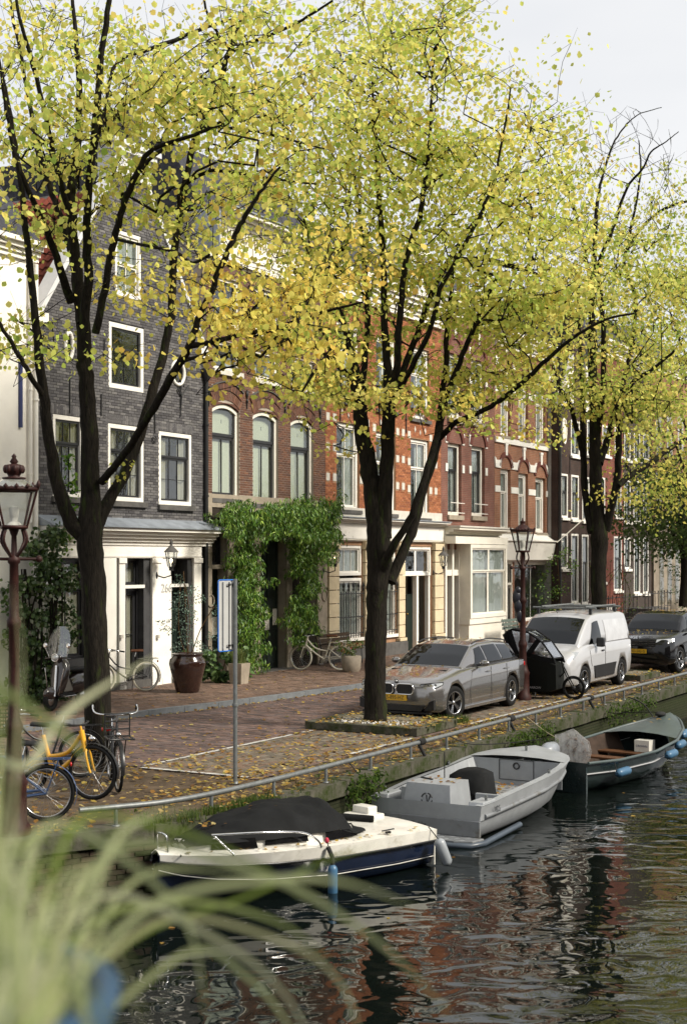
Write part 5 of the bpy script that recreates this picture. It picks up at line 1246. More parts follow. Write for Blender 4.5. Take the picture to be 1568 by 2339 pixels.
def add_wheels(car, pos, meshes, steer=0):
    for (x,y,z,side,st) in pos:
        wn = D.objects.new('wheel', meshes[0]); C.objects.link(wn); wn.parent = car; wn.location = (x,y,z); wn.rotation_euler = (0, random.uniform(0,1), (0 if side<0 else pi)+st)
        place(meshes[1], 'rim', wn, (0,0,0)); place(meshes[2], 'brake_disc', wn, (0,0,0))
def car_body(car, L_, st, wheels, wr, paint, name='body'):
    """st: (x, zb, wlow, zmid, wmid, zsh, wsh, ztop, wtop)"""
    rings = []; xs = sorted(set([r[0] for r in st]+[lerp(st[0][0],st[-1][0],i/34) for i in range(35)]))
    for x in xs:
        zb,wl,zm,wm,zs,ws,zt,wt = interp(st, x)
        half = [(0,zb),(wl*.6,zb),(wl*.93,zb+.015),(wl,zb+.07),(lerp(wl,wm,.55),lerp(zb+.07,zm,.5)),(wm,zm),(lerp(wm,ws,.5)+.004,lerp(zm,zs,.5)),(ws,zs),(lerp(ws,wt,.35),lerp(zs,zt,.62)),(wt,zt-.012),(wt*.55,zt+.012),(0,zt+.02)]
        ring = [(x,-y,z) for y,z in half]+[(x,y,z) for y,z in half[-2:0:-1]]; rings.append(ring)
    q = MB(); q.smooth = True; q.loft(rings); ob = q.obj(name, paint, car, fixn=True)
    # wheel arches cut out
    cut = MB()
    for (x,z) in wheels:
        for s_ in (-1,1):
            cut.add([(x+(wr+.055)*math.cos(2*pi*k/32), y, z+(wr+.055)*math.sin(2*pi*k/32)) for y in (s_*.60, s_*1.3) for k in range(32)],
                    [tuple(range(32)), tuple(range(32,64))]+[(k,(k+1)%32,32+(k+1)%32,32+k) for k in range(32)])
    co = cut.obj('cut', paint, None, fixn=True); co.parent = None
    md = ob.modifiers.new('b','BOOLEAN'); md.operation='DIFFERENCE'; md.object=co; md.solver='EXACT'; co.matrix_world = Matrix(); 
    old = ob.parent; ob.parent = None; bpy.context.view_layer.update(); dg = bpy.context.evaluated_depsgraph_get()
    me = D.meshes.new_from_object(ob.evaluated_get(dg)); ob.modifiers.clear(); ob.data = me; me.materials.clear(); me.materials.append(MATS[paint] if isinstance(paint,str) else paint); ob.parent = old; D.objects.remove(co)
    q = MB()
    for (x,z) in wheels:
        for s_ in (-1,1):
            for i in range(14):
                a0, a1 = pi*i/14, pi*(i+1)/14; r_ = wr+.052
                q.add([(x+r_*math.cos(a),y,z+r_*math.sin(a)) for a in (a0,a1) for y in (s_*.58, s_*.80)], [(0,1,3,2)])
            q.add([(x-wr-.05,s_*.585,z-.1),(x+wr+.05,s_*.585,z-.1),(x+wr+.05,s_*.585,z+wr),(x-wr-.05,s_*.585,z+wr)], [(0,1,2,3)])
    q.obj('wheel_well','black_plastic',car)
    return ob
class Cabin:
    """greenhouse: rows (x, zbelt, wbelt, zroof edge, wroof, crown)"""
    def __init__(s, st): s.st = st
    def side(s, x, t, sgn, off=0, bow=.02):
        zb,wb,zr,wr,cr = interp(s.st, x); y = lerp(wb,wr,t)+bow*math.sin(pi*t)*min(1,(zr-zb)*3)+off; return (x, sgn*y, lerp(zb,zr,t))
    def top(s, x, k, off=0):
        zb,wb,zr,wr,cr = interp(s.st, x); return (x-off*.5, k*wr, zr+cr*(1-k*k)**.8+off)
    def build(s, car, paint):
        x0, x1 = s.st[0][0], s.st[-1][0]; xs = sorted(set([r[0] for r in s.st]+[lerp(x0,x1,i/40) for i in range(41)])); rings = []
        for x in xs:
            r = [s.side(x,t,-1) for t in (0,.3,.6,.88,.97)]+[s.top(x,k) for k in (-.97,-.85,-.6,-.3,0,.3,.6,.85,.97)]+[s.side(x,t,1) for t in (.97,.88,.6,.3,0)]; rings.append(r)
        q = MB(); q.smooth = True; q.loft(rings); return q.obj('roof', paint, car, fixn=True)
    def side_panel(s, car, name, m, poly_lo, poly_hi, n=10, sgn=-1, off=.006, bow=.02):
        """poly_lo/hi: x ranges at t=lo and hi: (x0,x1,t)"""
        q = MB(); q.smooth = True; vs = []
        for j in range(7):
            t = lerp(poly_lo[2],poly_hi[2],j/6); a, b_ = lerp(poly_lo[0],poly_hi[0],j/6), lerp(poly_lo[1],poly_hi[1],j/6)
            for i in range(n+1):
                x = lerp(a,b_,i/n); vs.append(s.side(x,t,sgn,off,bow))
        q.add(vs, [(j*(n+1)+i,j*(n+1)+i+1,(j+1)*(n+1)+i+1,(j+1)*(n+1)+i) for j in range(6) for i in range(n)]); return q.obj(name, m, car)
    def top_panel(s, car, name, m, x0, x1, k0=-.92, k1=.92, off=.006, n=16):
        q = MB(); q.smooth = True; vs = [s.top(lerp(x0,x1,i/n), lerp(k0,k1,j/n), off) for i in range(n+1) for j in range(n+1)]
        q.add(vs, [(i*(n+1)+j,(i+1)*(n+1)+j,(i+1)*(n+1)+j+1,i*(n+1)+j+1) for i in range(n) for j in range(n)]); return q.obj(name, m, car)
def rrect(cx,cy,w_,h,r,n=5):
    out = []
    for (sx,sy,a0) in [(1,1,0),(-1,1,pi/2),(-1,-1,pi),(1,-1,3*pi/2)]:
        for i in range(n+1): a = a0+pi/2*i/n; out.append((cx+sx*(w_/2-r)+r*math.cos(a), cy+sy*(h/2-r)+r*math.sin(a)))
    return out
def plate(car, x, y, z, s, w_=.52, tilt=0):
    q = MB(); q.prism(rrect(y,z,w_,.115,.01),'x',x-.014,x); p = q.obj('number_plate','plate_yellow',car)
    q = MB(); q.box((x-.016,y+w_/2-.05,z-.05),(x-.0142,y+w_/2-.004,z+.05)); q.obj('blue_strip','plate_blue',p)
    text(s, .105, MATS['black_trim'], p, (x-.0155,y-.015,z-.002), (R(90),0,R(-90)), 'lettering', .001, xs=.9)
# BMW-like estate: local x from front (0) towards rear, -y is the canal side
mat('grey_metallic', (.24,.23,.225), .2, .75, var=.04, scale=60, coat=1); mat('silver_white', (.46,.46,.47), .3, .25, var=.03, coat=.8); mat('black_gloss', (.005,.005,.006), .12, 0, var=.03, coat=.25, spec=.35)
car = thing('estate_car', 'grey metallic estate car with twin oval grille parked beside the middle tree bed', 'car', W(24.05, 12.35), PHI)
bst = [(0,.30,.60,.48,.66,.64,.62,.70,.42),(.10,.20,.76,.46,.80,.68,.76,.765,.50),(.32,.17,.86,.46,.885,.72,.845,.825,.60),(.8,.17,.895,.48,.915,.79,.885,.90,.68),(1.25,.17,.90,.52,.918,.85,.895,.965,.72),(1.65,.17,.90,.54,.918,.90,.90,.985,.74),
       (2.6,.17,.90,.55,.918,.93,.90,.98,.75),(3.5,.17,.90,.56,.922,.95,.905,.99,.75),(4.1,.19,.89,.56,.905,.96,.88,.99,.72),(4.45,.23,.84,.56,.86,.95,.84,.97,.68),(4.62,.30,.76,.56,.80,.92,.78,.94,.6),(4.7,.42,.66,.58,.70,.84,.66,.86,.5)]
WZ = .33
car_body(car, 4.7, bst, [(.82,WZ),(3.67,WZ)], .33, 'grey_metallic')
cb = Cabin([(1.36,.94,.78,.955,.74,.01),(1.75,.96,.80,1.16,.69,.04),(2.15,.97,.82,1.345,.63,.045),(2.5,.975,.83,1.395,.62,.045),(3.2,.98,.83,1.40,.62,.045),(3.9,.985,.81,1.355,.60,.04),(4.2,.985,.78,1.30,.58,.03),(4.58,.96,.70,.99,.56,.01)])
cb.build(car, 'grey_metallic')
cb.top_panel(car, 'windshield', 'car_glass', 1.42, 2.13, -.93, .93)
for sg in (-1,1):
    cb.side_panel(car,'side_window','car_glass',(1.92,2.50,.10),(2.17,2.48,.88),sgn=sg); cb.side_panel(car,'side_window','car_glass',(2.57,3.30,.10),(2.55,3.24,.88),sgn=sg); cb.side_panel(car,'side_window','car_glass',(3.37,4.28,.12),(3.32,3.86,.86),sgn=sg)
    q = MB(); q.tube([cb.side(x,.03,sg,.008) for x in np.linspace(1.85,4.3,16)], .009, 5); q.obj('window_trim','black_trim',car)
    q = MB(); q.tube([(x, sg*(interp(cb.st,x)[3]-.02), interp(cb.st,x)[2]+.045+.02*math.sin(pi*(x-2.2)/1.8)) for x in np.linspace(2.2,4.0,16)], .014, 6); q.obj('roof_rail','black_trim',car)
    for hx in (2.38,3.30):
        q = MB(); q.tube([(hx-.10,sg*.925,.845),(hx,sg*.945,.85),(hx+.10,sg*.93,.85)],.013,6); q.obj('door_handle','grey_metallic',car)
    q = MB(); q.ell((1.98,sg*1.0,1.03),.07,.11,.065,12,8); mr = q.obj('mirror','grey_metallic',car); q = MB(); q.box((1.97,sg*.84,.97),(2.03,sg*.95,1.0)); q.obj('mirror_arm','black_trim',mr)
    q = MB(); q.tube([(2.53,sg*.921,.24),(2.53,sg*.922,.55),(2.53,sg*.906,.93)],.004,4); q.tube([(3.33,sg*.924,.35),(3.36,sg*.924,.6),(3.35,sg*.91,.94)],.004,4); q.tube([(1.50,sg*.922,.24),(1.47,sg*.92,.55),(1.60,sg*.90,.90)],.004,4); q.obj('door_seam','black_trim',car)
    q = MB(); q.box((1.2,sg*.885,.165),(3.3,sg*.917,.235)); q.obj('sill_trim','grey_metallic',car, bevel=.012)
    # headlight
    q = MB(); q.smooth=True
    hl = [(.045,.50,.655),(.05,.52,.735),(.16,.70,.755),(.34,.862,.765),(.30,.855,.715),(.15,.79,.665)]
    q.add([(x-.012,sg*y*1.012,z) for x,y,z in hl],[(0,1,2,5),(5,2,3,4)]); hd = q.obj('headlight','lamp_lens',car)
    q = MB(); q.tube([(x-.02,sg*y*1.015,z) for x,y,z in hl+hl[:1]], .008, 5); q.ell((.10,sg*.66,.705),.03,.035,.025,8,6); q.ell((.18,sg*.76,.715),.03,.035,.025,8,6); q.obj('lamp_surround','black_trim',hd)
    # grille halves
    gp_ = rrect(sg*.215,.635,.36,.20,.07); q = MB(); q.prism(gp_,'x',-.035,.05); g_ = q.obj('grille','black_trim',car)
    q = MB(); q.tube([(-.036,a,b_) for a,b_ in gp_], .013, 6, closed=True); q.obj('chrome_ring','chrome',g_)
    q = MB()
    for i in range(7): q.box((-.038,sg*.215-.14+i*.045,.56),(-.034,sg*.215-.13+i*.045,.71))
    q.obj('grille_bar','black_plastic',g_)
    q = MB(); q.prism([(sg*.60,.22),(sg*.80,.25),(sg*.80,.44),(sg*.70,.40)],'x',.03,.11); q.obj('air_intake','black_trim',car)
q = MB(); q.prism([(-.55,.22),(.55,.22),(.62,.33),(-.62,.33)],'x',-.012,.06); q.obj('lower_grille','black_trim',car)
q = MB(); q.box((-.0,-.72,.165),(.12,.72,.20)); q.obj('splitter','black_trim',car)
q = MB(); q.ell((.035,0,.775),.02,.045,.045,14,6); bd = q.obj('badge','black_trim',car); q = MB(); q.ell((.02,0,.778),.01,.028,.028,10,4); q.obj('badge_centre','silver_white',bd)
plate(car, -.03, 0, .47, 'S-895-HZ')
text('S-895-HZ', .001, MATS['black_trim'], car, (.5,0,.5), (0,0,0)) if False else None
for sg in (-1,1):
    q = MB(); q.box((4.50,sg*.62,.80),(4.66,sg*.80,.90)); q.obj('tail_light','red_lens',car, bevel=.02)
wm_ = wheel_mesh(.33,.23,5)
add_wheels(car, [(.82,-.79,WZ,-1,R(-14)),(3.67,-.79,WZ,-1,0),(.82,.79,WZ,1,R(-14)),(3.67,.79,WZ,1,0)], wm_)
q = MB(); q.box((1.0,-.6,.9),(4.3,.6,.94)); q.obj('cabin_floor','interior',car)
q = MB(); q.tube([(1.45,-.5,.985),(1.7,-.05,1.13)],.01,5); q.tube([(1.45,.1,.985),(1.7,.5,1.125)],.01,5); q.obj('wiper','black_trim',car)
# ------------------------------------------------------------------ white van
van = thing('delivery_van', 'white panel van with roof bars parked by the street lamp', 'van', W(30.12, 11.9), PHI)
vst = [(0,.30,.66,.5,.74,.70,.70,.80,.5),(.10,.22,.80,.5,.84,.76,.80,.90,.6),(.35,.20,.88,.5,.90,.88,.87,1.02,.70),(.8,.20,.90,.55,.918,1.0,.90,1.12,.76),(1.2,.20,.905,.58,.92,1.05,.91,1.16,.78),(2.5,.20,.905,.6,.92,1.08,.915,1.17,.8),(4.0,.22,.90,.6,.915,1.08,.91,1.16,.8),(4.35,.28,.86,.6,.89,1.08,.88,1.14,.78),(4.45,.34,.80,.6,.84,1.05,.82,1.1,.7)]
car_body(van, 4.45, vst, [(.88,.33),(3.58,.33)], .33, 'silver_white')
vc = Cabin([(.72,1.06,.80,1.08,.76,.01),(1.1,1.10,.84,1.38,.74,.05),(1.55,1.12,.87,1.68,.72,.06),(1.85,1.12,.88,1.775,.72,.06),(2.4,1.12,.885,1.81,.725,.06),(4.0,1.12,.885,1.80,.73,.05),(4.3,1.12,.87,1.76,.71,.04),(4.42,1.1,.84,1.66,.68,.03)])
vc.build(van, 'silver_white')
vc.top_panel(van, 'windshield', 'car_glass', .80, 1.56, -.92, .92)
for sg in (-1,1):
    vc.side_panel(van,'side_window','car_glass',(1.28,2.12,.03),(1.72,2.10,.80),sgn=sg,bow=.024)
    q = MB(); q.smooth=False; vc.side_panel(van,'load_panel_recess',mat('van_panel',(.52,.52,.53),.35,.2,coat=.8),(2.45,4.12,.04),(2.48,4.05,.78),sgn=sg,bow=.02)
    q = MB(); q.box((1.55,sg*.93,1.06),(1.72,sg*1.12,1.28)); q.obj('mirror','black_trim',van,bevel=.04)
    q = MB(); q.box((2.0,sg*.918,.93),(2.18,sg*.94,.97)); q.obj('door_handle','black_trim',van,bevel=.01)
    q = MB(); q.prism([(1.55,.33),(2.9,.33),(3.08,.62),(1.45,.62)],'y',sg*.905,sg*.935); q.obj('side_trim','black_plastic',van)
    q = MB(); q.tube([(2.28,sg*.925,.3),(2.28,sg*.925,1.0),(2.28,sg*.905,1.12)],.005,4); q.tube([(1.32,sg*.925,.62),(1.2,sg*.915,1.0)],.005,4); q.obj('door_seam','black_trim',van)
    q = MB(); q.smooth=True; hl=[(.10,.50,.80),(.20,.52,.93),(.42,.80,1.0),(.50,.885,1.0),(.30,.865,.86),(.14,.70,.79)]; q.add([(x-.02,sg*y*1.015,z) for x,y,z in hl],[(0,1,2,5),(5,2,3,4)]); q.obj('headlight','lamp_lens',van)
q = MB(); q.prism(rrect(0,.62,1.05,.34,.08),'x',-.02,.05); g_=q.obj('grille','black_trim',van)
q = MB()
for i in range(4): q.box((-.03,-.48,.50+i*.075),(-.022,.48,.515+i*.075))
q.obj('grille_bar','silver_white',g_)
plate(van, -.03, 0, .36, 'VD-418-K') if False else None
for xx in (1.95,3.75):
    q = MB(); q.tube([(xx,-.80,1.95),(xx,.80,1.95)],.028,8); b_ = q.obj('roof_bar','galvanised',van)
    for yy in (-.66,.66): q = MB(); q.box((xx-.03,yy-.03,1.80),(xx+.03,yy+.03,1.93)); q.obj('bar_foot','black_trim',b_)
for yy in (-.6,.5): q = MB(); q.tube([(1.75,yy,1.985),(3.95,yy,1.985)],.022,6); q.obj('roof_rail','galvanised',van)
q = MB(); q.tube([(1.75,.1,1.83),(1.6,.1,1.98)],.008,5); q.obj('antenna','black_trim',van)
wv = wheel_mesh(.33,.21,5)
add_wheels(van, [(.88,-.80,.33,-1,R(-6)),(3.58,-.80,.33,-1,0),(.88,.80,.33,1,0),(3.58,.80,.33,1,0)], wv)
# ------------------------------------------------------------------ black SUV
suv = thing('black_suv', 'glossy black off road car covered with a few leaves behind the white van', 'car', W(37.2, 11.7), PHI)
sst = [(0,.34,.70,.55,.76,.78,.74,.86,.5),(.10,.26,.84,.55,.88,.84,.84,.96,.62),(.35,.24,.92,.56,.94,.92,.91,1.03,.74),(1.1,.24,.94,.58,.955,1.0,.93,1.10,.80),(1.5,.24,.94,.58,.955,1.02,.94,1.12,.82),(3.2,.24,.94,.6,.96,1.06,.94,1.12,.82),(4.0,.28,.92,.6,.94,1.07,.92,1.12,.78),(4.3,.36,.84,.6,.88,1.04,.86,1.1,.7)]
car_body(suv, 4.3, sst, [(.88,.36),(3.55,.36)], .36, 'black_gloss')
scb = Cabin([(1.25,1.08,.82,1.095,.78,.01),(1.6,1.10,.84,1.34,.73,.04),(1.95,1.11,.86,1.53,.69,.04),(2.4,1.11,.87,1.59,.68,.04),(3.4,1.11,.86,1.56,.67,.04),(3.9,1.11,.84,1.50,.65,.03),(4.2,1.10,.8,1.2,.62,.02)])
scb.build(suv, 'black_gloss'); scb.top_panel(suv,'windshield','car_glass',1.32,1.94,-.92,.92); scb.top_panel(suv,'glass_roof','car_glass',2.2,3.6,-.8,.8)
for sg in (-1,1):
    scb.side_panel(suv,'side_window','car_glass',(1.85,2.5,.08),(2.1,2.48,.85),sgn=sg); scb.side_panel(suv,'side_window','car_glass',(2.57,3.3,.08),(2.55,3.25,.83),sgn=sg); scb.side_panel(suv,'side_window','car_glass',(3.36,3.95,.08),(3.32,3.8,.8),sgn=sg)
    q = MB(); q.ell((1.82,sg*1.04,1.15),.07,.12,.08,12,8); q.obj('mirror','black_gloss',suv)
    q = MB(); q.smooth=True; hl=[(.03,.50,.86),(.05,.52,.945),(.22,.82,.965),(.36,.925,.96),(.30,.925,.90),(.14,.84,.86)]; q.add([(x-.02,sg*y*1.012,z) for x,y,z in hl],[(0,1,2,5),(5,2,3,4)]); q.obj('headlight','lamp_lens',suv)
    q = MB(); q.box((1.1,sg*.945,.27),(3.2,sg*.975,.40)); q.obj('sill_trim','rim_metal',suv,bevel=.01)
    q = MB(); q.prism([(sg*.58,.48),(sg*.80,.50),(sg*.80,.66),(sg*.60,.66)],'x',.04,.09); q.obj('fog_lamp','black_plastic',suv)
q = MB(); q.prism(rrect(0,.83,1.0,.15,.03),'x',-.02,.05); g_=q.obj('grille','black_plastic',suv)
q = MB(); 
for i in range(3): q.box((-.026,-.48,.785+i*.045),(-.021,.48,.795+i*.045))
q.obj('grille_bar','rim_metal',g_)
text('RANGE ROVER', .105, MATS['chrome'], suv, (.045,0,.985), (R(72),0,R(-90)), 'lettering', .003, xs=1.25)
plate(suv, -.03, 0, .62, 'ND-542-G')
ws = wheel_mesh(.36,.24,5)
add_wheels(suv, [(.88,-.82,.36,-1,R(-8)),(3.55,-.82,.36,-1,0),(.88,.82,.36,1,0),(3.55,.82,.36,1,0)], ws)
# leaves lying on the vehicles: one loose scatter
cp = []
def onroof(base, n, x0,x1,y0,y1,zf):
    for _ in range(n):
        x = random.uniform(x0,x1); y = random.uniform(y0,y1); p = W(base[0]+x, base[1]+y, zf(x,y)); cp.append(tuple(p))
onroof((24.05,12.35), 22, 2.3,3.9,-.5,.5, lambda x,y: 1.45); onroof((24.05,12.35), 26, .5,1.4,-.6,.6, lambda x,y: interp(bst,x)[6]+.025)
onroof((30.12,11.9), 14, 2.0,4.0,-.5,.5, lambda x,y: 1.875); onroof((37.2,11.7), 40, 2.2,3.8,-.5,.5, lambda x,y: 1.635); onroof((37.2,11.7), 26, .5,1.3,-.6,.6, lambda x,y: interp(sst,x)[6]+.03)
n_ = len(cp); nrm = RNG.normal(size=(n_,3))*.15; nrm[:,2]=1; nrm/=np.linalg.norm(nrm,axis=1)[:,None]; tt=np.cross(nrm,RNG.normal(size=(n_,3))); tt/=np.linalg.norm(tt,axis=1)[:,None]
tag(leaf_obj('car_leaves', cp, RNG.uniform(.05,.08,n_), leaf_cols(n_,FL), MATS['leaf'], frames=np.stack([np.cross(tt,nrm),tt,nrm],axis=2)), 'fallen yellow leaves lying on the roofs and bonnets of the cars', 'leaves', kind='stuff')
# ================================================================== BICYCLES
mat('yellow_paint', (.72,.36,.01), .35, var=.04, coat=.6); mat('blue_paint', (.02,.05,.13), .35, var=.1, coat=.5); mat('cream_bike', (.48,.44,.36), .45, var=.15); mat('cream_tyre', (.60,.56,.46), .8, var=.1); mat('brown_leather', (.10,.04,.02), .5); mat('spoke_metal', (.4,.4,.4), .3, 1)
def bicycle(label, rear, front, frame='black_trim', tyre='rubber', step=True, rack=True, frack=False, basket=False, crate=False, seat='black_plastic', fender='black_trim', bars='swept', thick=.018, steer=0, lean=0, tw=.022, grp='bicycles parked on the quay', wr=.34, saddle_low=False, guard=True):
    """rear, front: (X,Y) wheel contact points in the world; wheel radius wr"""
    rear = Vector((*rear,0)); front = Vector((*front,0)); d = front-rear; hd = math.atan2(d.y,d.x)
    b = thing('bicycle', label, 'bicycle', rear, hd, grp); b.rotation_euler = (lean,0,hd); b.location.z = .0
    WB = 1.08
    def wheel(par, x, nm, tyre):
        t = MB(); t.torus((0,0,0), wr-tw, tw, 'y', 36, 7); w_ = t.obj('wheel', tyre, par, (x,0,wr))
        t = MB(); t.torus((0,0,0), wr-.052, .011, 'y', 36, 5); t.obj('rim','rim_metal' if frame!='black_trim' else 'spoke_metal', w_)
        t = MB()
        for k in range(28):
            a = 2*pi*k/28+random.uniform(-.01,.01); s_ = 1 if k%2 else -1
            t.tube([(.02*math.cos(a+.8),s_*.03,.02*math.sin(a+.8)),((wr-.06)*math.cos(a),0,(wr-.06)*math.sin(a))], .0018, 3, cap=False)
        t.obj('spokes','spoke_metal', w_)['kind'] = 'stuff'
        t = MB(); t.tube([(0,-.05,0),(0,.05,0)], .02, 8); t.obj('hub','spoke_metal', w_); return w_
    wheel(b, 0, 'rear', tyre)
    HT, HB = Vector((WB-.17,0,wr+.50)), Vector((WB-.12,0,wr+.30))      # head tube
    BB_, ST_, SP = Vector((.44,0,.28)), Vector((.27,0,.80)), Vector((.24,0,.92))
    q = MB()
    if step:
        q.tube(smoothpath([HB+Vector((-.02,0,.04)), Vector((.66,0,.44)), BB_+Vector((.0,0,.02))],5), thick, 8)
        q.tube(smoothpath([HT, Vector((.68,0,.60)), Vector((.36,0,.52))],5), thick*.9, 8)
    else:
        q.tube([HB+Vector((0,0,.02)), BB_], thick, 8); q.tube([HT, ST_+Vector((.03,0,-.06))], thick*.9, 8)
    q.tube([BB_, ST_], thick*.95, 8); q.tube([HT+Vector((-.01,0,.04)), HB+Vector((.01,0,-.03))], thick*1.15, 8)
    for s_ in (-1,1):
        q.tube([BB_+Vector((0,s_*.03,0)), Vector((0,s_*.06,wr))], .010, 6); q.tube([ST_+Vector((.04,s_*.02,-.22)), Vector((0,s_*.06,wr))], .009, 6)
    q.tube([BB_-Vector((0,.05,0)), BB_+Vector((0,.05,0))], .028, 8)
    q.obj('frame', frame, b)
    q = MB(); q.tube([ST_, SP], .013, 6); q.obj('seat_post','chrome',b)
    q = MB(); z = SP.z+.03
    q.smooth=True; q.loft([[(x,-w_,z-.03),(x,-w_*.8,z),(x,0,z+.02),(x,w_*.8,z),(x,w_,z-.03),(x,0,z-.045)] for x,w_ in [(SP.x-.16,.05),(SP.x-.13,.09),(SP.x-.05,.085),(SP.x+.05,.03),(SP.x+.13,.02)]]); q.obj('seat',seat,b)
    # front assembly turned by steer
    fa = D.objects.new('fork', None)
    q = MB()
    for s_ in (-1,1): q.tube(smoothpath([(-.09,s_*.015,.30),(-.075,s_*.055,.24),(-.03,s_*.058,.08),(0.0,s_*.055,0)],3), .011 if frame!='yellow_paint' else .016, 6)
    q.tube([(-.10,0,.28),(-.20,0,.60)], .015, 7)
    fk = q.obj('fork', frame, b, (WB,0,wr)); fk.rotation_euler = (0,0,steer)
    w2_ = wheel(b, WB, 'front', tyre)
    ax = Vector((-.17,0,.50)).normalized()
    if steer:
        # turn the front wheel and fork about the steering axis
        Mq = Quaternion(Vector((-.30,0,.95)).normalized(), steer); piv = Vector((WB-.12,0,wr+.30))
        for o in (fk, w2_):
            M0 = Matrix.Translation(piv) @ Mq.to_matrix().to_4x4() @ Matrix.Translation(-piv) @ Matrix.Translation(Vector((WB,0,wr)))
            o.rotation_euler = M0.to_euler(); o.location = M0.translation
    q = MB()
    if bars == 'swept': q.tube(smoothpath([(-.42,-.26,.60),(-.24,-.27,.63),(-.15,-.12,.60),(-.19,0,.58),(-.15,.12,.60),(-.24,.27,.63),(-.42,.26,.60)],4), .011, 7)
    elif bars == 'flat': q.tube(smoothpath([(-.26,-.31,.63),(-.20,-.1,.61),(-.20,.1,.61),(-.26,.31,.63)],4), .013, 7)
    elif bars == 'wide': q.tube(smoothpath([(-.38,-.30,.80),(-.28,-.27,.70),(-.2,0,.68),(-.28,.27,.70),(-.38,.30,.80)],4), .013, 7); q.tube([(-.2,0,.58),(-.2,0,.68)], .012,6)
    hb = q.obj('handlebar', 'chrome' if bars!='flat' else 'black_trim', fk)
    for s_ in (-1,1):
        q = MB(); e = {'swept':[(-.42,.26,.60),(-.32,.27,.62)],'flat':[(-.26,.31,.63),(-.23,.20,.62)],'wide':[(-.38,.30,.80),(-.33,.285,.75)]}[bars]
        q.tube([(e[0][0]-.02,s_*e[0][1],e[0][2]),(e[1][0],s_*e[1][1],e[1][2])], .018, 7); q.obj('grip','rubber',hb)
    q = MB(); q.ell((-.02,0,.44),.05,.035,.035,10,6); q.obj('headlamp','chrome',fk)
    q = MB(); q.tube([(.02,-.06,.34),(.44,-.05,.30)] if False else [(.0,-.055,.36),(.42,-.05,.32)], .012, 5); q.tube([(.0,-.055,.32),(.42,-.05,.25)], .012,5); q.torus((.44,-.05,.28),.07,.006,'y',20,5)
    q.tube([(.44,-.07,.28),(.53,-.08,.17)],.009,5); q.tube([(.44,.07,.28),(.35,.08,.39)],.009,5); q.box((.48,-.17,.155),(.58,-.08,.175)); q.box((.30,.08,.38),(.40,.17,.40)); q.obj('crank','spoke_metal',b)
    if guard:
        q = MB(); q.tube([(.0,-.058,.37),(.44,-.058,.33)],.02,6); q.obj('chain_guard', fender, b)
    for (xc, a0, a1, par) in ((0, 20, 205, b), (None, -10, 150, fk)):
        q = MB(); r_ = wr+.018; c0 = (0,wr) if par is b else (0,0)
        vs = []
        for i in range(19):
            a = R(lerp(a0,a1,i/18)); 
            for y in (-.026,0,.026): vs.append((c0[0]+(r_+(.008 if y==0 else 0))*math.cos(a), y, c0[1]+(r_+(.008 if y==0 else 0))*math.sin(a)))
        q.smooth=True; q.add(vs, [(i*3+j,i*3+j+1,(i+1)*3+j+1,(i+1)*3+j) for i in range(18) for j in range(2)]); q.obj('mudguard', fender, par)
    if rack:
        q = MB(); z = wr*2+.07
        for s_ in (-1,1): q.tube([(.20,s_*.06,z),(-.28,s_*.06,z)], .007, 5); q.tube([(-.15,s_*.06,z),(0,s_*.065,wr)], .006, 5)
        for xx in (.1,-.05,-.2): q.tube([(xx,-.06,z),(xx,.06,z)],.005,4)
        q.tube([(-.28,-.06,z),(-.28,.06,z)],.007,5); q.obj('rear_rack', frame, b)
    if frack:
        q = MB(); z = .40
        for s_ in (-.16,-.05,.05,.16): q.tube([(-.16,s_,z),(.22,s_,z)], .010, 5)
        q.tube([(.22,-.17,z),(.22,.17,z),(-.16,.17,z),(-.16,-.17,z),(.22,-.17,z)], .012, 5)
        for zz in (z+.10,z+.20,z+.30): q.tube([(-.16,-.17,zz),(-.16,.17,zz)],.010,5)
        for s_ in (-.17,.17): q.tube([(-.16,s_,z),(-.16,s_,z+.30)],.010,5); q.tube([(.15,s_*.4,z),(0,s_*.35,0)],.009,5)
        q.obj('front_rack', 'black_trim', fk)
    if basket or crate:
        q = MB(); z0, z1 = .36, .60
        if basket:
            for k in range(18):
                a = 2*pi*k/18; q.tube([(.10+.13*math.cos(a),.16*math.sin(a),z0),(.10+.17*math.cos(a),.20*math.sin(a),z1)], .003, 3)
            for t in (0,.33,.66,1): q.tube([(.10+lerp(.13,.17,t)*math.cos(2*pi*k/18),lerp(.16,.20,t)*math.sin(2*pi*k/18),lerp(z0,z1,t)) for k in range(18)], .005, 4, closed=True)
            q.obj('basket','spoke_metal', fk)
        else:
            ring = [(-.1,-.2),(.25,-.2),(.25,.2),(-.1,.2)]
            q.box((-.1,-.2,z0),(.25,.2,z0+.01))
            for zz in np.linspace(z0+.02,z1+.05,6): q.tube([(x,y,zz) for x,y in ring],.008,4,closed=True)
            for k in range(5):
                for (a,b_) in zip(ring, ring[1:]+ring[:1]): x,y = lerp(a[0],b_[0],k/5),lerp(a[1],b_[1],k/5); q.tube([(x,y,z0),(x,y,z1+.05)],.008,4)
            q.obj('crate','black_plastic',fk)
    q = MB(); q.tube([(.30,-.06,.30),(.26,-.20,.02)],.009,5); q.obj('kickstand','spoke_metal',b)
    q = MB(); q.ell((-.30 if not rack else -.29,0,wr*2+.0),.015,.035,.03,8,5); q.obj('rear_light','red_lens',b)
    return b
bicycle('yellow step-through bicycle with black tyres standing in front of the left linden', (-4.22,18.72), (-3.22,18.2), 'yellow_paint', step=True, rack=False, bars='flat', thick=.031, tw=.03, fender='black_trim', wr=.36, steer=R(8))
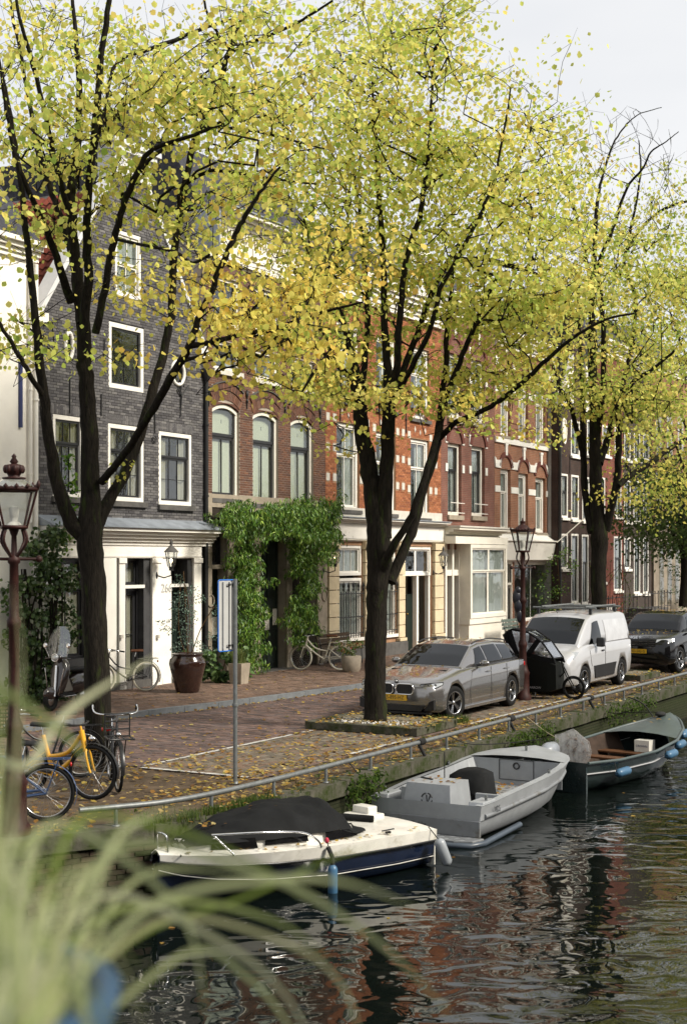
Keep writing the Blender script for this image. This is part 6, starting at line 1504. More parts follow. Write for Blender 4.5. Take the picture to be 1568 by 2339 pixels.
bicycle('black city bicycle with a front carrier rack and chrome handlebar right of the left linden', (-3.30,19.85), (-3.02,18.8), 'black_trim', step=False, frack=True, bars='wide', steer=R(4))
bicycle('dark blue bicycle with rear rack half hidden behind the blurred grass', (-3.55,16.75), (-4.6,16.65), 'blue_paint', step=False, rack=True, bars='swept', fender='blue_paint')
bicycle('dark bicycle with a black plastic crate behind the yellow bicycle', (-3.75,20.1), (-4.75,19.75), 'black_trim', crate=True, bars='swept')
b_ = bicycle('dark bicycle with cream tyres and wire basket leaning by the white pilaster', (-4.52,32.1), (-5.42,31.55), 'black_trim', 'cream_tyre', basket=True, seat='brown_leather', grp='bicycles parked on the sidewalk'); b_.location.z = .1
b_ = bicycle('cream white ladies bicycle leaning on the bench under the wisteria', (-.08,38.05), (-1.22,38.15), 'cream_bike', 'cream_tyre', seat='brown_leather', fender='cream_bike', grp='bicycles parked on the sidewalk', steer=R(-22), thick=.024); b_.location.z = .1
b_ = bicycle('far dark bicycle parked by the stoop railing beyond the black car', (13.6,52.0), (14.4,52.5), 'black_trim', grp='bicycles parked on the sidewalk'); b_.location.z=.1
# ------------------------------------------------------------------ cargo bike with rain tent
mat('tent_fabric', (.010,.010,.011), .8, var=.2); glassmat('tent_window', (.7,.72,.74), .55, .08, .6); mat('cargo_black', (.008,.009,.008), .55, var=.1)
cg = thing('cargo_bike', 'black box cargo bicycle with a clear plastic rain tent between estate car and van', 'cargo bike', W(29.62, 12.75), PHI-pi/2)
# local x runs towards the canal
q = MB(); q.loft([[(x,-w_,z0),(x,w_,z0),(x,w_+.03,z1),(x,-w_-.03,z1)] for x,w_,z0,z1 in [(.62,.24,.22,.98),(.72,.26,.16,.98),(1.45,.26,.16,.86),(1.66,.24,.24,.78)]]); q.obj('box','cargo_black',cg,bevel=.02)
text('URBAN ARROW', .075, MATS['silver_white'], cg, (.95,.30,.30), (R(90),0,pi), 'lettering', .001) 
text('URBAN ARROW', .075, MATS['silver_white'], cg, (1.05,-.292,.26), (R(90),0,0), 'lettering', .001)
q = MB(); TP = [(.62,1.0),(.50,1.50),(.66,1.56),(1.0,1.50),(1.35,1.28),(1.62,.92),(1.66,.80),(1.45,.88)]
fr_ = MB()
for s_ in (-1,1):
    y = s_*.29
    fr_.tube([(x,y,z) for x,z in TP[:7]], .022, 6); 
    fr_.prism([(.60,1.0),(.50,1.50),(.62,1.52),(.80,1.0)],'y',y-.006,y+.006)
    fr_.prism([(.92,.97),(1.22,1.36),(1.32,1.31),(1.06,.95)],'y',y-.006,y+.006)
    fr_.prism([(.80,.98),(1.66,.80),(1.64,.90),(.80,1.08)],'y',y-.006,y+.006)
fr_.prism([(.48,1.49),(.66,1.575),(.98,1.52),(.97,1.50),(.66,1.55),(.50,1.47)],'y',-.29,.29)
fr_.prism([(.46,1.46),(.66,1.0),(.62,.98),(.40,1.42)],'y',-.30,.30)
for (x,z) in ((1.35,1.28),(1.62,.92)): fr_.tube([(x,-.29,z),(x,.29,z)],.02,6)
fr_.obj('tent_frame','tent_fabric',cg)
for s_ in (-1,1):
    q = MB(); q.add([(x,s_*.285,z) for x,z in [(.70,1.05),(.62,1.52),(1.0,1.47),(1.33,1.26),(1.6,.93)]],[(0,1,2,3,4)]); q.obj('tent_window','tent_window',cg)
q = MB(); q.add([(1.0,-.28,1.505),(1.0,.28,1.505),(1.35,-.28,1.285),(1.35,.28,1.285),(1.62,-.28,.925),(1.62,.28,.925)],[(0,1,3,2),(2,3,5,4)]); q.obj('tent_front','tent_window',cg)
def cwheel(par,x,r):
    t = MB(); t.torus((0,0,0), r-.025,.025,'y',32,7); w_=t.obj('wheel','rubber',par,(x,0,r)); t=MB()
    t.torus((0,0,0), r-.06,.012,'y',32,5)
    for k in range(20): a=2*pi*k/20; t.tube([(0,.02*(1 if k%2 else -1),0),((r-.06)*math.cos(a),0,(r-.06)*math.sin(a))],.002,3,cap=False)
    t.tube([(0,-.06,0),(0,.06,0)],.03,8); t.obj('rim','black_trim',w_)
cwheel(cg,1.98,.27); cwheel(cg,-.15,.33)
q = MB()
for s_ in (-1,1): q.tube([(1.72,s_*.02,.78),(1.82,s_*.06,.55),(1.98,s_*.06,.27)],.014,6); q.tube([(.34,s_*.04,.3),(-.15,s_*.06,.33)],.012,6)
q.tube([(1.66,0,.5),(1.76,0,.6),(1.70,0,.85)],.02,6); q.tube([(.34,0,.3),(.62,0,.35)],.025,6); q.tube([(.34,0,.3),(.18,0,.85)],.02,6); q.tube([(.5,0,.35),(.46,0,1.1)],.02,6); q.obj('frame','cargo_black',cg)
q = MB(); q.tube([(.34,-.30,1.12),(.46,-.1,1.12),(.46,.1,1.12),(.34,.30,1.12)],.014,6); q.obj('handlebar','black_trim',cg)
q = MB(); q.ell((.14,0,.95),.13,.08,.04,10,6); q.obj('seat','black_plastic',cg)
q = MB(); q.tube([(1.0,-.18,.16),(1.0,-.22,.015),(1.15,-.22,.015),(1.15,-.18,.16)],.012,6); q.obj('kickstand','spoke_metal',cg)
# ------------------------------------------------------------------ scooter
mat('scooter_dark', (.02,.013,.012), .25, var=.05, coat=1); glassmat('screen_plastic', (.92,.93,.93), .80, .06, .4)
sp = P(146, 1600, 29.6); st_ = thing('motor_scooter', 'dark retro scooter with tall clear windscreen and chrome mirrors behind the left linden', 'scooter', (-5.62,28.3,.1), R(-112))
q = MB(); q.smooth=True   # front shield: local +x forward
sh = []
for z,w_,x in [(.30,.10,.42),(.45,.17,.40),(.62,.21,.36),(.80,.22,.31),(.95,.17,.28),(1.02,.10,.27)]:
    sh.append([(x-.02-.05*abs(t)**2*2,w_*t,z) for t in (-1,-.6,-.25,0,.25,.6,1)]+[(x-.07-.05*abs(t)**2*2,w_*t*.96,z) for t in (1,.6,.25,0,-.25,-.6,-1)])
q.loft(sh); q.obj('leg_shield','scooter_dark',st_)
q = MB(); q.box((-.15,-.15,.27),(.38,.15,.33)); q.obj('footboard','black_plastic',st_)
q = MB(); q.smooth=True; q.loft([[(x,w_*math.cos(a),z+h_*math.sin(a)) for a in np.linspace(0,2*pi,13)[:-1]] for x,w_,z,h_ in [(-.12,.12,.45,.18),(-.3,.19,.5,.23),(-.6,.20,.52,.22),(-.85,.12,.55,.14),(-.92,.04,.56,.05)]]); q.obj('rear_body','scooter_dark',st_)
q = MB(); q.ell((-.42,0,.78),.36,.13,.06,14,8); q.obj('seat','black_plastic',st_)
q = MB(); q.tube(smoothpath([(.24,-.30,1.03),(.28,-.1,1.06),(.28,.1,1.06),(.24,.30,1.03)],3),.018,7); q.ell((.28,0,1.06),.10,.13,.08,12,8); q.obj('handlebar','scooter_dark',st_)
q = MB(); q.ell((.36,0,1.06),.035,.085,.06,14,8); hl_=q.obj('headlamp','lamp_lens',st_); q=MB(); q.torus((.36,0,1.06),.075,.012,'x',20,6); q.obj('lamp_ring','chrome',hl_)
for s_ in (-1,1):
    q = MB(); q.tube([(.26,s_*.2,1.06),(.30,s_*.27,1.27)],.007,5); q.ell((.30,s_*.27,1.30),.015,.055,.05,12,6); q.obj('mirror','chrome',st_)
q = MB(); q.smooth=True; vs=[]
for i,z in enumerate(np.linspace(1.08,1.68,7)):
    hw = .26*math.sqrt(max(.05,1-((z-1.3)/.42)**2)); 
    for t in np.linspace(-1,1,9): vs.append((.33-(z-1.08)*.25-.06*t*t, hw*t, z))
q.add(vs, [(i*9+j,(i+1)*9+j,(i+1)*9+j+1,i*9+j+1) for i in range(6) for j in range(8)]); q.obj('windscreen','screen_plastic',st_)
for x in (.52,-.62):
    t=MB(); t.torus((0,0,0),.17,.055,'y',28,8); w_=t.obj('wheel','rubber',st_,(x,0,.225)); t=MB(); t.lathe([(.02,-.05),(.12,-.04),(.12,.04),(.02,.05)],16,M=Matrix.Rotation(R(90),3,'X')); t.obj('hub','rim_metal',w_)
q = MB(); q.ell((.52,0,.36),.22,.09,.14,14,8); q.obj('front_fender','scooter_dark',st_)
q = MB(); q.tube([(.32,0,.9),(.50,.08,.3)],.025,7); q.tube([(.38,-.22,.85),(.42,-.12,.32),(.2,-.16,.28),(-.15,-.17,.28)],.010,5); q.tube([(.38,.22,.85),(.42,.12,.32),(.2,.16,.28),(-.15,.17,.28)],.010,5); q.obj('chrome_trim','chrome',st_)
# dark covered scooter behind it
s2 = thing('covered_scooter', 'dark car bonnet shape parked behind the scooter and the climbing shrub', 'scooter', (-6.05,31.5,.1), R(20)) if False else None
# ================================================================== BOATS
mat('aluminium', (.33,.345,.36), .5, .35, var=.12, scale=3, bump=.05, dirt=((.28,.27,.24), 4., .62)); mat('aluminium_dark', (.20,.21,.22), .55, .3, var=.15, dirt=((.12,.11,.09),4.,.55)); mat('canvas_black', (.009,.0095,.010), .75, var=.35, scale=3, bump=.25, bscale=14, dirt=((.05,.06,.02), 2.2, .64))
mat('gelcoat_white', (.66,.64,.58), .35, var=.15, scale=3, coat=.3, dirt=((.36,.33,.25), 4., .56)); mat('hull_navy', (.008,.014,.035), .2, var=.2, coat=.8); mat('fender_blue', (.045,.12,.21), .4, var=.1); mat('fender_grey',(.25,.27,.29),.35)
mat('hull_green', (.020,.030,.030), .22, var=.2, coat=.8); mat('boat_wood', (.09,.042,.02), .55, var=.3, scale=3, stretch=(1,8,8)); mat('rope', (.03,.03,.03), .9); mat('rope_pale', (.35,.30,.2), .9); mat('window_dark', (.006,.006,.007), .12, coat=1); mat('deck_sand', (.42,.37,.27), .7, var=.3, scale=6)
def hull(parent, st, name, m, n=24, cap=True, smooth=True):
    """st: (x, half beam top, z top, half beam chine, z chine, z keel, [bow curve])"""
    rings = []
    x0, x1 = st[0][0], st[-1][0]
    for i in range(n+1):
        x = lerp(x0,x1,i/n); bt,zt,bc,zc,zk = interp(st,x)[:5]
        half = [(bt,zt),(lerp(bt,bc,.3)+.015*bt,lerp(zt,zc,.33)),(lerp(bt,bc,.65)+.012*bt,lerp(zt,zc,.68)),(bc,zc),(bc*.5,lerp(zc,zk,.6)),(0,zk)]
        rings.append([(x,-y,z) for y,z in half]+[(x,y,z) for y,z in half[-2::-1]])
    q = MB(); q.smooth = smooth; q.loft(rings, cap=False, closed=False)
    if cap: q.add(rings[0],[tuple(range(len(rings[0])))[::-1]])
    return q.obj(name, m, parent)
def gunwale(parent, st, off, r, m, dz=0, n=30, name='rub_rail', x0=None, x1=None, close=True, zf=0.0):
    a = st[0][0] if x0 is None else x0; b_ = st[-1][0] if x1 is None else x1
    pts = []
    for s_ in (-1,1):
        seq = []
        for i in range(n+1):
            x = lerp(a,b_,i/n); bt,zt,bc,zc,zk = interp(st,x)[:5]; seq.append((x, s_*(lerp(bt,bc,zf)+off), lerp(zt,zc,zf)+dz))
        pts.append(seq)
    q = MB()
    if close: q.tube(pts[0]+pts[1][::-1], r, 8)
    else: q.tube(pts[0],r,8); q.tube(pts[1],r,8)
    return q.obj(name, m, parent)
def fender(parent, a, b_, r, m, name='fender', rope_to=None):
    a, b_ = Vector(a), Vector(b_); d = (b_-a).normalized(); L_ = (b_-a).length
    q = MB(); k = [(0,.35),(.06,.8),(.14,1),(.86,1),(.94,.8),(1,.35)]; q.tube([a+d*L_*t for t,_ in k], [r*s for _,s in k], 12)
    f = q.obj(name, m, parent)
    if rope_to: q = MB(); q.tube([a, rope_to], .008, 5); q.obj('rope','rope',f)
    return f
def boat_root(name, label, uv_stern, uv_bow, L_):
    s_, b_ = W(*uv_stern, ZW), W(*uv_bow, ZW); d = b_-s_; t = thing(name, label, 'boat', s_, math.atan2(d.y,d.x), 'boats moored along the quay'); return t
# ------------------------------------------------------------------ grey open tender (bow far, stern near)
b2 = boat_root('open_motorboat', 'grey aluminium open motorboat with black covered console moored in the middle', (17.95,8.75), (23.0,8.69), 5); b2.scale = (.83,1,.96)
s2 = [(0,.88,.56,.78,.12,-.25),(.5,.90,.57,.80,.12,-.28),(1.5,.93,.62,.82,.13,-.3),(2.8,.93,.66,.80,.15,-.3),(3.7,.90,.72,.70,.18,-.28),(4.3,.82,.77,.52,.24,-.2),(4.7,.66,.80,.34,.30,-.1),(4.92,.42,.82,.16,.36,.05),(5.0,.14,.83,.05,.45,.25)]
hull(b2, s2, 'hull', 'aluminium')
# inner skin with floor
rings=[]
for i in range(25):
    x = lerp(.05,4.35,i/24); bt,zt,bc,zc,zk = interp(s2,x); bi = min(bt-.10, bc-.02); zf=.22+max(0,x-3.2)*.12
    rings.append([(x,-(bt-.09),zt-.005),(x,-bi,zf),(x,0,zf),(x,bi,zf),(x,bt-.09,zt-.005)])
q = MB(); q.smooth=False; q.loft(rings, cap=False, closed=False); q.obj('inner_hull','aluminium',b2)
q = MB(); vs=[]; 
for i in range(31):
    x = lerp(0,4.98,i/30); bt,zt,*_ = interp(s2,x)
    for s_ in (-1,1): vs += [(x,s_*(bt+.01),zt+.004),(x,s_*max(.0,bt-.10),zt+.012)]
fs=[]
for i in range(30): fs += [(i*4,i*4+4,i*4+5,i*4+1),(i*4+2,i*4+3,i*4+7,i*4+6)]
q.add(vs,fs); q.obj('gunwale','aluminium',b2)
q = MB(); vs=[]
for i in range(9):
    x = lerp(4.0,4.98,i/8); bt,zt,*_ = interp(s2,x)
    for t in (-1,-.5,0,.5,1): vs.append((x,(bt-.04)*t,zt+.016+.05*(1-t*t)))
q.smooth=True; q.add(vs,[(i*5+j,(i+1)*5+j,(i+1)*5+j+1,i*5+j+1) for i in range(8) for j in range(4)]); q.obj('foredeck','aluminium',b2)
q = MB(); x=4.0; bt,zt,*_=interp(s2,x); q.box((x,-(bt-.08),.3),(x+.02,bt-.08,zt+.0)); bk=q.obj('bow_bulkhead','aluminium',b2)
q = MB(); ring_boxes(q,-.30,.30,.40,.74,.008,0,.004)
t_=MB()
for a,b_ in [((-.30,.40),(.30,.40)),((.30,.40),(.30,.74)),((.30,.74),(-.30,.74)),((-.30,.74),(-.30,.40))]: t_.tube([(3.99,a[0],a[1]),(3.99,b_[0],b_[1])],.006,4)
t_.tube([(3.985,.05*math.cos(2*pi*k/14),.64+.05*math.sin(2*pi*k/14)) for k in range(14)],.012,5,closed=True); t_.obj('locker_hatch','black_trim',bk)
# transom deck, side quarters, swim platform
q = MB(); q.box((-.02,-.86,.10),(.04,.86,.34)); q.obj('transom','aluminium_dark',b2,bevel=.01)
q = MB(); q.box((.04,-.80,.30),(1.0,.80,.335)); q.obj('stern_deck','aluminium',b2)
for s_ in (-1,1):
    q = MB(); q.prism([(0,.335),(.55,.335),(.62,.60),(.12,.60)],'y',s_*.64,s_*.87); q.obj('quarter_box','aluminium',b2,bevel=.015)
q = MB(); q.box((.06,.66,.40),(.075,.84,.52)); q.obj('red_plate',mat('red_label',(.5,.1,.07),.5),b2)
q = MB(); q.loft([[(-.42,-.62,.02),(-.42,.62,.02),(-.42,.62,.10),(-.42,-.62,.10)],[(-.30,-.86,.02),(-.30,.86,.02),(-.30,.86,.10),(-.30,-.86,.10)],[(.0,-.92,.02),(.0,.92,.02),(.0,.92,.10),(.0,-.92,.10)]]); q.obj('swim_platform','aluminium_dark',b2,bevel=.01)
q = MB()
for i in range(13):
    for j in range(3):
        a = random.choice([.5,-.5]) if False else (.6 if (i+j)%2 else -.6); c=(-.34+j*.12,-.72+i*.12); dx,dy=.04*math.cos(a),.04*math.sin(a)
        q.add([(c[0]-dx,c[1]-dy-.008,.102),(c[0]+dx,c[1]+dy-.008,.102),(c[0]+dx,c[1]+dy+.008,.107),(c[0]-dx,c[1]-dy+.008,.107)],[(0,1,2,3)])
tag(q.obj('tread_pattern','aluminium',b2),kind='stuff')
q = MB(); q.tube([(-.40,.60,.03),(-.44,.55,.03),(-.44,-.55,.03),(-.32,-.84,.03),(-.0,-.92,.03),(1.7,-.86,.06)],.045,8); q.obj('lower_fender',mat('fender_dark',(.05,.065,.085),.4),b2)
gunwale(b2, s2, .025, .036, 'aluminium_dark', zf=.38, x0=.15, x1=4.98, n=34)
# engine box and seats
q = MB(); q.prism([(-.40,.335),(.34,.335),(.27,.68),(-.33,.68)],'x',.10,.11); 
q = MB(); q.loft([[(.08,-.38,.336),(.08,.42,.336),(.95,.42,.336),(.95,-.38,.336)],[(.18,-.33,.80),(.18,.37,.80),(.92,.37,.80),(.92,-.33,.80)]]); eb=q.obj('engine_box','aluminium',b2,bevel=.012)
q = MB()
for (a0,a1) in [(15,80),(100,165),(190,262),(280,350)]:
    q.tube([(.124+.0*k,.02+.085*math.cos(R(lerp(a0,a1,k/6))),.58+.085*math.sin(R(lerp(a0,a1,k/6)))) for k in range(7)],.008,5)
q.tube([(.135,.03,.635),(.125,.015,.53)],.009,5); q.tube([(.135,-.03,.635),(.125,.002,.53)],.009,5); q.obj('emblem','black_trim',eb)
text('Tukka', .10, MATS['black_trim'], b2, (-.0225,.10,.22), (R(90),0,R(-90)), 'boat_name', .001, shear=.3)
text('VOS', .13, MATS['black_trim'], b2, (.55,-.924,.46), (R(84),0,0), 'lettering', .001)
q = MB(); q.box((.96,-.80,.336),(1.02,-.42,.60)); q.box((.96,.44,.336),(1.02,.80,.60)); q.obj('side_seat','aluminium',b2,bevel=.01)
q = MB(); q.smooth=True; q.loft([[(x,w_*t,.30 if abs(t)==1 else h_-.10*t*t) for t in (-1,-.8,-.4,0,.4,.8,1)] for x,w_,h_ in [(1.6,.30,.50),(1.7,.36,.80),(2.1,.36,.84),(2.3,.30,.60)]],closed=False); q.obj('console_cover','canvas_black',b2)
q = MB(); q.box((2.3,-.45,.222),(2.9,.45,.30)); q.obj('floor_locker','aluminium_dark',b2)
for (x,y,z) in [(.35,-.82,.62),(.35,.80,.62),(3.1,-.86,.70),(3.1,.86,.70),(4.5,.0,.87)]:
    q = MB(); q.tube([(x,y,z-.04),(x,y,z+.06)],.022,8); q.tube([(x-.05,y,z+.03),(x+.05,y,z+.03)],.01,6); q.obj('mooring_post','galvanised',b2)
q = MB(); q.tube([(.35,.80,.66),(.36,.84,.5),(.30,.75,.40),(.5,.6,.34)],.012,5); q.tube([(.9,.05,.8),(.9,.05,1.2)],.009,5); q.tube(smoothpath([(.6,.2,.815),(.7,.35,.81),(.55,.1,.815)],3),.012,5); q.obj('rope','rope',b2)
# ------------------------------------------------------------------ covered speedboat (bow near left, stern right)
b1 = boat_root('covered_motorboat', 'white and navy motorboat under a black canvas cover moored nearest the left', (16.66,8.57), (12.82,9.77), 4.4); b1.scale = (.885,.93,.93)
s1 = [(0,.80,.50,.72,.05,-.25),(.8,.84,.52,.75,.05,-.28),(2.0,.84,.55,.72,.08,-.28),(3.0,.74,.58,.50,.14,-.22),(3.7,.54,.60,.26,.22,-.1),(4.15,.28,.62,.10,.32,.08),(4.4,.06,.63,.03,.42,.3)]
hull(b1, s1, 'hull', 'hull_navy')
q = MB(); vs=[]; k1=17
for i in range(31):
    x = lerp(0,4.4,i/30); bt,zt,*_ = interp(s1,x)
    for t in np.linspace(-1,1,k1): vs.append((x,(bt+.02)*t,zt+.05*(1-t*t)+.02))
q.smooth=True; q.add(vs,[(i*k1+j,(i+1)*k1+j,(i+1)*k1+j+1,i*k1+j+1) for i in range(30) for j in range(k1-1)]); q.obj('deck','gelcoat_white',b1)
q = MB()
for s_ in (-1,1):
    rr=[]
    for i in range(31):
        x = lerp(0,4.4,i/30); bt,zt,bc,zc,_ = interp(s1,x); rr += [(x,s_*(bt+.03),zt+.025),(x,s_*(lerp(bt,bc,.30)+.045),lerp(zt,zc,.28))]
    q.smooth=True; q.add(rr,[(2*i,2*i+2,2*i+3,2*i+1) for i in range(30)])
q.obj('white_sheer_band','gelcoat_white',b1)
gunwale(b1, s1, .042, .018, 'black_trim', zf=.30, n=30, close=False)
gunwale(b1, s1, .03, .006, 'gelcoat_white', zf=.80, n=30, close=False, name='pinstripe')
q = MB(); q.box((-.02,-.78,.02),(.0,.78,.44)); q.obj('transom','gelcoat_white',b1)
# cabin coachroof
q = MB(); q.smooth=False
cr_ = [[(x,-w0,z0),(x,-w1_,z1_),(x,w1_,z1_),(x,w0,z0)] for x,w0,z0,w1_,z1_ in [(1.5,.64,.55,.60,.74),(2.3,.64,.57,.59,.80),(3.0,.56,.60,.50,.80),(3.6,.36,.62,.30,.80),(4.0,.17,.64,.12,.78)]]
q.loft(cr_); q.obj('cabin','gelcoat_white',b1,bevel=.03)
for s_ in (-1,1):
    for (xa,xb,w0,w1_) in [(2.35,3.05,.640,.552),(3.15,3.75,.535,.300)]:
        q = MB(); pts=[(xa,.64),(xb,.66),(xb-.04,.78),(xa+.02,.77)]; q.add([(x,s_*(lerp(w0,w1_,(x-xa)/(xb-xa))-(z-.58)*.22+.022),z) for x,z in pts],[(0,1,2,3)]); q.obj('cabin_window','window_dark',b1)
    q = MB(); q.add([(x,s_*y,z) for x,y,z in [(1.45,.67,.60),(2.05,.675,.61),(2.05,.655,.72),(1.60,.655,.70)]],[(0,1,2,3)]); q.obj('side_window','window_dark',b1)
# canvas cover with a ridge and folds
q = MB(); q.smooth=True; rings=[]
prof = [(1.12,.52,.60,.66),(1.40,.64,.62,.76),(1.60,.67,.66,1.00),(1.74,.67,.72,1.08),(2.1,.66,.72,1.055),(2.5,.65,.72,1.07),(2.95,.58,.73,1.02),(3.35,.46,.73,.94),(3.7,.33,.73,.86),(3.98,.20,.72,.80),(4.04,.17,.70,.74)]
for i in range(41):
    x = lerp(1.12,4.04,i/40); w_,z0,z1_ = interp([(p[0],*p[1:]) for p in prof], x); r_=[]
    for j in range(21):
        t = lerp(-1,1,j/20); sh_ = (1-abs(t)**2.6)**.75; fold = .026*math.sin(x*9+t*5)*math.sin(j*.9+x*3)+.03*math.sin(x*17+t*6)*abs(t)+(-.05*abs(math.sin((x-1.1)*6.0))*abs(t) if x<2.3 else 0)
        r_.append((x+.02*math.sin(j*1.3), w_*t*(1+.05*math.sin(x*13+j)*.5), z0+(z1_-z0)*sh_+fold*sh_+.0))
    rings.append(r_)
q.loft(rings,cap=False,closed=False); q.obj('canvas_cover','canvas_black',b1)
q = MB(); q.smooth=True; vs=[]   # skirt
for i in range(33):
    x=lerp(1.95,3.45,i/32); w_,z0,z1_=interp([(p[0],*p[1:]) for p in prof], min(x,3.42))
    vs += [(x,-w_*1.02,z0+.05+.02*math.sin(i)),(x,-w_*1.0-.02,z0+.18+.02*math.sin(i*.7)),(x,-w_*.9,z0+.32)]
q = MB(); q.tube(smoothpath([(.55,.1,.63),(.75,-.2,.64),(1.0,-.42,.65),(1.25,-.55,.66)],4),.05,8); q.obj('rolled_canvas','canvas_black',b1)
# rails
for s_ in (-1,1):
    q = MB(); q.tube(smoothpath([(2.3,s_*.84,.58),(2.36,s_*.82,.68),(2.6,s_*.80,.80),(3.1,s_*.72,.86),(3.85,s_*.44,.88)],5),.014,7); q.tube([(3.82,s_*.44,.88),(3.6,s_*.60,.62)],.012,6); q.obj('hand_rail','chrome',b1)
q = MB(); q.tube(smoothpath([(4.28,-.10,.6),(4.3,-.10,.86),(4.32,0,.9),(4.3,.10,.86),(4.28,.10,.6)],4),.014,7); q.obj('bow_rail','chrome',b1)
q = MB(); q.box((.9,.74,.575),(.98,.78,.60)); q.tube([(.82,.76,.62),(1.06,.76,.62)],.01,5); q.obj('cleat','black_trim',b1)
q = MB(); q.box((.05,-.62,.50),(.45,-.15,.62)); q.box((.1,-.58,.52),(.30,-.25,.72)); q.obj('motor_well_cover','gelcoat_white',b1,bevel=.02)
fender(b1, (.12,.96,.42), (.0,1.04,.05), .08, 'fender_grey', rope_to=(.15,.80,.57))
fender(b1, (2.2,.95,.36), (2.2,.95,-.06), .065, 'fender_blue', rope_to=(2.2,.84,.66))
q = MB(); q.tube([(2.2,.95,.36),(2.2,.94,.46),(2.22,.88,.58)],.03,7); q.obj('fender_knot','rope',b1)
q = MB(); q.ell((2.22,.86,.66),.03,.03,.04,8,6); q.obj('red_tie',mat('red_rope',(.45,.05,.08),.8),b1)
lp=[]
for _ in range(26): x=random.uniform(.3,4.1); bt,zt,*_=interp(s1,x); y=bt*random.uniform(.74,.96); lp.append((x,y,zt+.055))
for _ in range(10): lp.append((random.uniform(4.0,4.3),random.uniform(-.12,.12),.68))
for _ in range(14): lp.append((random.uniform(2.4,3.1),random.uniform(-.3,.2),1.06))
for _ in range(10): lp.append((random.uniform(3.4,3.7),random.uniform(-.2,.2),.93))
def lay(name, parent, pts, s0, s1_, cols=FL):
    n=len(pts); nrm=RNG.normal(size=(n,3))*.2; nrm[:,2]=1; nrm/=np.linalg.norm(nrm,axis=1)[:,None]; tt=np.cross(nrm,RNG.normal(size=(n,3))); tt/=np.linalg.norm(tt,axis=1)[:,None]
    o=leaf_obj(name, pts, RNG.uniform(s0,s1_,n), leaf_cols(n,cols), MATS['leaf'], parent, frames=np.stack([np.cross(tt,nrm),tt,nrm],axis=2)); return tag(o,kind='stuff')
lay('leaf_litter', b1, lp, .05,.09)
lp=[(random.uniform(1.0,4.0),random.uniform(-.6,.6),.25+.1*random.random()) for _ in range(120)]+[(random.uniform(.1,.9),random.choice([-1,1])*random.uniform(.45,.62),.345) for _ in range(50)]+[(random.uniform(.2,.9),random.uniform(-.3,.35),.81) for _ in range(14)]+[(random.uniform(3.0,4.0),random.uniform(-.5,.5),.36) for _ in range(40)]
lay('leaf_litter', b2, lp, .05,.09, [(3,(.30,.14,.04)),(2,(.5,.34,.08)),(2,(.2,.1,.04))])
# ------------------------------------------------------------------ dark green sloop with ship's wheel
b3 = boat_root('dark_sloop', 'dark green open sloop with blue fenders and outboard motor at the right', (22.80,8.62), (27.4,7.95), 4.4); b3.scale = (1.05,1,1)
s3 = [(0,.62,.52,.50,.10,-.2),(.8,.80,.50,.64,.08,-.25),(2.0,.88,.52,.70,.08,-.27),(3.0,.80,.60,.56,.12,-.22),(3.8,.56,.72,.30,.22,-.1),(4.25,.28,.82,.12,.34,.08),(4.42,.08,.87,.04,.48,.3)]
hull(b3, s3, 'hull', 'hull_green')
rings=[]
for i in range(21):
    x=lerp(.05,3.4,i/20); bt,zt,bc,zc,zk=interp(s3,x); rings.append([(x,-(bt-.05),zt),(x,-(min(bt,bc)-.04),.10),(x,0,.08),(x,min(bt,bc)-.04,.10),(x,bt-.05,zt)])
q=MB(); q.loft(rings,cap=False,closed=False); q.obj('inner_hull',mat('tarred_wood',(.045,.030,.022),.7,var=.4,scale=4),b3)
q=MB(); vs=[]
for i in range(10):
    x=lerp(3.1,4.40,i/9); bt,zt,*_=interp(s3,x)
    for t in (-1,-.5,0,.5,1): vs.append((x,(bt-.01)*t,zt+.01+.07*(1-t*t)))
q.smooth=True; q.add(vs,[(i*5+j,(i+1)*5+j,(i+1)*5+j+1,i*5+j+1) for i in range(9) for j in range(4)]); q.obj('foredeck',mat('deck_green',(.055,.075,.075),.4,var=.2,dirt=((.12,.12,.09),5.,.6)),b3)
gunwale(b3, s3, .01, .028, 'deck_green', n=34, name='gunwale'); gunwale(b3, s3, .03, .014, 'silver_white', zf=.45, n=34, close=False, name='rubbing_strake')
q=MB(); q.box((-.02,-.60,-.1),(.03,.60,.46)); q.obj('transom','hull_green',b3)
for k,x in enumerate((.9,1.9,2.7)):
    bt,zt,bc,*_=interp(s3,x); q=MB(); q.box((x,-(bt-.09),.30),(x+.28,bt-.09,.335)); q.obj('bench','boat_wood',b3,bevel=.008)
for i in range(7):
    q=MB(); q.box((.5,-.5+i*.145,.105),(3.0,-.37+i*.145,.125)); q.obj('plank','boat_wood',b3)
q=MB(); q.box((2.9,-.3,.34),(3.15,.0,.56)); q.obj('white_box','gelcoat_white',b3)
text('CROWN', .06, MATS['blue_paint'], b3, (2.895,-.15,.45), (R(90),0,R(-90)), 'lettering', .001)
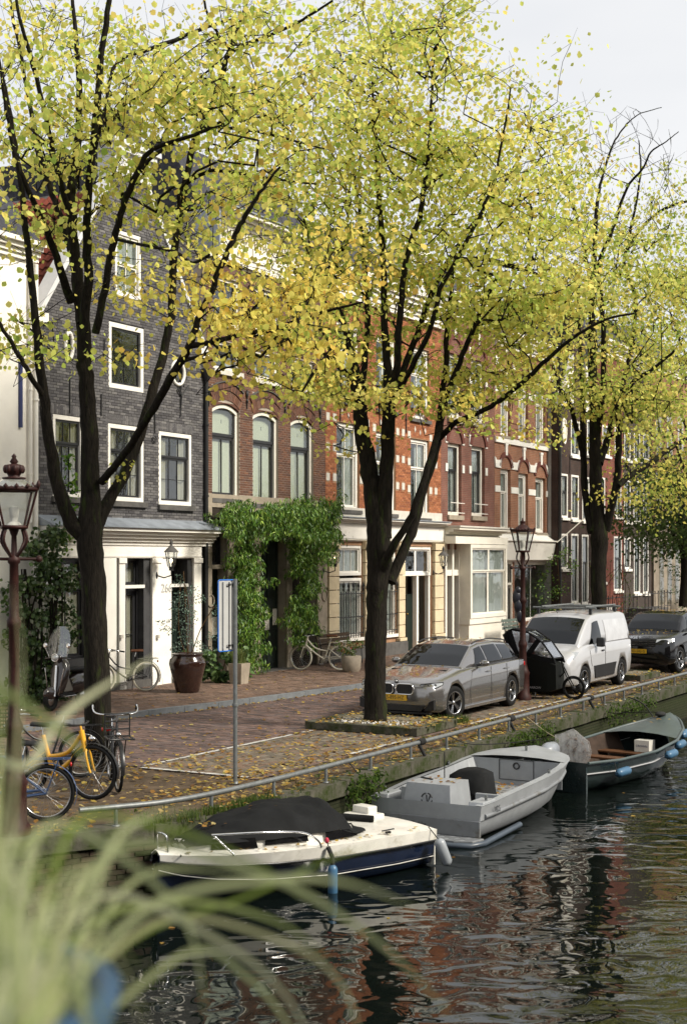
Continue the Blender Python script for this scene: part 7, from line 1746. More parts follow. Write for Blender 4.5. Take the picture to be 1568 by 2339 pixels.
# ship's wheel wrapped in clear plastic
wl=Vector((.55,-.05,.62)); q=MB(); q.torus(wl,.21,.022,'x',26,7); q.torus(wl,.15,.008,'x',20,5)
for k in range(6): a=pi*k/3; q.tube([wl,wl+Vector((0,.31*math.cos(a),.31*math.sin(a)))],.012,6)
q.ell(wl,.04,.05,.05,10,6); wh=q.obj('ship_wheel','boat_wood',b3); 
q=MB(); q.tube([wl,wl+Vector((.3,0,-.1)),(.9,-.05,.12)],.03,6); q.obj('wheel_post','boat_wood',wh)
m=D.materials.new('plastic_wrap'); m.use_nodes=True; MATS['plastic_wrap']=m; n=m.node_tree.nodes; l=m.node_tree.links
n['Principled BSDF'].inputs['Base Color'].default_value=(.75,.73,.70,1); n['Principled BSDF'].inputs['Roughness'].default_value=.3
tr=n.new('ShaderNodeBsdfTransparent'); ms=n.new('ShaderNodeMixShader'); nz_=n.new('ShaderNodeTexNoise'); nz_.inputs['Scale'].default_value=6; mr=n.new('ShaderNodeMapRange'); mr.inputs[1].default_value=.35; mr.inputs[2].default_value=.65; mr.inputs[3].default_value=.15; mr.inputs[4].default_value=.7
l.new(nz_.outputs[0],mr.inputs[0]); l.new(mr.outputs[0],ms.inputs[0]); l.new(tr.outputs[0],ms.inputs[1]); l.new(n['Principled BSDF'].outputs[0],ms.inputs[2]); l.new(ms.outputs[0],n['Material Output'].inputs['Surface'])
q=MB(); pts=[(0,.40),(.22,.30),(.36,.26),(.33,-.05),(.36,-.30),(.05,-.27),(-.25,-.30),(-.33,.0),(-.28,.2)]
q.prism([(wl.y+a,wl.z+b_) for a,b_ in pts],'x',wl.x-.04,wl.x-.036); q.prism([(wl.y+a*.95,wl.z+b_*.9) for a,b_ in pts],'x',wl.x+.05,wl.x+.054); q.obj('plastic_wrap','plastic_wrap',b3)
# outboard
q=MB(); q.smooth=True; q.loft([[(x+.0,w_*math.cos(a)+.05,z+h_*math.sin(a)) for a in np.linspace(0,2*pi,15)[:-1]] for x,w_,z,h_ in [(.06,.05,.72,.05),(.02,.13,.70,.14),(-.18,.14,.69,.15),(-.34,.10,.64,.12),(-.40,.03,.60,.04)]]); om=q.obj('outboard_motor',mat('motor_grey',(.22,.24,.27),.35,coat=.3),b3)
q=MB(); q.tube([(-.16,.05,.55),(-.16,.05,-.2)],[.07,.05],10); q.box((-.12,.0,.30),(.0,.30,.50)); q.tube([(-.14,.15,.55),(.25,.12,.62)],.018,6); q.obj('motor_leg','black_plastic',om)
for (x,z) in [(.75,.30),(2.55,.40),(3.15,.50),(3.75,.62)]:
    bt,zt,bc,zc,_=interp(s3,x); fender(b3, (x-.20,-(bt+.09),z), (x+.20,-(interp(s3,x+.2)[0]+.09),z+.02), .075, 'fender_blue', rope_to=(x-.1,-(bt-.02),zt))
q=MB(); q.ell((4.2,.1,.92),.14,.10,.05,8,6); q.tube(smoothpath([(4.2,.1,.93),(4.5,.3,.7),(4.9,.8,1.0),(5.2,1.3,1.1)],4),.014,5); q.obj('rope','rope',b3)
lay('leaf_litter', b3, [(random.uniform(.5,3.0),random.uniform(-.5,.5),.15) for _ in range(40)]+[(random.uniform(3.2,4.1),random.uniform(-.2,.3),.87) for _ in range(6)], .05,.09)
# ------------------------------------------------------------------ far wooden boat, at the right edge
b4 = boat_root('wooden_rowboat', 'reddish brown wooden boat with a yellow pole at the right picture edge', (30.2,7.8), (34.0,8.3), 4)
s4=[(0,.55,.45,.42,.1,-.15),(1.5,.75,.45,.55,.08,-.2),(3,.6,.52,.36,.12,-.15),(3.9,.08,.66,.04,.4,.2)]
hull(b4,s4,'hull','boat_wood'); rings=[]
for i in range(16):
    x=lerp(.05,3.7,i/15); bt,zt,bc,zc,zk=interp(s4,x); rings.append([(x,-(bt-.04),zt),(x,-max(.02,bc-.05),.14),(x,max(.02,bc-.05),.14),(x,bt-.04,zt)])
q=MB(); q.loft(rings,cap=False,closed=False); q.obj('inner_hull',mat('red_brown',(.20,.06,.03),.6,var=.3),b4); gunwale(b4,s4,.01,.025,'boat_wood',n=20,name='gunwale')
q=MB(); q.box((1.2,-.6,.30),(1.45,.6,.33)); q.obj('bench','boat_wood',b4)
q=MB(); q.tube([(-.5,-.7,.45),(2.6,-.45,.62)],.03,7); q.obj('pole',mat('yellow_pole',(.55,.35,.04),.5),b4)
# mooring lines (each a thing)
def line(label, pts, r=.009, m='rope'):
    q=MB(); q.tube(smoothpath(pts,4), r, 5); tag(q.obj('mooring_line', m), label, 'rope', 'mooring lines from the rail to the boats')
line('dark mooring line from the quay rail to the bow of the covered motorboat', [W(13.6,10.1,.2),W(13.4,9.9,-.15),W(13.1,9.5,-.25),W(12.9,9.35,-.22)])
line('dark rope from the rail to the port quarter of the grey motorboat', [W(17.6,9.8,.22),W(17.8,9.65,-.05),W(18.1,9.55,-.2)])
line('black rope across the quay to the bow of the grey motorboat', [W(21.0,9.8,.22),W(21.4,9.6,.05),W(22.0,9.2,.02),W(22.4,8.7,.08)])
line('pale rope from the rail to the ship wheel boat', [W(24.4,9.8,.2),W(24.5,9.4,-.1),W(24.3,8.9,-.25)], .008, 'rope_pale')
line('dark rope hanging from the rail near the sloop bow', [W(28.6,9.8,.2),W(28.5,9.6,-.1),W(28.3,9.0,-.05),W(28.0,8.3,.02)])
# ropes wrapped on the rail
for u in (16.0+3.9, 23.6, 27.9):
    q=MB(); a=0
    for k in range(6): q.torus(W(u+k*.03,9.80,.235),.045,.012,n=12,m=5,M=Matrix.Rotation(PHI,3,'Z')@Matrix.Rotation(R(90),3,'Z'))
    q.tube([W(u,9.8,.20),W(u+.05,9.72,.02)],.03,6); tag(q.obj('rope_coil','rope'),'black rope wound round the quay rail '+{0:'before the grey motorboat bow',1:'beside the ship wheel boat',2:'by the sloop bow'}[int(u>22)+int(u>26)],'rope','ropes wound on the quay rail')
# ================================================================== STREET LAMPS
mat('lamp_red', (.030,.009,.007), .55, var=.5, scale=10, spec=.25); mat('bulb', (1,.72,.35), emis=6)
def street_lamp(label, x, Y, lz0, lz1, s, crown=True):
    b0 = P(x, HOR, Y); L_ = thing('street_lamp', label, 'street lamp', (b0.x,b0.y,0), R(20)); k = s; vf = .5 if crown else .6
    q = MB(); q.lathe([(.19,0),(.19,.10),(.15,.16),(.14,.55),(.16,.60),(.12,.68),(.09,.80),(.08,1.15),(.10,1.20),(.10,1.26),(.066,1.34),(.058,lz0-1.15),(.080,lz0-1.12),(.080,lz0-1.06),(.056,lz0-1.0),(.050,lz0-.42),(.07,lz0-.40),(.07,lz0-.35),(.035,lz0-.32),(.03,lz0-.10),(.06,lz0-.02)],16); q.obj('column','lamp_red',L_)
    q = MB(); q.tube([(-.26,0,lz0-.36),(.26,0,lz0-.36)],.018,7); q.ell((-.28,0,lz0-.36),.04,.04,.04,8,6); q.ell((.28,0,lz0-.36),.04,.04,.04,8,6); q.obj('ladder_bar','lamp_red',L_)
    n = 4 if crown else 6; rb, rt = k*.62, k*1.12
    q = MB()
    for i in range(4): a = pi/4+i*pi/2; q.tube(smoothpath([(.05*math.cos(a),.05*math.sin(a),lz0-.33),(k*.62*math.cos(a),k*.62*math.sin(a),lz0-.16),(k*.5*math.cos(a),k*.5*math.sin(a),lz0-.02)],5),.016,6)
    q.obj('bracket','lamp_red',L_)
    cr = lambda r,z: [(r*math.cos(pi/n+2*pi*i/n), r*math.sin(pi/n+2*pi*i/n), z) for i in range(n)]
    fr = MB(); lo, hi = cr(rb,lz0), cr(rt,lz1)
    for ring, rr in ((lo,.022),(hi,.026)): fr.tube(ring+ring[:1], rr, 6)
    for a,b_ in zip(lo,hi): fr.tube([a,b_],.014,6)
    fr.add(cr(rb,lz0-.01), [tuple(range(n))]); 
    lan = fr.obj('lantern','lamp_red',L_)
    for i in range(n):
        a,b_,c,d = lo[i],lo[(i+1)%n],hi[(i+1)%n],hi[i]; q = MB(); q.add([a,b_,c,d],[(0,1,2,3)]); q.obj('pane','lamp_glass',lan)
    q = MB(); q.lathe([(rt*.78,lz1+.01),(rt*.68,lz1+.05),(rt*.45,lz1+.10),(rt*.30,lz1+.13)],n*3); q.obj('dome','lamp_glass' if crown else 'lamp_red',lan)
    q = MB()
    for i in range(n):   # cresting leaves round the eaves
        for t in (.0,.25,.5,.75):
            a,b_ = hi[i],hi[(i+1)%n]; x_,y_ = lerp(a[0],b_[0],t)*1.05, lerp(a[1],b_[1],t)*1.05; h_ = .12*k/.33 if t==0 else .07*k/.33
            q.lathe([(.008,lz1),(.028,lz1+h_*.5),(.018,lz1+h_*.7),(.002,lz1+h_)],6,(x_,y_,0))
    q.obj('cresting','lamp_red',lan)
    z0 = lz1+.13; q = MB(); zz = lambda pr: [(r_, z0+(z_-z0)*vf) for r_,z_ in pr]
    if crown:
        q.lathe(zz([(rt*.40,z0-.02),(rt*.42,z0+.01),(rt*.2,z0+.03),(rt*.22,z0+.07),(rt*.30,z0+.14),(rt*.31,z0+.24),(rt*.26,z0+.30),(rt*.12,z0+.32)]),12)
        for i in range(8): a = 2*pi*i/8; q.ell((rt*.29*math.cos(a),rt*.29*math.sin(a),z0+.10),.03,.03,.05,6,6)
        q.lathe(zz([(.02,z0+.3),(.05,z0+.37),(.02,z0+.46),(.03,z0+.49),(.002,z0+.56)]),8)
    else:
        q.lathe(zz([(rt*.55,z0-.10),(rt*.25,z0-.02),(rt*.22,z0+.10),(rt*.26,z0+.12),(rt*.08,z0+.16),(.01,z0+.26)]),10)
    q.obj('crown' if crown else 'finial','lamp_red',L_)
    q = MB(); q.lathe([(.10,lz0),(.07,lz0+.05),(.035,lz0+.07),(.05,lz0+.12),(.06,lz0+.22),(.03,lz0+.24)],10); q.obj('burner','light_stone',lan)
    return L_
street_lamp('dark red street lamp with crowned square lantern at the left picture edge', 32, 15.9, 3.50, 3.93, .29)
street_lamp('dark red street lamp with slim open lantern beside the cargo bike', 1193, 31.1, 3.30, 3.76, .225, crown=False)
q = MB(); bp_ = P(1181,1375,31.1); q.ell((.02,0,.26),.07,.07,.09,7,5); q.ell((-.01,.02,.10),.11,.09,.20,7,5); q.ell((.02,0,-.08),.10,.08,.18,8,5); q.ell((.04,0,-.30),.07,.07,.17,7,5)
o = q.obj('bag', mat('bag_black',(.012,.013,.022),.4), None, (bp_.x,bp_.y,bp_.z)); tag(o,'dark crumpled plastic bag tied round the slim street lamp','bag')
def wall_lamp(label, x, y, s=1, V=VF, lit=True):
    c = P(x, y, FD(x, V)); t = thing('wall_lantern', label, 'lantern', c, PHI)
    q = MB(); q.lathe([(.06,-.30),(.055,-.26),(.075,-.2)],8); q.tube([(-.22,.28,-.42),(-.12,.14,-.48),(0,0,-.42),(0,0,-.22)],.018,6); q.ell((-.22,.28,-.42),.03,.03,.09,8,6); q.obj('bracket','black_iron',t)
    q = MB(); q.lathe([(.09,.0-.2),(.15,.16)],6); g = q.obj('pane','lamp_glass',t)
    q = MB()
    for i in range(6): a=2*pi*i/6; q.tube([(.09*math.cos(a),.09*math.sin(a),-.2),(.15*math.cos(a),.15*math.sin(a),.16)],.008,4)
    q.obj('lantern_frame','black_iron',t)
    q = MB(); q.lathe([(.20,.16),(.13,.24),(.06,.30),(.03,.34),(.05,.39),(.01,.50)],10); q.obj('cap','dark_stone',t)
    q = MB(); q.ell((0,0,-.05),.03,.03,.05,8,6); q.obj('bulb','bulb' if lit else 'light_stone',t)
    t.scale = (s,s,s); return t
wall_lamp('lit brass topped wall lantern above the house number', 391, 1276, .95, VF-.55)
wall_lamp('lit wall lantern beside the wisteria and the iron window grille', 765, 1272, .95, VF-.45)
wall_lamp('unlit wall lantern between the orange and russet houses', 1012, 1280, .95, VF-.55, False)
# ------------------------------------------------------------------ blue bordered sign on its pole
p = G(537,1790); sg_ = thing('street_sign', 'tall narrow blue edged sign seen from behind on a galvanised pole', 'sign', (p.x,p.y,0), R(52))
q = MB(); q.tube([(0,0,0),(0,0,2.86)],.030,12); q.obj('pole','galvanised',sg_); q = MB(); q.lathe([(.045,1.08),(.045,1.12)],10); q.lathe([(.05,0),(.04,.03)],10); q.obj('collar','galvanised',sg_)
q = MB(); q.prism(rrect(-.11,2.35,.34,.98,.03),'y',.055,.062); pl = q.obj('sign_plate',mat('sign_grey',(.42,.42,.41),.6,var=.08),sg_)
q = MB(); q.tube([(a,.058,b_) for a,b_ in rrect(-.11,2.35,.35,.99,.03)],.010,6,closed=True); q.obj('sign_border',mat('sign_blue',(.01,.13,.50),.4),pl)
for xx in (-.19,-.06): q = MB(); q.box((xx-.015,.03,1.88),(xx+.015,.053,2.82)); q.obj('stiffener','sign_grey',pl)
for zz in (1.93,2.78): q = MB(); q.box((-.12,.03,zz-.015),(.05,.05,zz+.015)); q.obj('clamp','chrome',pl)
# ------------------------------------------------------------------ foliage helpers
VG = [(3,(.08,.18,.025)),(3,(.16,.29,.04)),(2,(.035,.085,.014)),(1.4,(.28,.38,.06))]
DKG = [(4,(.035,.07,.018)),(3,(.06,.11,.025)),(1,(.12,.17,.05)),(.4,(.45,.48,.35))]
def blob_leaves(blobs, seed=1):
    r = np.random.default_rng(seed); out=[]
    for (c, rad, n) in blobs:
        v = r.normal(size=(n,3)); v /= np.linalg.norm(v,axis=1)[:,None]; v *= (r.random((n,1))**.45); out.append(np.array(c)+v*np.array(rad))
    return np.concatenate(out)
def pl_pt(t, x, y, V): return W(FU(x,V), V, FZ(x,y,V)) - Vector(t.location)
# climbing shrub by the white house
t = thing('climbing_shrub', 'tall dark leafy climber against the white house behind the left linden', 'shrub', W(FU(95),19.9))
bl=[]; rr=random.Random(4)
for _ in range(110):
    y = rr.uniform(1200,1640); x = rr.gauss(lerp(110,85,(y-1200)/440), 38 if y>1290 else 22); x=max(20,min(170,x)); bl.append((tuple(pl_pt(t,x,y,20.0+rr.uniform(-.25,.2))), (.22,.2,.22), 46))
o = leaf_obj('foliage', blob_leaves(bl,3), RNG.uniform(.06,.13,110*46), leaf_cols(110*46,DKG), MATS['ivy_leaf'], t, small=False, wid=1.1); tag(o,kind='stuff')
q = MB()
for _ in range(14): x=rr.uniform(60,130); q.tube(smoothpath([pl_pt(t,x,1640,19.8),pl_pt(t,x+rr.uniform(-20,20),1500,19.8),pl_pt(t,x+rr.uniform(-30,30),1300,19.9)],4),.02,5)
q.tube(smoothpath([pl_pt(t,120,1250,19.9),pl_pt(t,150,1180,20.2),pl_pt(t,158,1050,20.3)],4),.008,4)
q.obj('stems','bark',t)
t0=t; pts=[]
for (x,y) in [(150,1215),(160,1160),(170,1120),(165,1190),(158,1050),(175,1230),(162,1095),(150,1245)]:
    pts.append((tuple(pl_pt(t,x,y,20.1)),(.16,.12,.2),26))
o = leaf_obj('foliage', blob_leaves(pts,9), RNG.uniform(.06,.11,26*8), leaf_cols(26*8,VG), MATS['leaf'], t); tag(o,kind='stuff')
# wisteria
t = thing('wisteria', 'lush green wisteria hanging over the entrance of the brown brick house', 'climbing plant', W(FU(560),20.2))
bl=[]
def wadd(n, xf, yf, V=(19.3,20.1), r=.2, m=44):
    for _ in range(n): x,y = xf(),yf(); bl.append((tuple(pl_pt(t,x,y,rr.uniform(*V))),(r,r*.8,r*.9),m))
wadd(190, lambda: rr.uniform(515,770), lambda: rr.uniform(1150,1225), (18.9,20.1)); wadd(16, lambda: rr.uniform(475,545), lambda: rr.uniform(1165,1195), (19.8,20.2), .13, 24)
wadd(50, lambda: rr.uniform(660,780), lambda: rr.uniform(1130,1240), (18.8,19.9))
wadd(120, lambda: rr.gauss(565,20), lambda: rr.uniform(1225,1500), (19.5,20.1)); wadd(12, lambda: rr.uniform(560,612), lambda: rr.uniform(1430,1520), (19.4,20.0))
wadd(105, lambda: rr.gauss(695,19), lambda: rr.uniform(1230,1440), (19.5,20.1)); wadd(14, lambda: rr.gauss(745,12), lambda: rr.uniform(1230,1290), (19.0,19.8)); wadd(8, lambda: rr.gauss(690,14), lambda: rr.uniform(1440,1480), (19.6,20.1))
P_ = blob_leaves(bl,5); n_=len(P_); o = leaf_obj('foliage', P_, RNG.uniform(.10,.17,n_), leaf_cols(n_,VG,jit=.3), MATS['ivy_leaf'], t, droop=1.2, small=True, wid=.36); tag(o,kind='stuff')
q = MB()
for (x,y0,x1,y1) in [(572,1530,566,1200),(690,1520,697,1180),(566,1200,760,1180),(566,1210,480,1180),(600,1180,700,1150)]:
    for k in range(2): q.tube(smoothpath([pl_pt(t,x+k*4,y0,20.1),pl_pt(t,lerp(x,x1,.5)+rr.uniform(-9,9),lerp(y0,y1,.5),20.05),pl_pt(t,x1-k*3,y1,20.0)],5),.03,6)
q.obj('stems','bark',t)
# terracotta glazed pot with eucalyptus
mat('glazed_pot', (.026,.010,.007), .18, var=.3, scale=3, coat=.8)
pc = G(428,1582,.1); pt_ = thing('plant_pot', 'large glossy dark brown pot in front of the black door', 'pot', (pc.x,pc.y,.1))
q = MB(); q.lathe([(.24,0),(.27,.05),(.36,.40),(.42,.66),(.40,.76),(.33,.82),(.34,.86),(.37,.88),(.33,.90),(.30,.86),(.28,.84)],28); q.obj('pot_body','glazed_pot',pt_)
def bush(name,label,cat,base,blobs,cols,size,m='ivy_leaf',stems=None,small=True,wid=1,seed=2,group=None,droop=.3):
    t = thing(name,label,cat,base,group=group); P_=blob_leaves(blobs,seed); n=len(P_); o=leaf_obj('foliage',P_,RNG.uniform(*size,n),leaf_cols(n,cols),MATS[m],t,small=small,wid=wid,droop=droop); tag(o,kind='stuff')
    if stems:
        q=MB()
        for s_ in stems: q.tube(smoothpath(s_,3),.012,5)
        q.obj('stems',mat('stem_brown',(.10,.06,.03),.8),t)
    return t
EU=[(3,(.12,.19,.14)),(2,(.20,.28,.22)),(1,(.06,.11,.07))]
bush('eucalyptus','blue green eucalyptus growing in the glossy brown pot','plant',(pc.x,pc.y,.95),
     [((random.gauss(0,.28)*(1-.4*k/16),random.gauss(0,.2),.1+k*.085),(.20,.18,.14),60) for k in range(17)]+[((-.2,0,1.7),(.14,.1,.2),60),((.62,.1,1.0),(.1,.1,.25),50),((-.55,0,.75),(.2,.1,.08),50)],EU,(.025,.05),stems=[[(0,0,-.1),(.05,0,.8),(-.05,0,1.6)],[(0,0,-.1),(-.2,0,.6),(-.15,0,1.75)],[(.05,0,-.1),(.3,.05,.6),(.6,.1,1.1)],[(0,0,0),(-.04,.0,1.0),(-.09,0,1.9)]],wid=1.3)
pc=G(500,1560,.1); bush('leafy_plant','broad leaved green plant between the brown pot and the stone planter','plant',(pc.x,pc.y,.1),[((random.gauss(-.05,.3),random.gauss(0,.1),.1+.65*random.random()),(.14,.1,.12),16) for _ in range(22)],[(2,(.07,.13,.03)),(2,(.14,.22,.08)),(1,(.04,.08,.03))],(.10,.17),small=False,wid=1.4,stems=[[(0,0,0),(-.2,0,.5),(-.25,0,.9)],[(0,0,0),(.15,0,.5)]])
pc=G(546,1562,.1); pl_=thing('planter','square grey concrete planter holding ornamental grass','planter',(pc.x,pc.y,.1),PHI)
q=MB(); q.loft([[(-.16,-.16,0),(.16,-.16,0),(.16,.16,0),(-.16,.16,0)],[(-.2,-.2,.5),(.2,-.2,.5),(.2,.2,.5),(-.2,.2,.5)]]); q.obj('planter_box','stone',pl_,bevel=.01)
gr=thing('grass_plant','light green spiky grass in the square concrete planter','plant',(pc.x,pc.y,.6)); q=MB(); tuft(q,(0,0,0),120,.5,.08,[(.16,.2,.06),(.22,.25,.09),(.1,.14,.04)],1.1,.007); tag(q.obj('blades','leaf',gr),kind='stuff')
pc=G(802,1535,.1); bush('flower_tub','green flowering plant in a low stone tub right of the cream bicycle','plant',(pc.x,pc.y,.1),[((random.gauss(0,.18),random.gauss(0,.1),.45+.4*random.random()),(.14,.12,.12),34) for _ in range(14)],[(3,(.08,.14,.03)),(2,(.16,.22,.04)),(.3,(.5,.05,.05))],(.04,.08))
q=MB(); q.lathe([(.2,0),(.25,.1),(.27,.42),(.23,.44)],14); tag(q.obj('stone_tub','stone',None,(pc.x,pc.y,.1)),'round weathered stone tub under the flowering plant','tub')
# wooden bench behind the cream bicycle
def bench(label, p, rz, w_, m='dark_paint', back=True, slats=3):
    b=thing('bench',label,'bench',p,rz)
    for i in range(slats): q=MB(); q.box((-w_/2,-.05-i*.13,.42),(w_/2,-.16-i*.13,.45)); q.obj('seat_slat',m,b)
    if back:
        for i in range(3): q=MB(); q.box((-w_/2,.03+i*.02,.52+i*.13),(w_/2,.05+i*.02,.62+i*.13)); q.obj('back_slat',m,b)
    for x in (-w_/2+.12,w_/2-.12):
        q=MB(); q.tube([(x,-.42,0),(x,-.40,.42),(x,-.02,.42),(x,.10,.9)],.018,6); q.tube([(x,.05,0),(x,-.02,.42)],.018,6); q.tube(smoothpath([(x,-.40,.42),(x,-.42,.60),(x,-.15,.62),(x,.02,.58)],3),.014,5); q.obj('leg','black_iron',b)
    return b
pb=W(FU(735),19.95,.1); bench('dark wooden bench behind the cream bicycle under the roundel pilaster',pb,PHI,1.9,mat('old_wood',(.07,.05,.035),.7))
pb=W(FU(1100),19.25,.1); bench('grey green slatted bench in front of the bay shop window',pb,PHI,1.5,mat('bench_green',(.12,.15,.13),.5))
# greenery at the shop and stoops
pc=W(FU(1245),19.9,.1); bush('shop_shrub','tall thin shrub growing beside the canopy shopfront','shrub',pc,[((random.gauss(0,.5),random.gauss(0,.3),z_),(.35,.3,.3),46) for z_ in np.linspace(1.5,3.3,12)]+[((random.gauss(-.4,.6),random.gauss(0,.2),.5+.5*random.random()),(.35,.3,.3),50) for _ in range(9)],VG,(.06,.12),stems=[[(0,0,0),(.1,0,1.5),(0,0,3)]])
pc=W(FU(1300),18.6,.1); bush('rose_bush','loose climbing rose in front of the dark gable house','shrub',pc,[((random.gauss(0,.9),random.gauss(0,.3),z_),(.3,.25,.25),14) for z_ in np.linspace(.3,2.9,26)],VG,(.05,.09),stems=[[(0,0,0),(random.uniform(-1,1),0,1.3),(random.uniform(-1,1),0,2.8)] for _ in range(9)])
pc=W(FU(1515),18.8,.1); bush('large_shrub','big dark green shrub before the grey stone base of the ochre house','shrub',pc,[((random.gauss(0,.9),random.gauss(0,.5),.4+2.9*random.random()),(.5,.4,.4),60) for _ in range(34)],[(3,(.04,.08,.02)),(2,(.08,.13,.03)),(1,(.03,.05,.02))],(.07,.13),stems=[[(0,0,0),(.2,0,2)]])
pc=W(FU(1210),19.6,.1); bush('terrace_plant','low green plants in pots below the shop window','plant',pc,[((random.gauss(0,.5),random.gauss(0,.15),.3+.4*random.random()),(.2,.2,.2),40) for _ in range(12)],DKG,(.05,.09))
# stoop railings and steps in front of the dark houses
st2=thing('stoop','stone stoop with black iron railing in front of the dark corner house','steps',W(FU(1400),18.9),PHI)
for i in range(4): q=MB(); q.box((-.3+i*.32,-.1,.1+i*.19),(3.2,1.3,.1+(i+1)*.19-.002)); q.obj('step','dark_stone',st2)
q=MB()
for z in (.95,1.55): q.tube([(-.6,-.15,z),(3.4,-.15,z)],.02,5)
for x in np.linspace(-.6,3.4,9): q.tube([(x,-.15,.1),(x,-.15,1.6)],.016,5); q.ell((x,-.15,1.63),.03,.03,.04,6,5)
q.obj('railing','black_iron',st2)
st3=thing('area_railing','black iron railing and planters in front of the dark gabled house','railing',W(FU(1288),18.7),PHI)
q=MB()
for z in (.5,1.0,1.5): q.tube([(0,0,z),(4.4,0,z)],.022,5)
for x in np.linspace(0,4.4,9): q.tube([(x,0,.1),(x,0,1.6)],.02,5)
q.obj('rails','black_iron',st3); q=MB(); q.box((.8,.3,.1),(2.6,.8,1.15)); q.obj('white_bench_back','white_paint',st3)
q=MB(); q.tube([(0,0,0),(0,0,.95)],.035,10); pc=W(FU(1172),19.3,.1); tag(q.obj('bollard',mat('yellow_post',(.6,.48,.03),.5),None,pc),'yellow post standing by the shop door behind the street lamp','post')
# ================================================================== FOREGROUND GRASS (out of focus)
mat('bridge_stone',(.2,.19,.17),.8)
pr=MB(); pr.box((-3.0,-.1,1.95),(.6,1.05,2.12)); tag(pr.obj('bridge_parapet','bridge_stone'),'stone top of the bridge parapet below the camera','parapet',kind='structure')
pb_=MB(); pb_.box((-3.0,.0,-2.2),(.6,.95,1.948)); tag(pb_.obj('bridge_pier','bridge_stone'),'bridge side wall under the parapet','bridge',kind='structure')
tg=thing('ornamental_grass','clump of pale green arching grass blades close to the camera, out of focus','grass',(-.42,1.25,2.2))
GB_=[(.42,.46,.24),(.32,.38,.14),(.50,.51,.32),(.20,.27,.06),(.46,.46,.25),(.36,.40,.20)]
q=MB(); q.smooth=True; rg=random.Random(12)
def blade(pts, w0, col):
    pp=smoothpath(pts,6); n=len(pp); vs=[]
    for i,p in enumerate(pp):
        d=(pp[min(i+1,n-1)]-pp[max(i-1,0)]).normalized(); s_=d.cross(Vector((0,-1,0))); s_=s_.normalized() if s_.length>1e-4 else Vector((1,0,0)); w_=w0*min(1,(1-i/(n-1))*2.2+.05)*.5
        vs += [tuple(p-s_*w_), tuple(p+s_*w_+Vector((0,w_*.5,0)))]
    q.add(vs,[(2*i,2*i+2,2*i+3,2*i+1) for i in range(n-1)],col)
def pxp(x,y,Y): return P(x,y,Y)-Vector(tg.location)
# arching blades that cross the water
for (pts,w_) in [([(60,2380),(250,1950),(600,2000),(860,2150),(1040,2330)],.011),([(40,2350),(220,2050),(480,2140),(640,2260),(720,2400)],.010),([(80,2380),(330,2080),(620,2010),(800,2020),(960,2080)],.009),([(60,2400),(300,2150),(560,2050),(760,1960),(880,1930)],.006),
                 ([(40,2340),(160,1900),(330,1880),(560,1960),(700,2060)],.009),([(60,2400),(350,2110),(640,2150),(780,2250),(830,2400)],.008),([(20,2300),(90,1900),(280,1960),(430,2120),(470,2330)],.010),([(30,2400),(200,2120),(420,2060),(640,2110),(760,2200)],.009),
                 ([(-60,1700),(60,1750),(140,1640),(250,1560),(390,1480)],.012),([(-80,1560),(10,1580),(100,1640),(170,1700),(210,1760)],.012),([(-60,2300),(-10,1900),(0,1650),(5,1520),(0,1400)],.006),([(90,2400),(170,2050),(240,1950),(250,1900),(260,1880)],.008),
                 ([(150,2400),(240,2100),(330,2000),(440,1985),(560,2000)],.008),([(0,2400),(20,2000),(40,1700),(50,1500),(30,1330)],.004),([(200,2420),(190,2150),(260,1930),(350,1860),(460,1850)],.008),([(100,2450),(420,2180),(560,2230),(650,2330),(700,2450)],.010)]:
    Y=rg.uniform(1.15,1.5); blade([pxp(x,y,Y+.06*i) for i,(x,y) in enumerate(pts)], w_*.72, rg.choice(GB_))
for _ in range(130):
    x0=rg.gauss(-20,80); top=rg.uniform(1880,2320)+max(0,x0-40)*1.4; Y=rg.uniform(.95,1.6); lean=rg.gauss(70,80); x1=x0+lean
    blade([pxp(x0,2480,Y),pxp(x0+lean*.15,lerp(2480,top,.5),Y),pxp(lerp(x0,x1,.7),top,Y+.05),pxp(x1+rg.uniform(20,110),top+rg.uniform(40,220),Y+.1)], rg.uniform(.002,.0052), rg.choice(GB_))
for _ in range(22):
    x0=rg.uniform(-70,10); top=rg.uniform(1480,1900); Y=rg.uniform(1.0,1.6); x1=x0+rg.gauss(5,30)
    blade([pxp(x0,2480,Y),pxp(x0,2100,Y),pxp(x1,top,Y+.05)], rg.uniform(.0015,.003), rg.choice(GB_))
for _ in range(3):
    x0=rg.uniform(-60,0); top=rg.uniform(1600,1850); Y=rg.uniform(1.0,1.6); x1=x0+rg.gauss(20,70)
    blade([pxp(x0,2480,Y),pxp(x0,2100,Y),pxp(x1,top,Y+.05)], rg.uniform(.003,.006), rg.choice(GB_))
tag(q.obj('blades','leaf',tg),kind='stuff')
pt2=thing('flower_pot','blue glazed pot on the parapet holding the foreground grass','pot',(-.41,1.25,2.12)); q=MB(); q.lathe([(.14,0),(.17,.05),(.20,.60),(.21,.64),(.19,.645),(.18,.60)],28); q.obj('pot_body',mat('blue_glaze',(.015,.05,.10),.4),pt2)
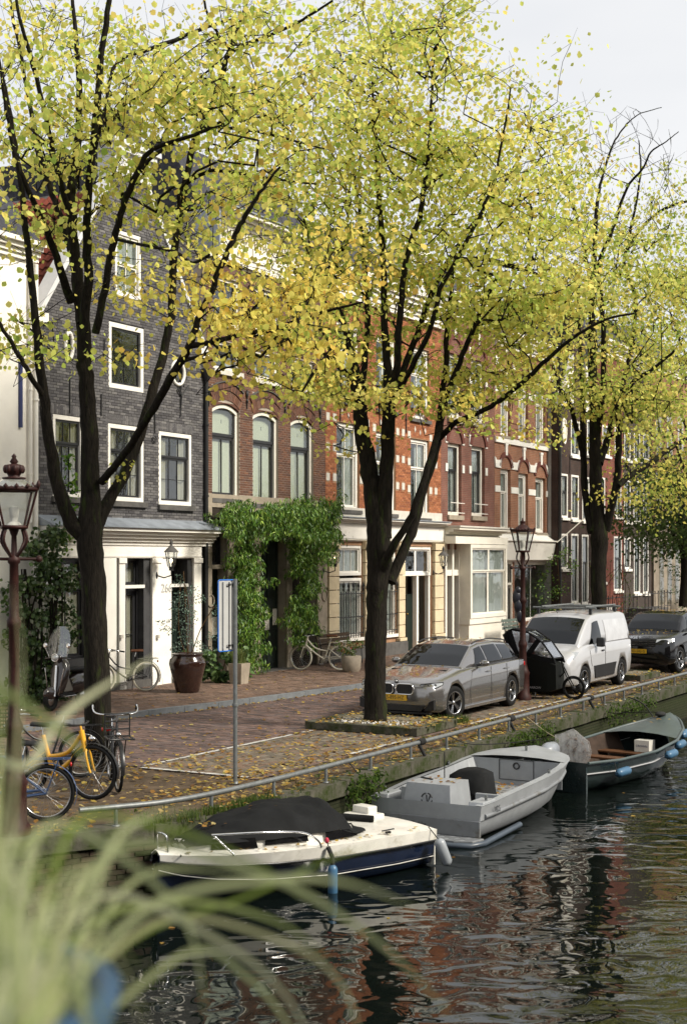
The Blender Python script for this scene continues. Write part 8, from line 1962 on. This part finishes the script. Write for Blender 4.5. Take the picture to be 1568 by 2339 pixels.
# ================================================================== OPPOSITE BANK (seen in reflections)
ob_ = MB(); ob_.add([tuple(W(-60,-17,0)),tuple(W(160,-17,0)),tuple(W(160,-120,0)),tuple(W(-60,-120,0)),tuple(W(-60,-17,-2.2)),tuple(W(160,-17,-2.2))],[(0,3,2,1),(0,1,5,4)])
tag(ob_.obj('opposite_quay','paving_far'),'opposite quay across the canal','quay',kind='structure')
oc=['dark_brown_brick','red_brick','grey_brown_brick','russet_brick','dark_brown_brick','ochre_brick','grey_brown_brick','red_brick','dark_brown_brick','russet_brick','grey_brown_brick']
lab=['dark brown','red','grey brown','russet','umber','ochre','taupe','brick red','near black','maroon','smoky brown']
u=-34
for i,m_ in enumerate(oc):
    ww=random.uniform(6.5,9.5); hh_=random.uniform(12,15); h=thing('opposite_house', lab[i]+' brick house with white windows on the opposite quay','house', W(u+ww,-26), PHI+pi); u+=ww
    ops=[(x0,x0+1.1,z0,z0+1.9) for z0 in (1.0,4.2,7.2,9.8) for x0 in (ww*.12,ww*.42,ww*.72)]
    wall_mb(PBL(0),PBL(ww),[0,hh_],ops).obj('wall',m_,h); q=MB(); q.box((.02,.31,0),(ww-.02,8,hh_)); q.obj('core','dark_stone',h)
    for o_ in ops:
        q=MB(); ring_boxes(q,*o_,.09,.0,.1); q.box((lerp(o_[0],o_[1],.5)-.02,.03,o_[2]+.09),(lerp(o_[0],o_[1],.5)+.02,.07,o_[3]-.09)); wn=q.obj('window','white_paint',h); q=MB(); q.box((o_[0]+.09,.08,o_[2]+.09),(o_[1]-.09,.09,o_[3]-.09)); q.obj('pane','window_dark',wn)
    q=MB(); q.prism([(0,hh_),(2.5,hh_+2.4),(6,hh_+2.4),(8,hh_)],'x',0,ww); q.obj('roof','slate',h)
    cornice(h,0,ww,hh_-.5,hh_,.4,'white_paint')
for i,u in enumerate((-8,4,15,27,40,54)):
    t=thing('opposite_linden',['first','second','third','fourth','fifth','sixth'][i]+' linden on the opposite quay counted from the bridge','tree',W(u,-20),group='lindens on the opposite quay')
    q=MB(); q.tube([(0,0,0),(.1,0,2),(0,.1,4.5),(.2,0,8)],[.28,.22,.18,.06],8)
    bl=[]
    for k in range(34):
        a=random.uniform(0,2*pi); r=random.uniform(.5,3.6); z=random.uniform(4.5,11.5); c=(r*math.cos(a),r*math.sin(a),z); bl.append((c,(1.3,1.3,.9),42)); 
        if k%3==0: q.tube([(0,0,min(z-1.5,6)),tuple(v*.6 if j<2 else v-.3 for j,v in enumerate(c)),c],[.07,.04,.015],5)
    q.obj('trunk','bark',t); P_=blob_leaves(bl,i); n_=len(P_); tag(leaf_obj('crown',P_,RNG.uniform(.3,.5,n_),leaf_cols(n_,[(2,(.14,.20,.04)),(2,(.26,.28,.06)),(1,(.4,.34,.08))]),MATS['leaf'],t,small=True,wid=1.2),kind='stuff')
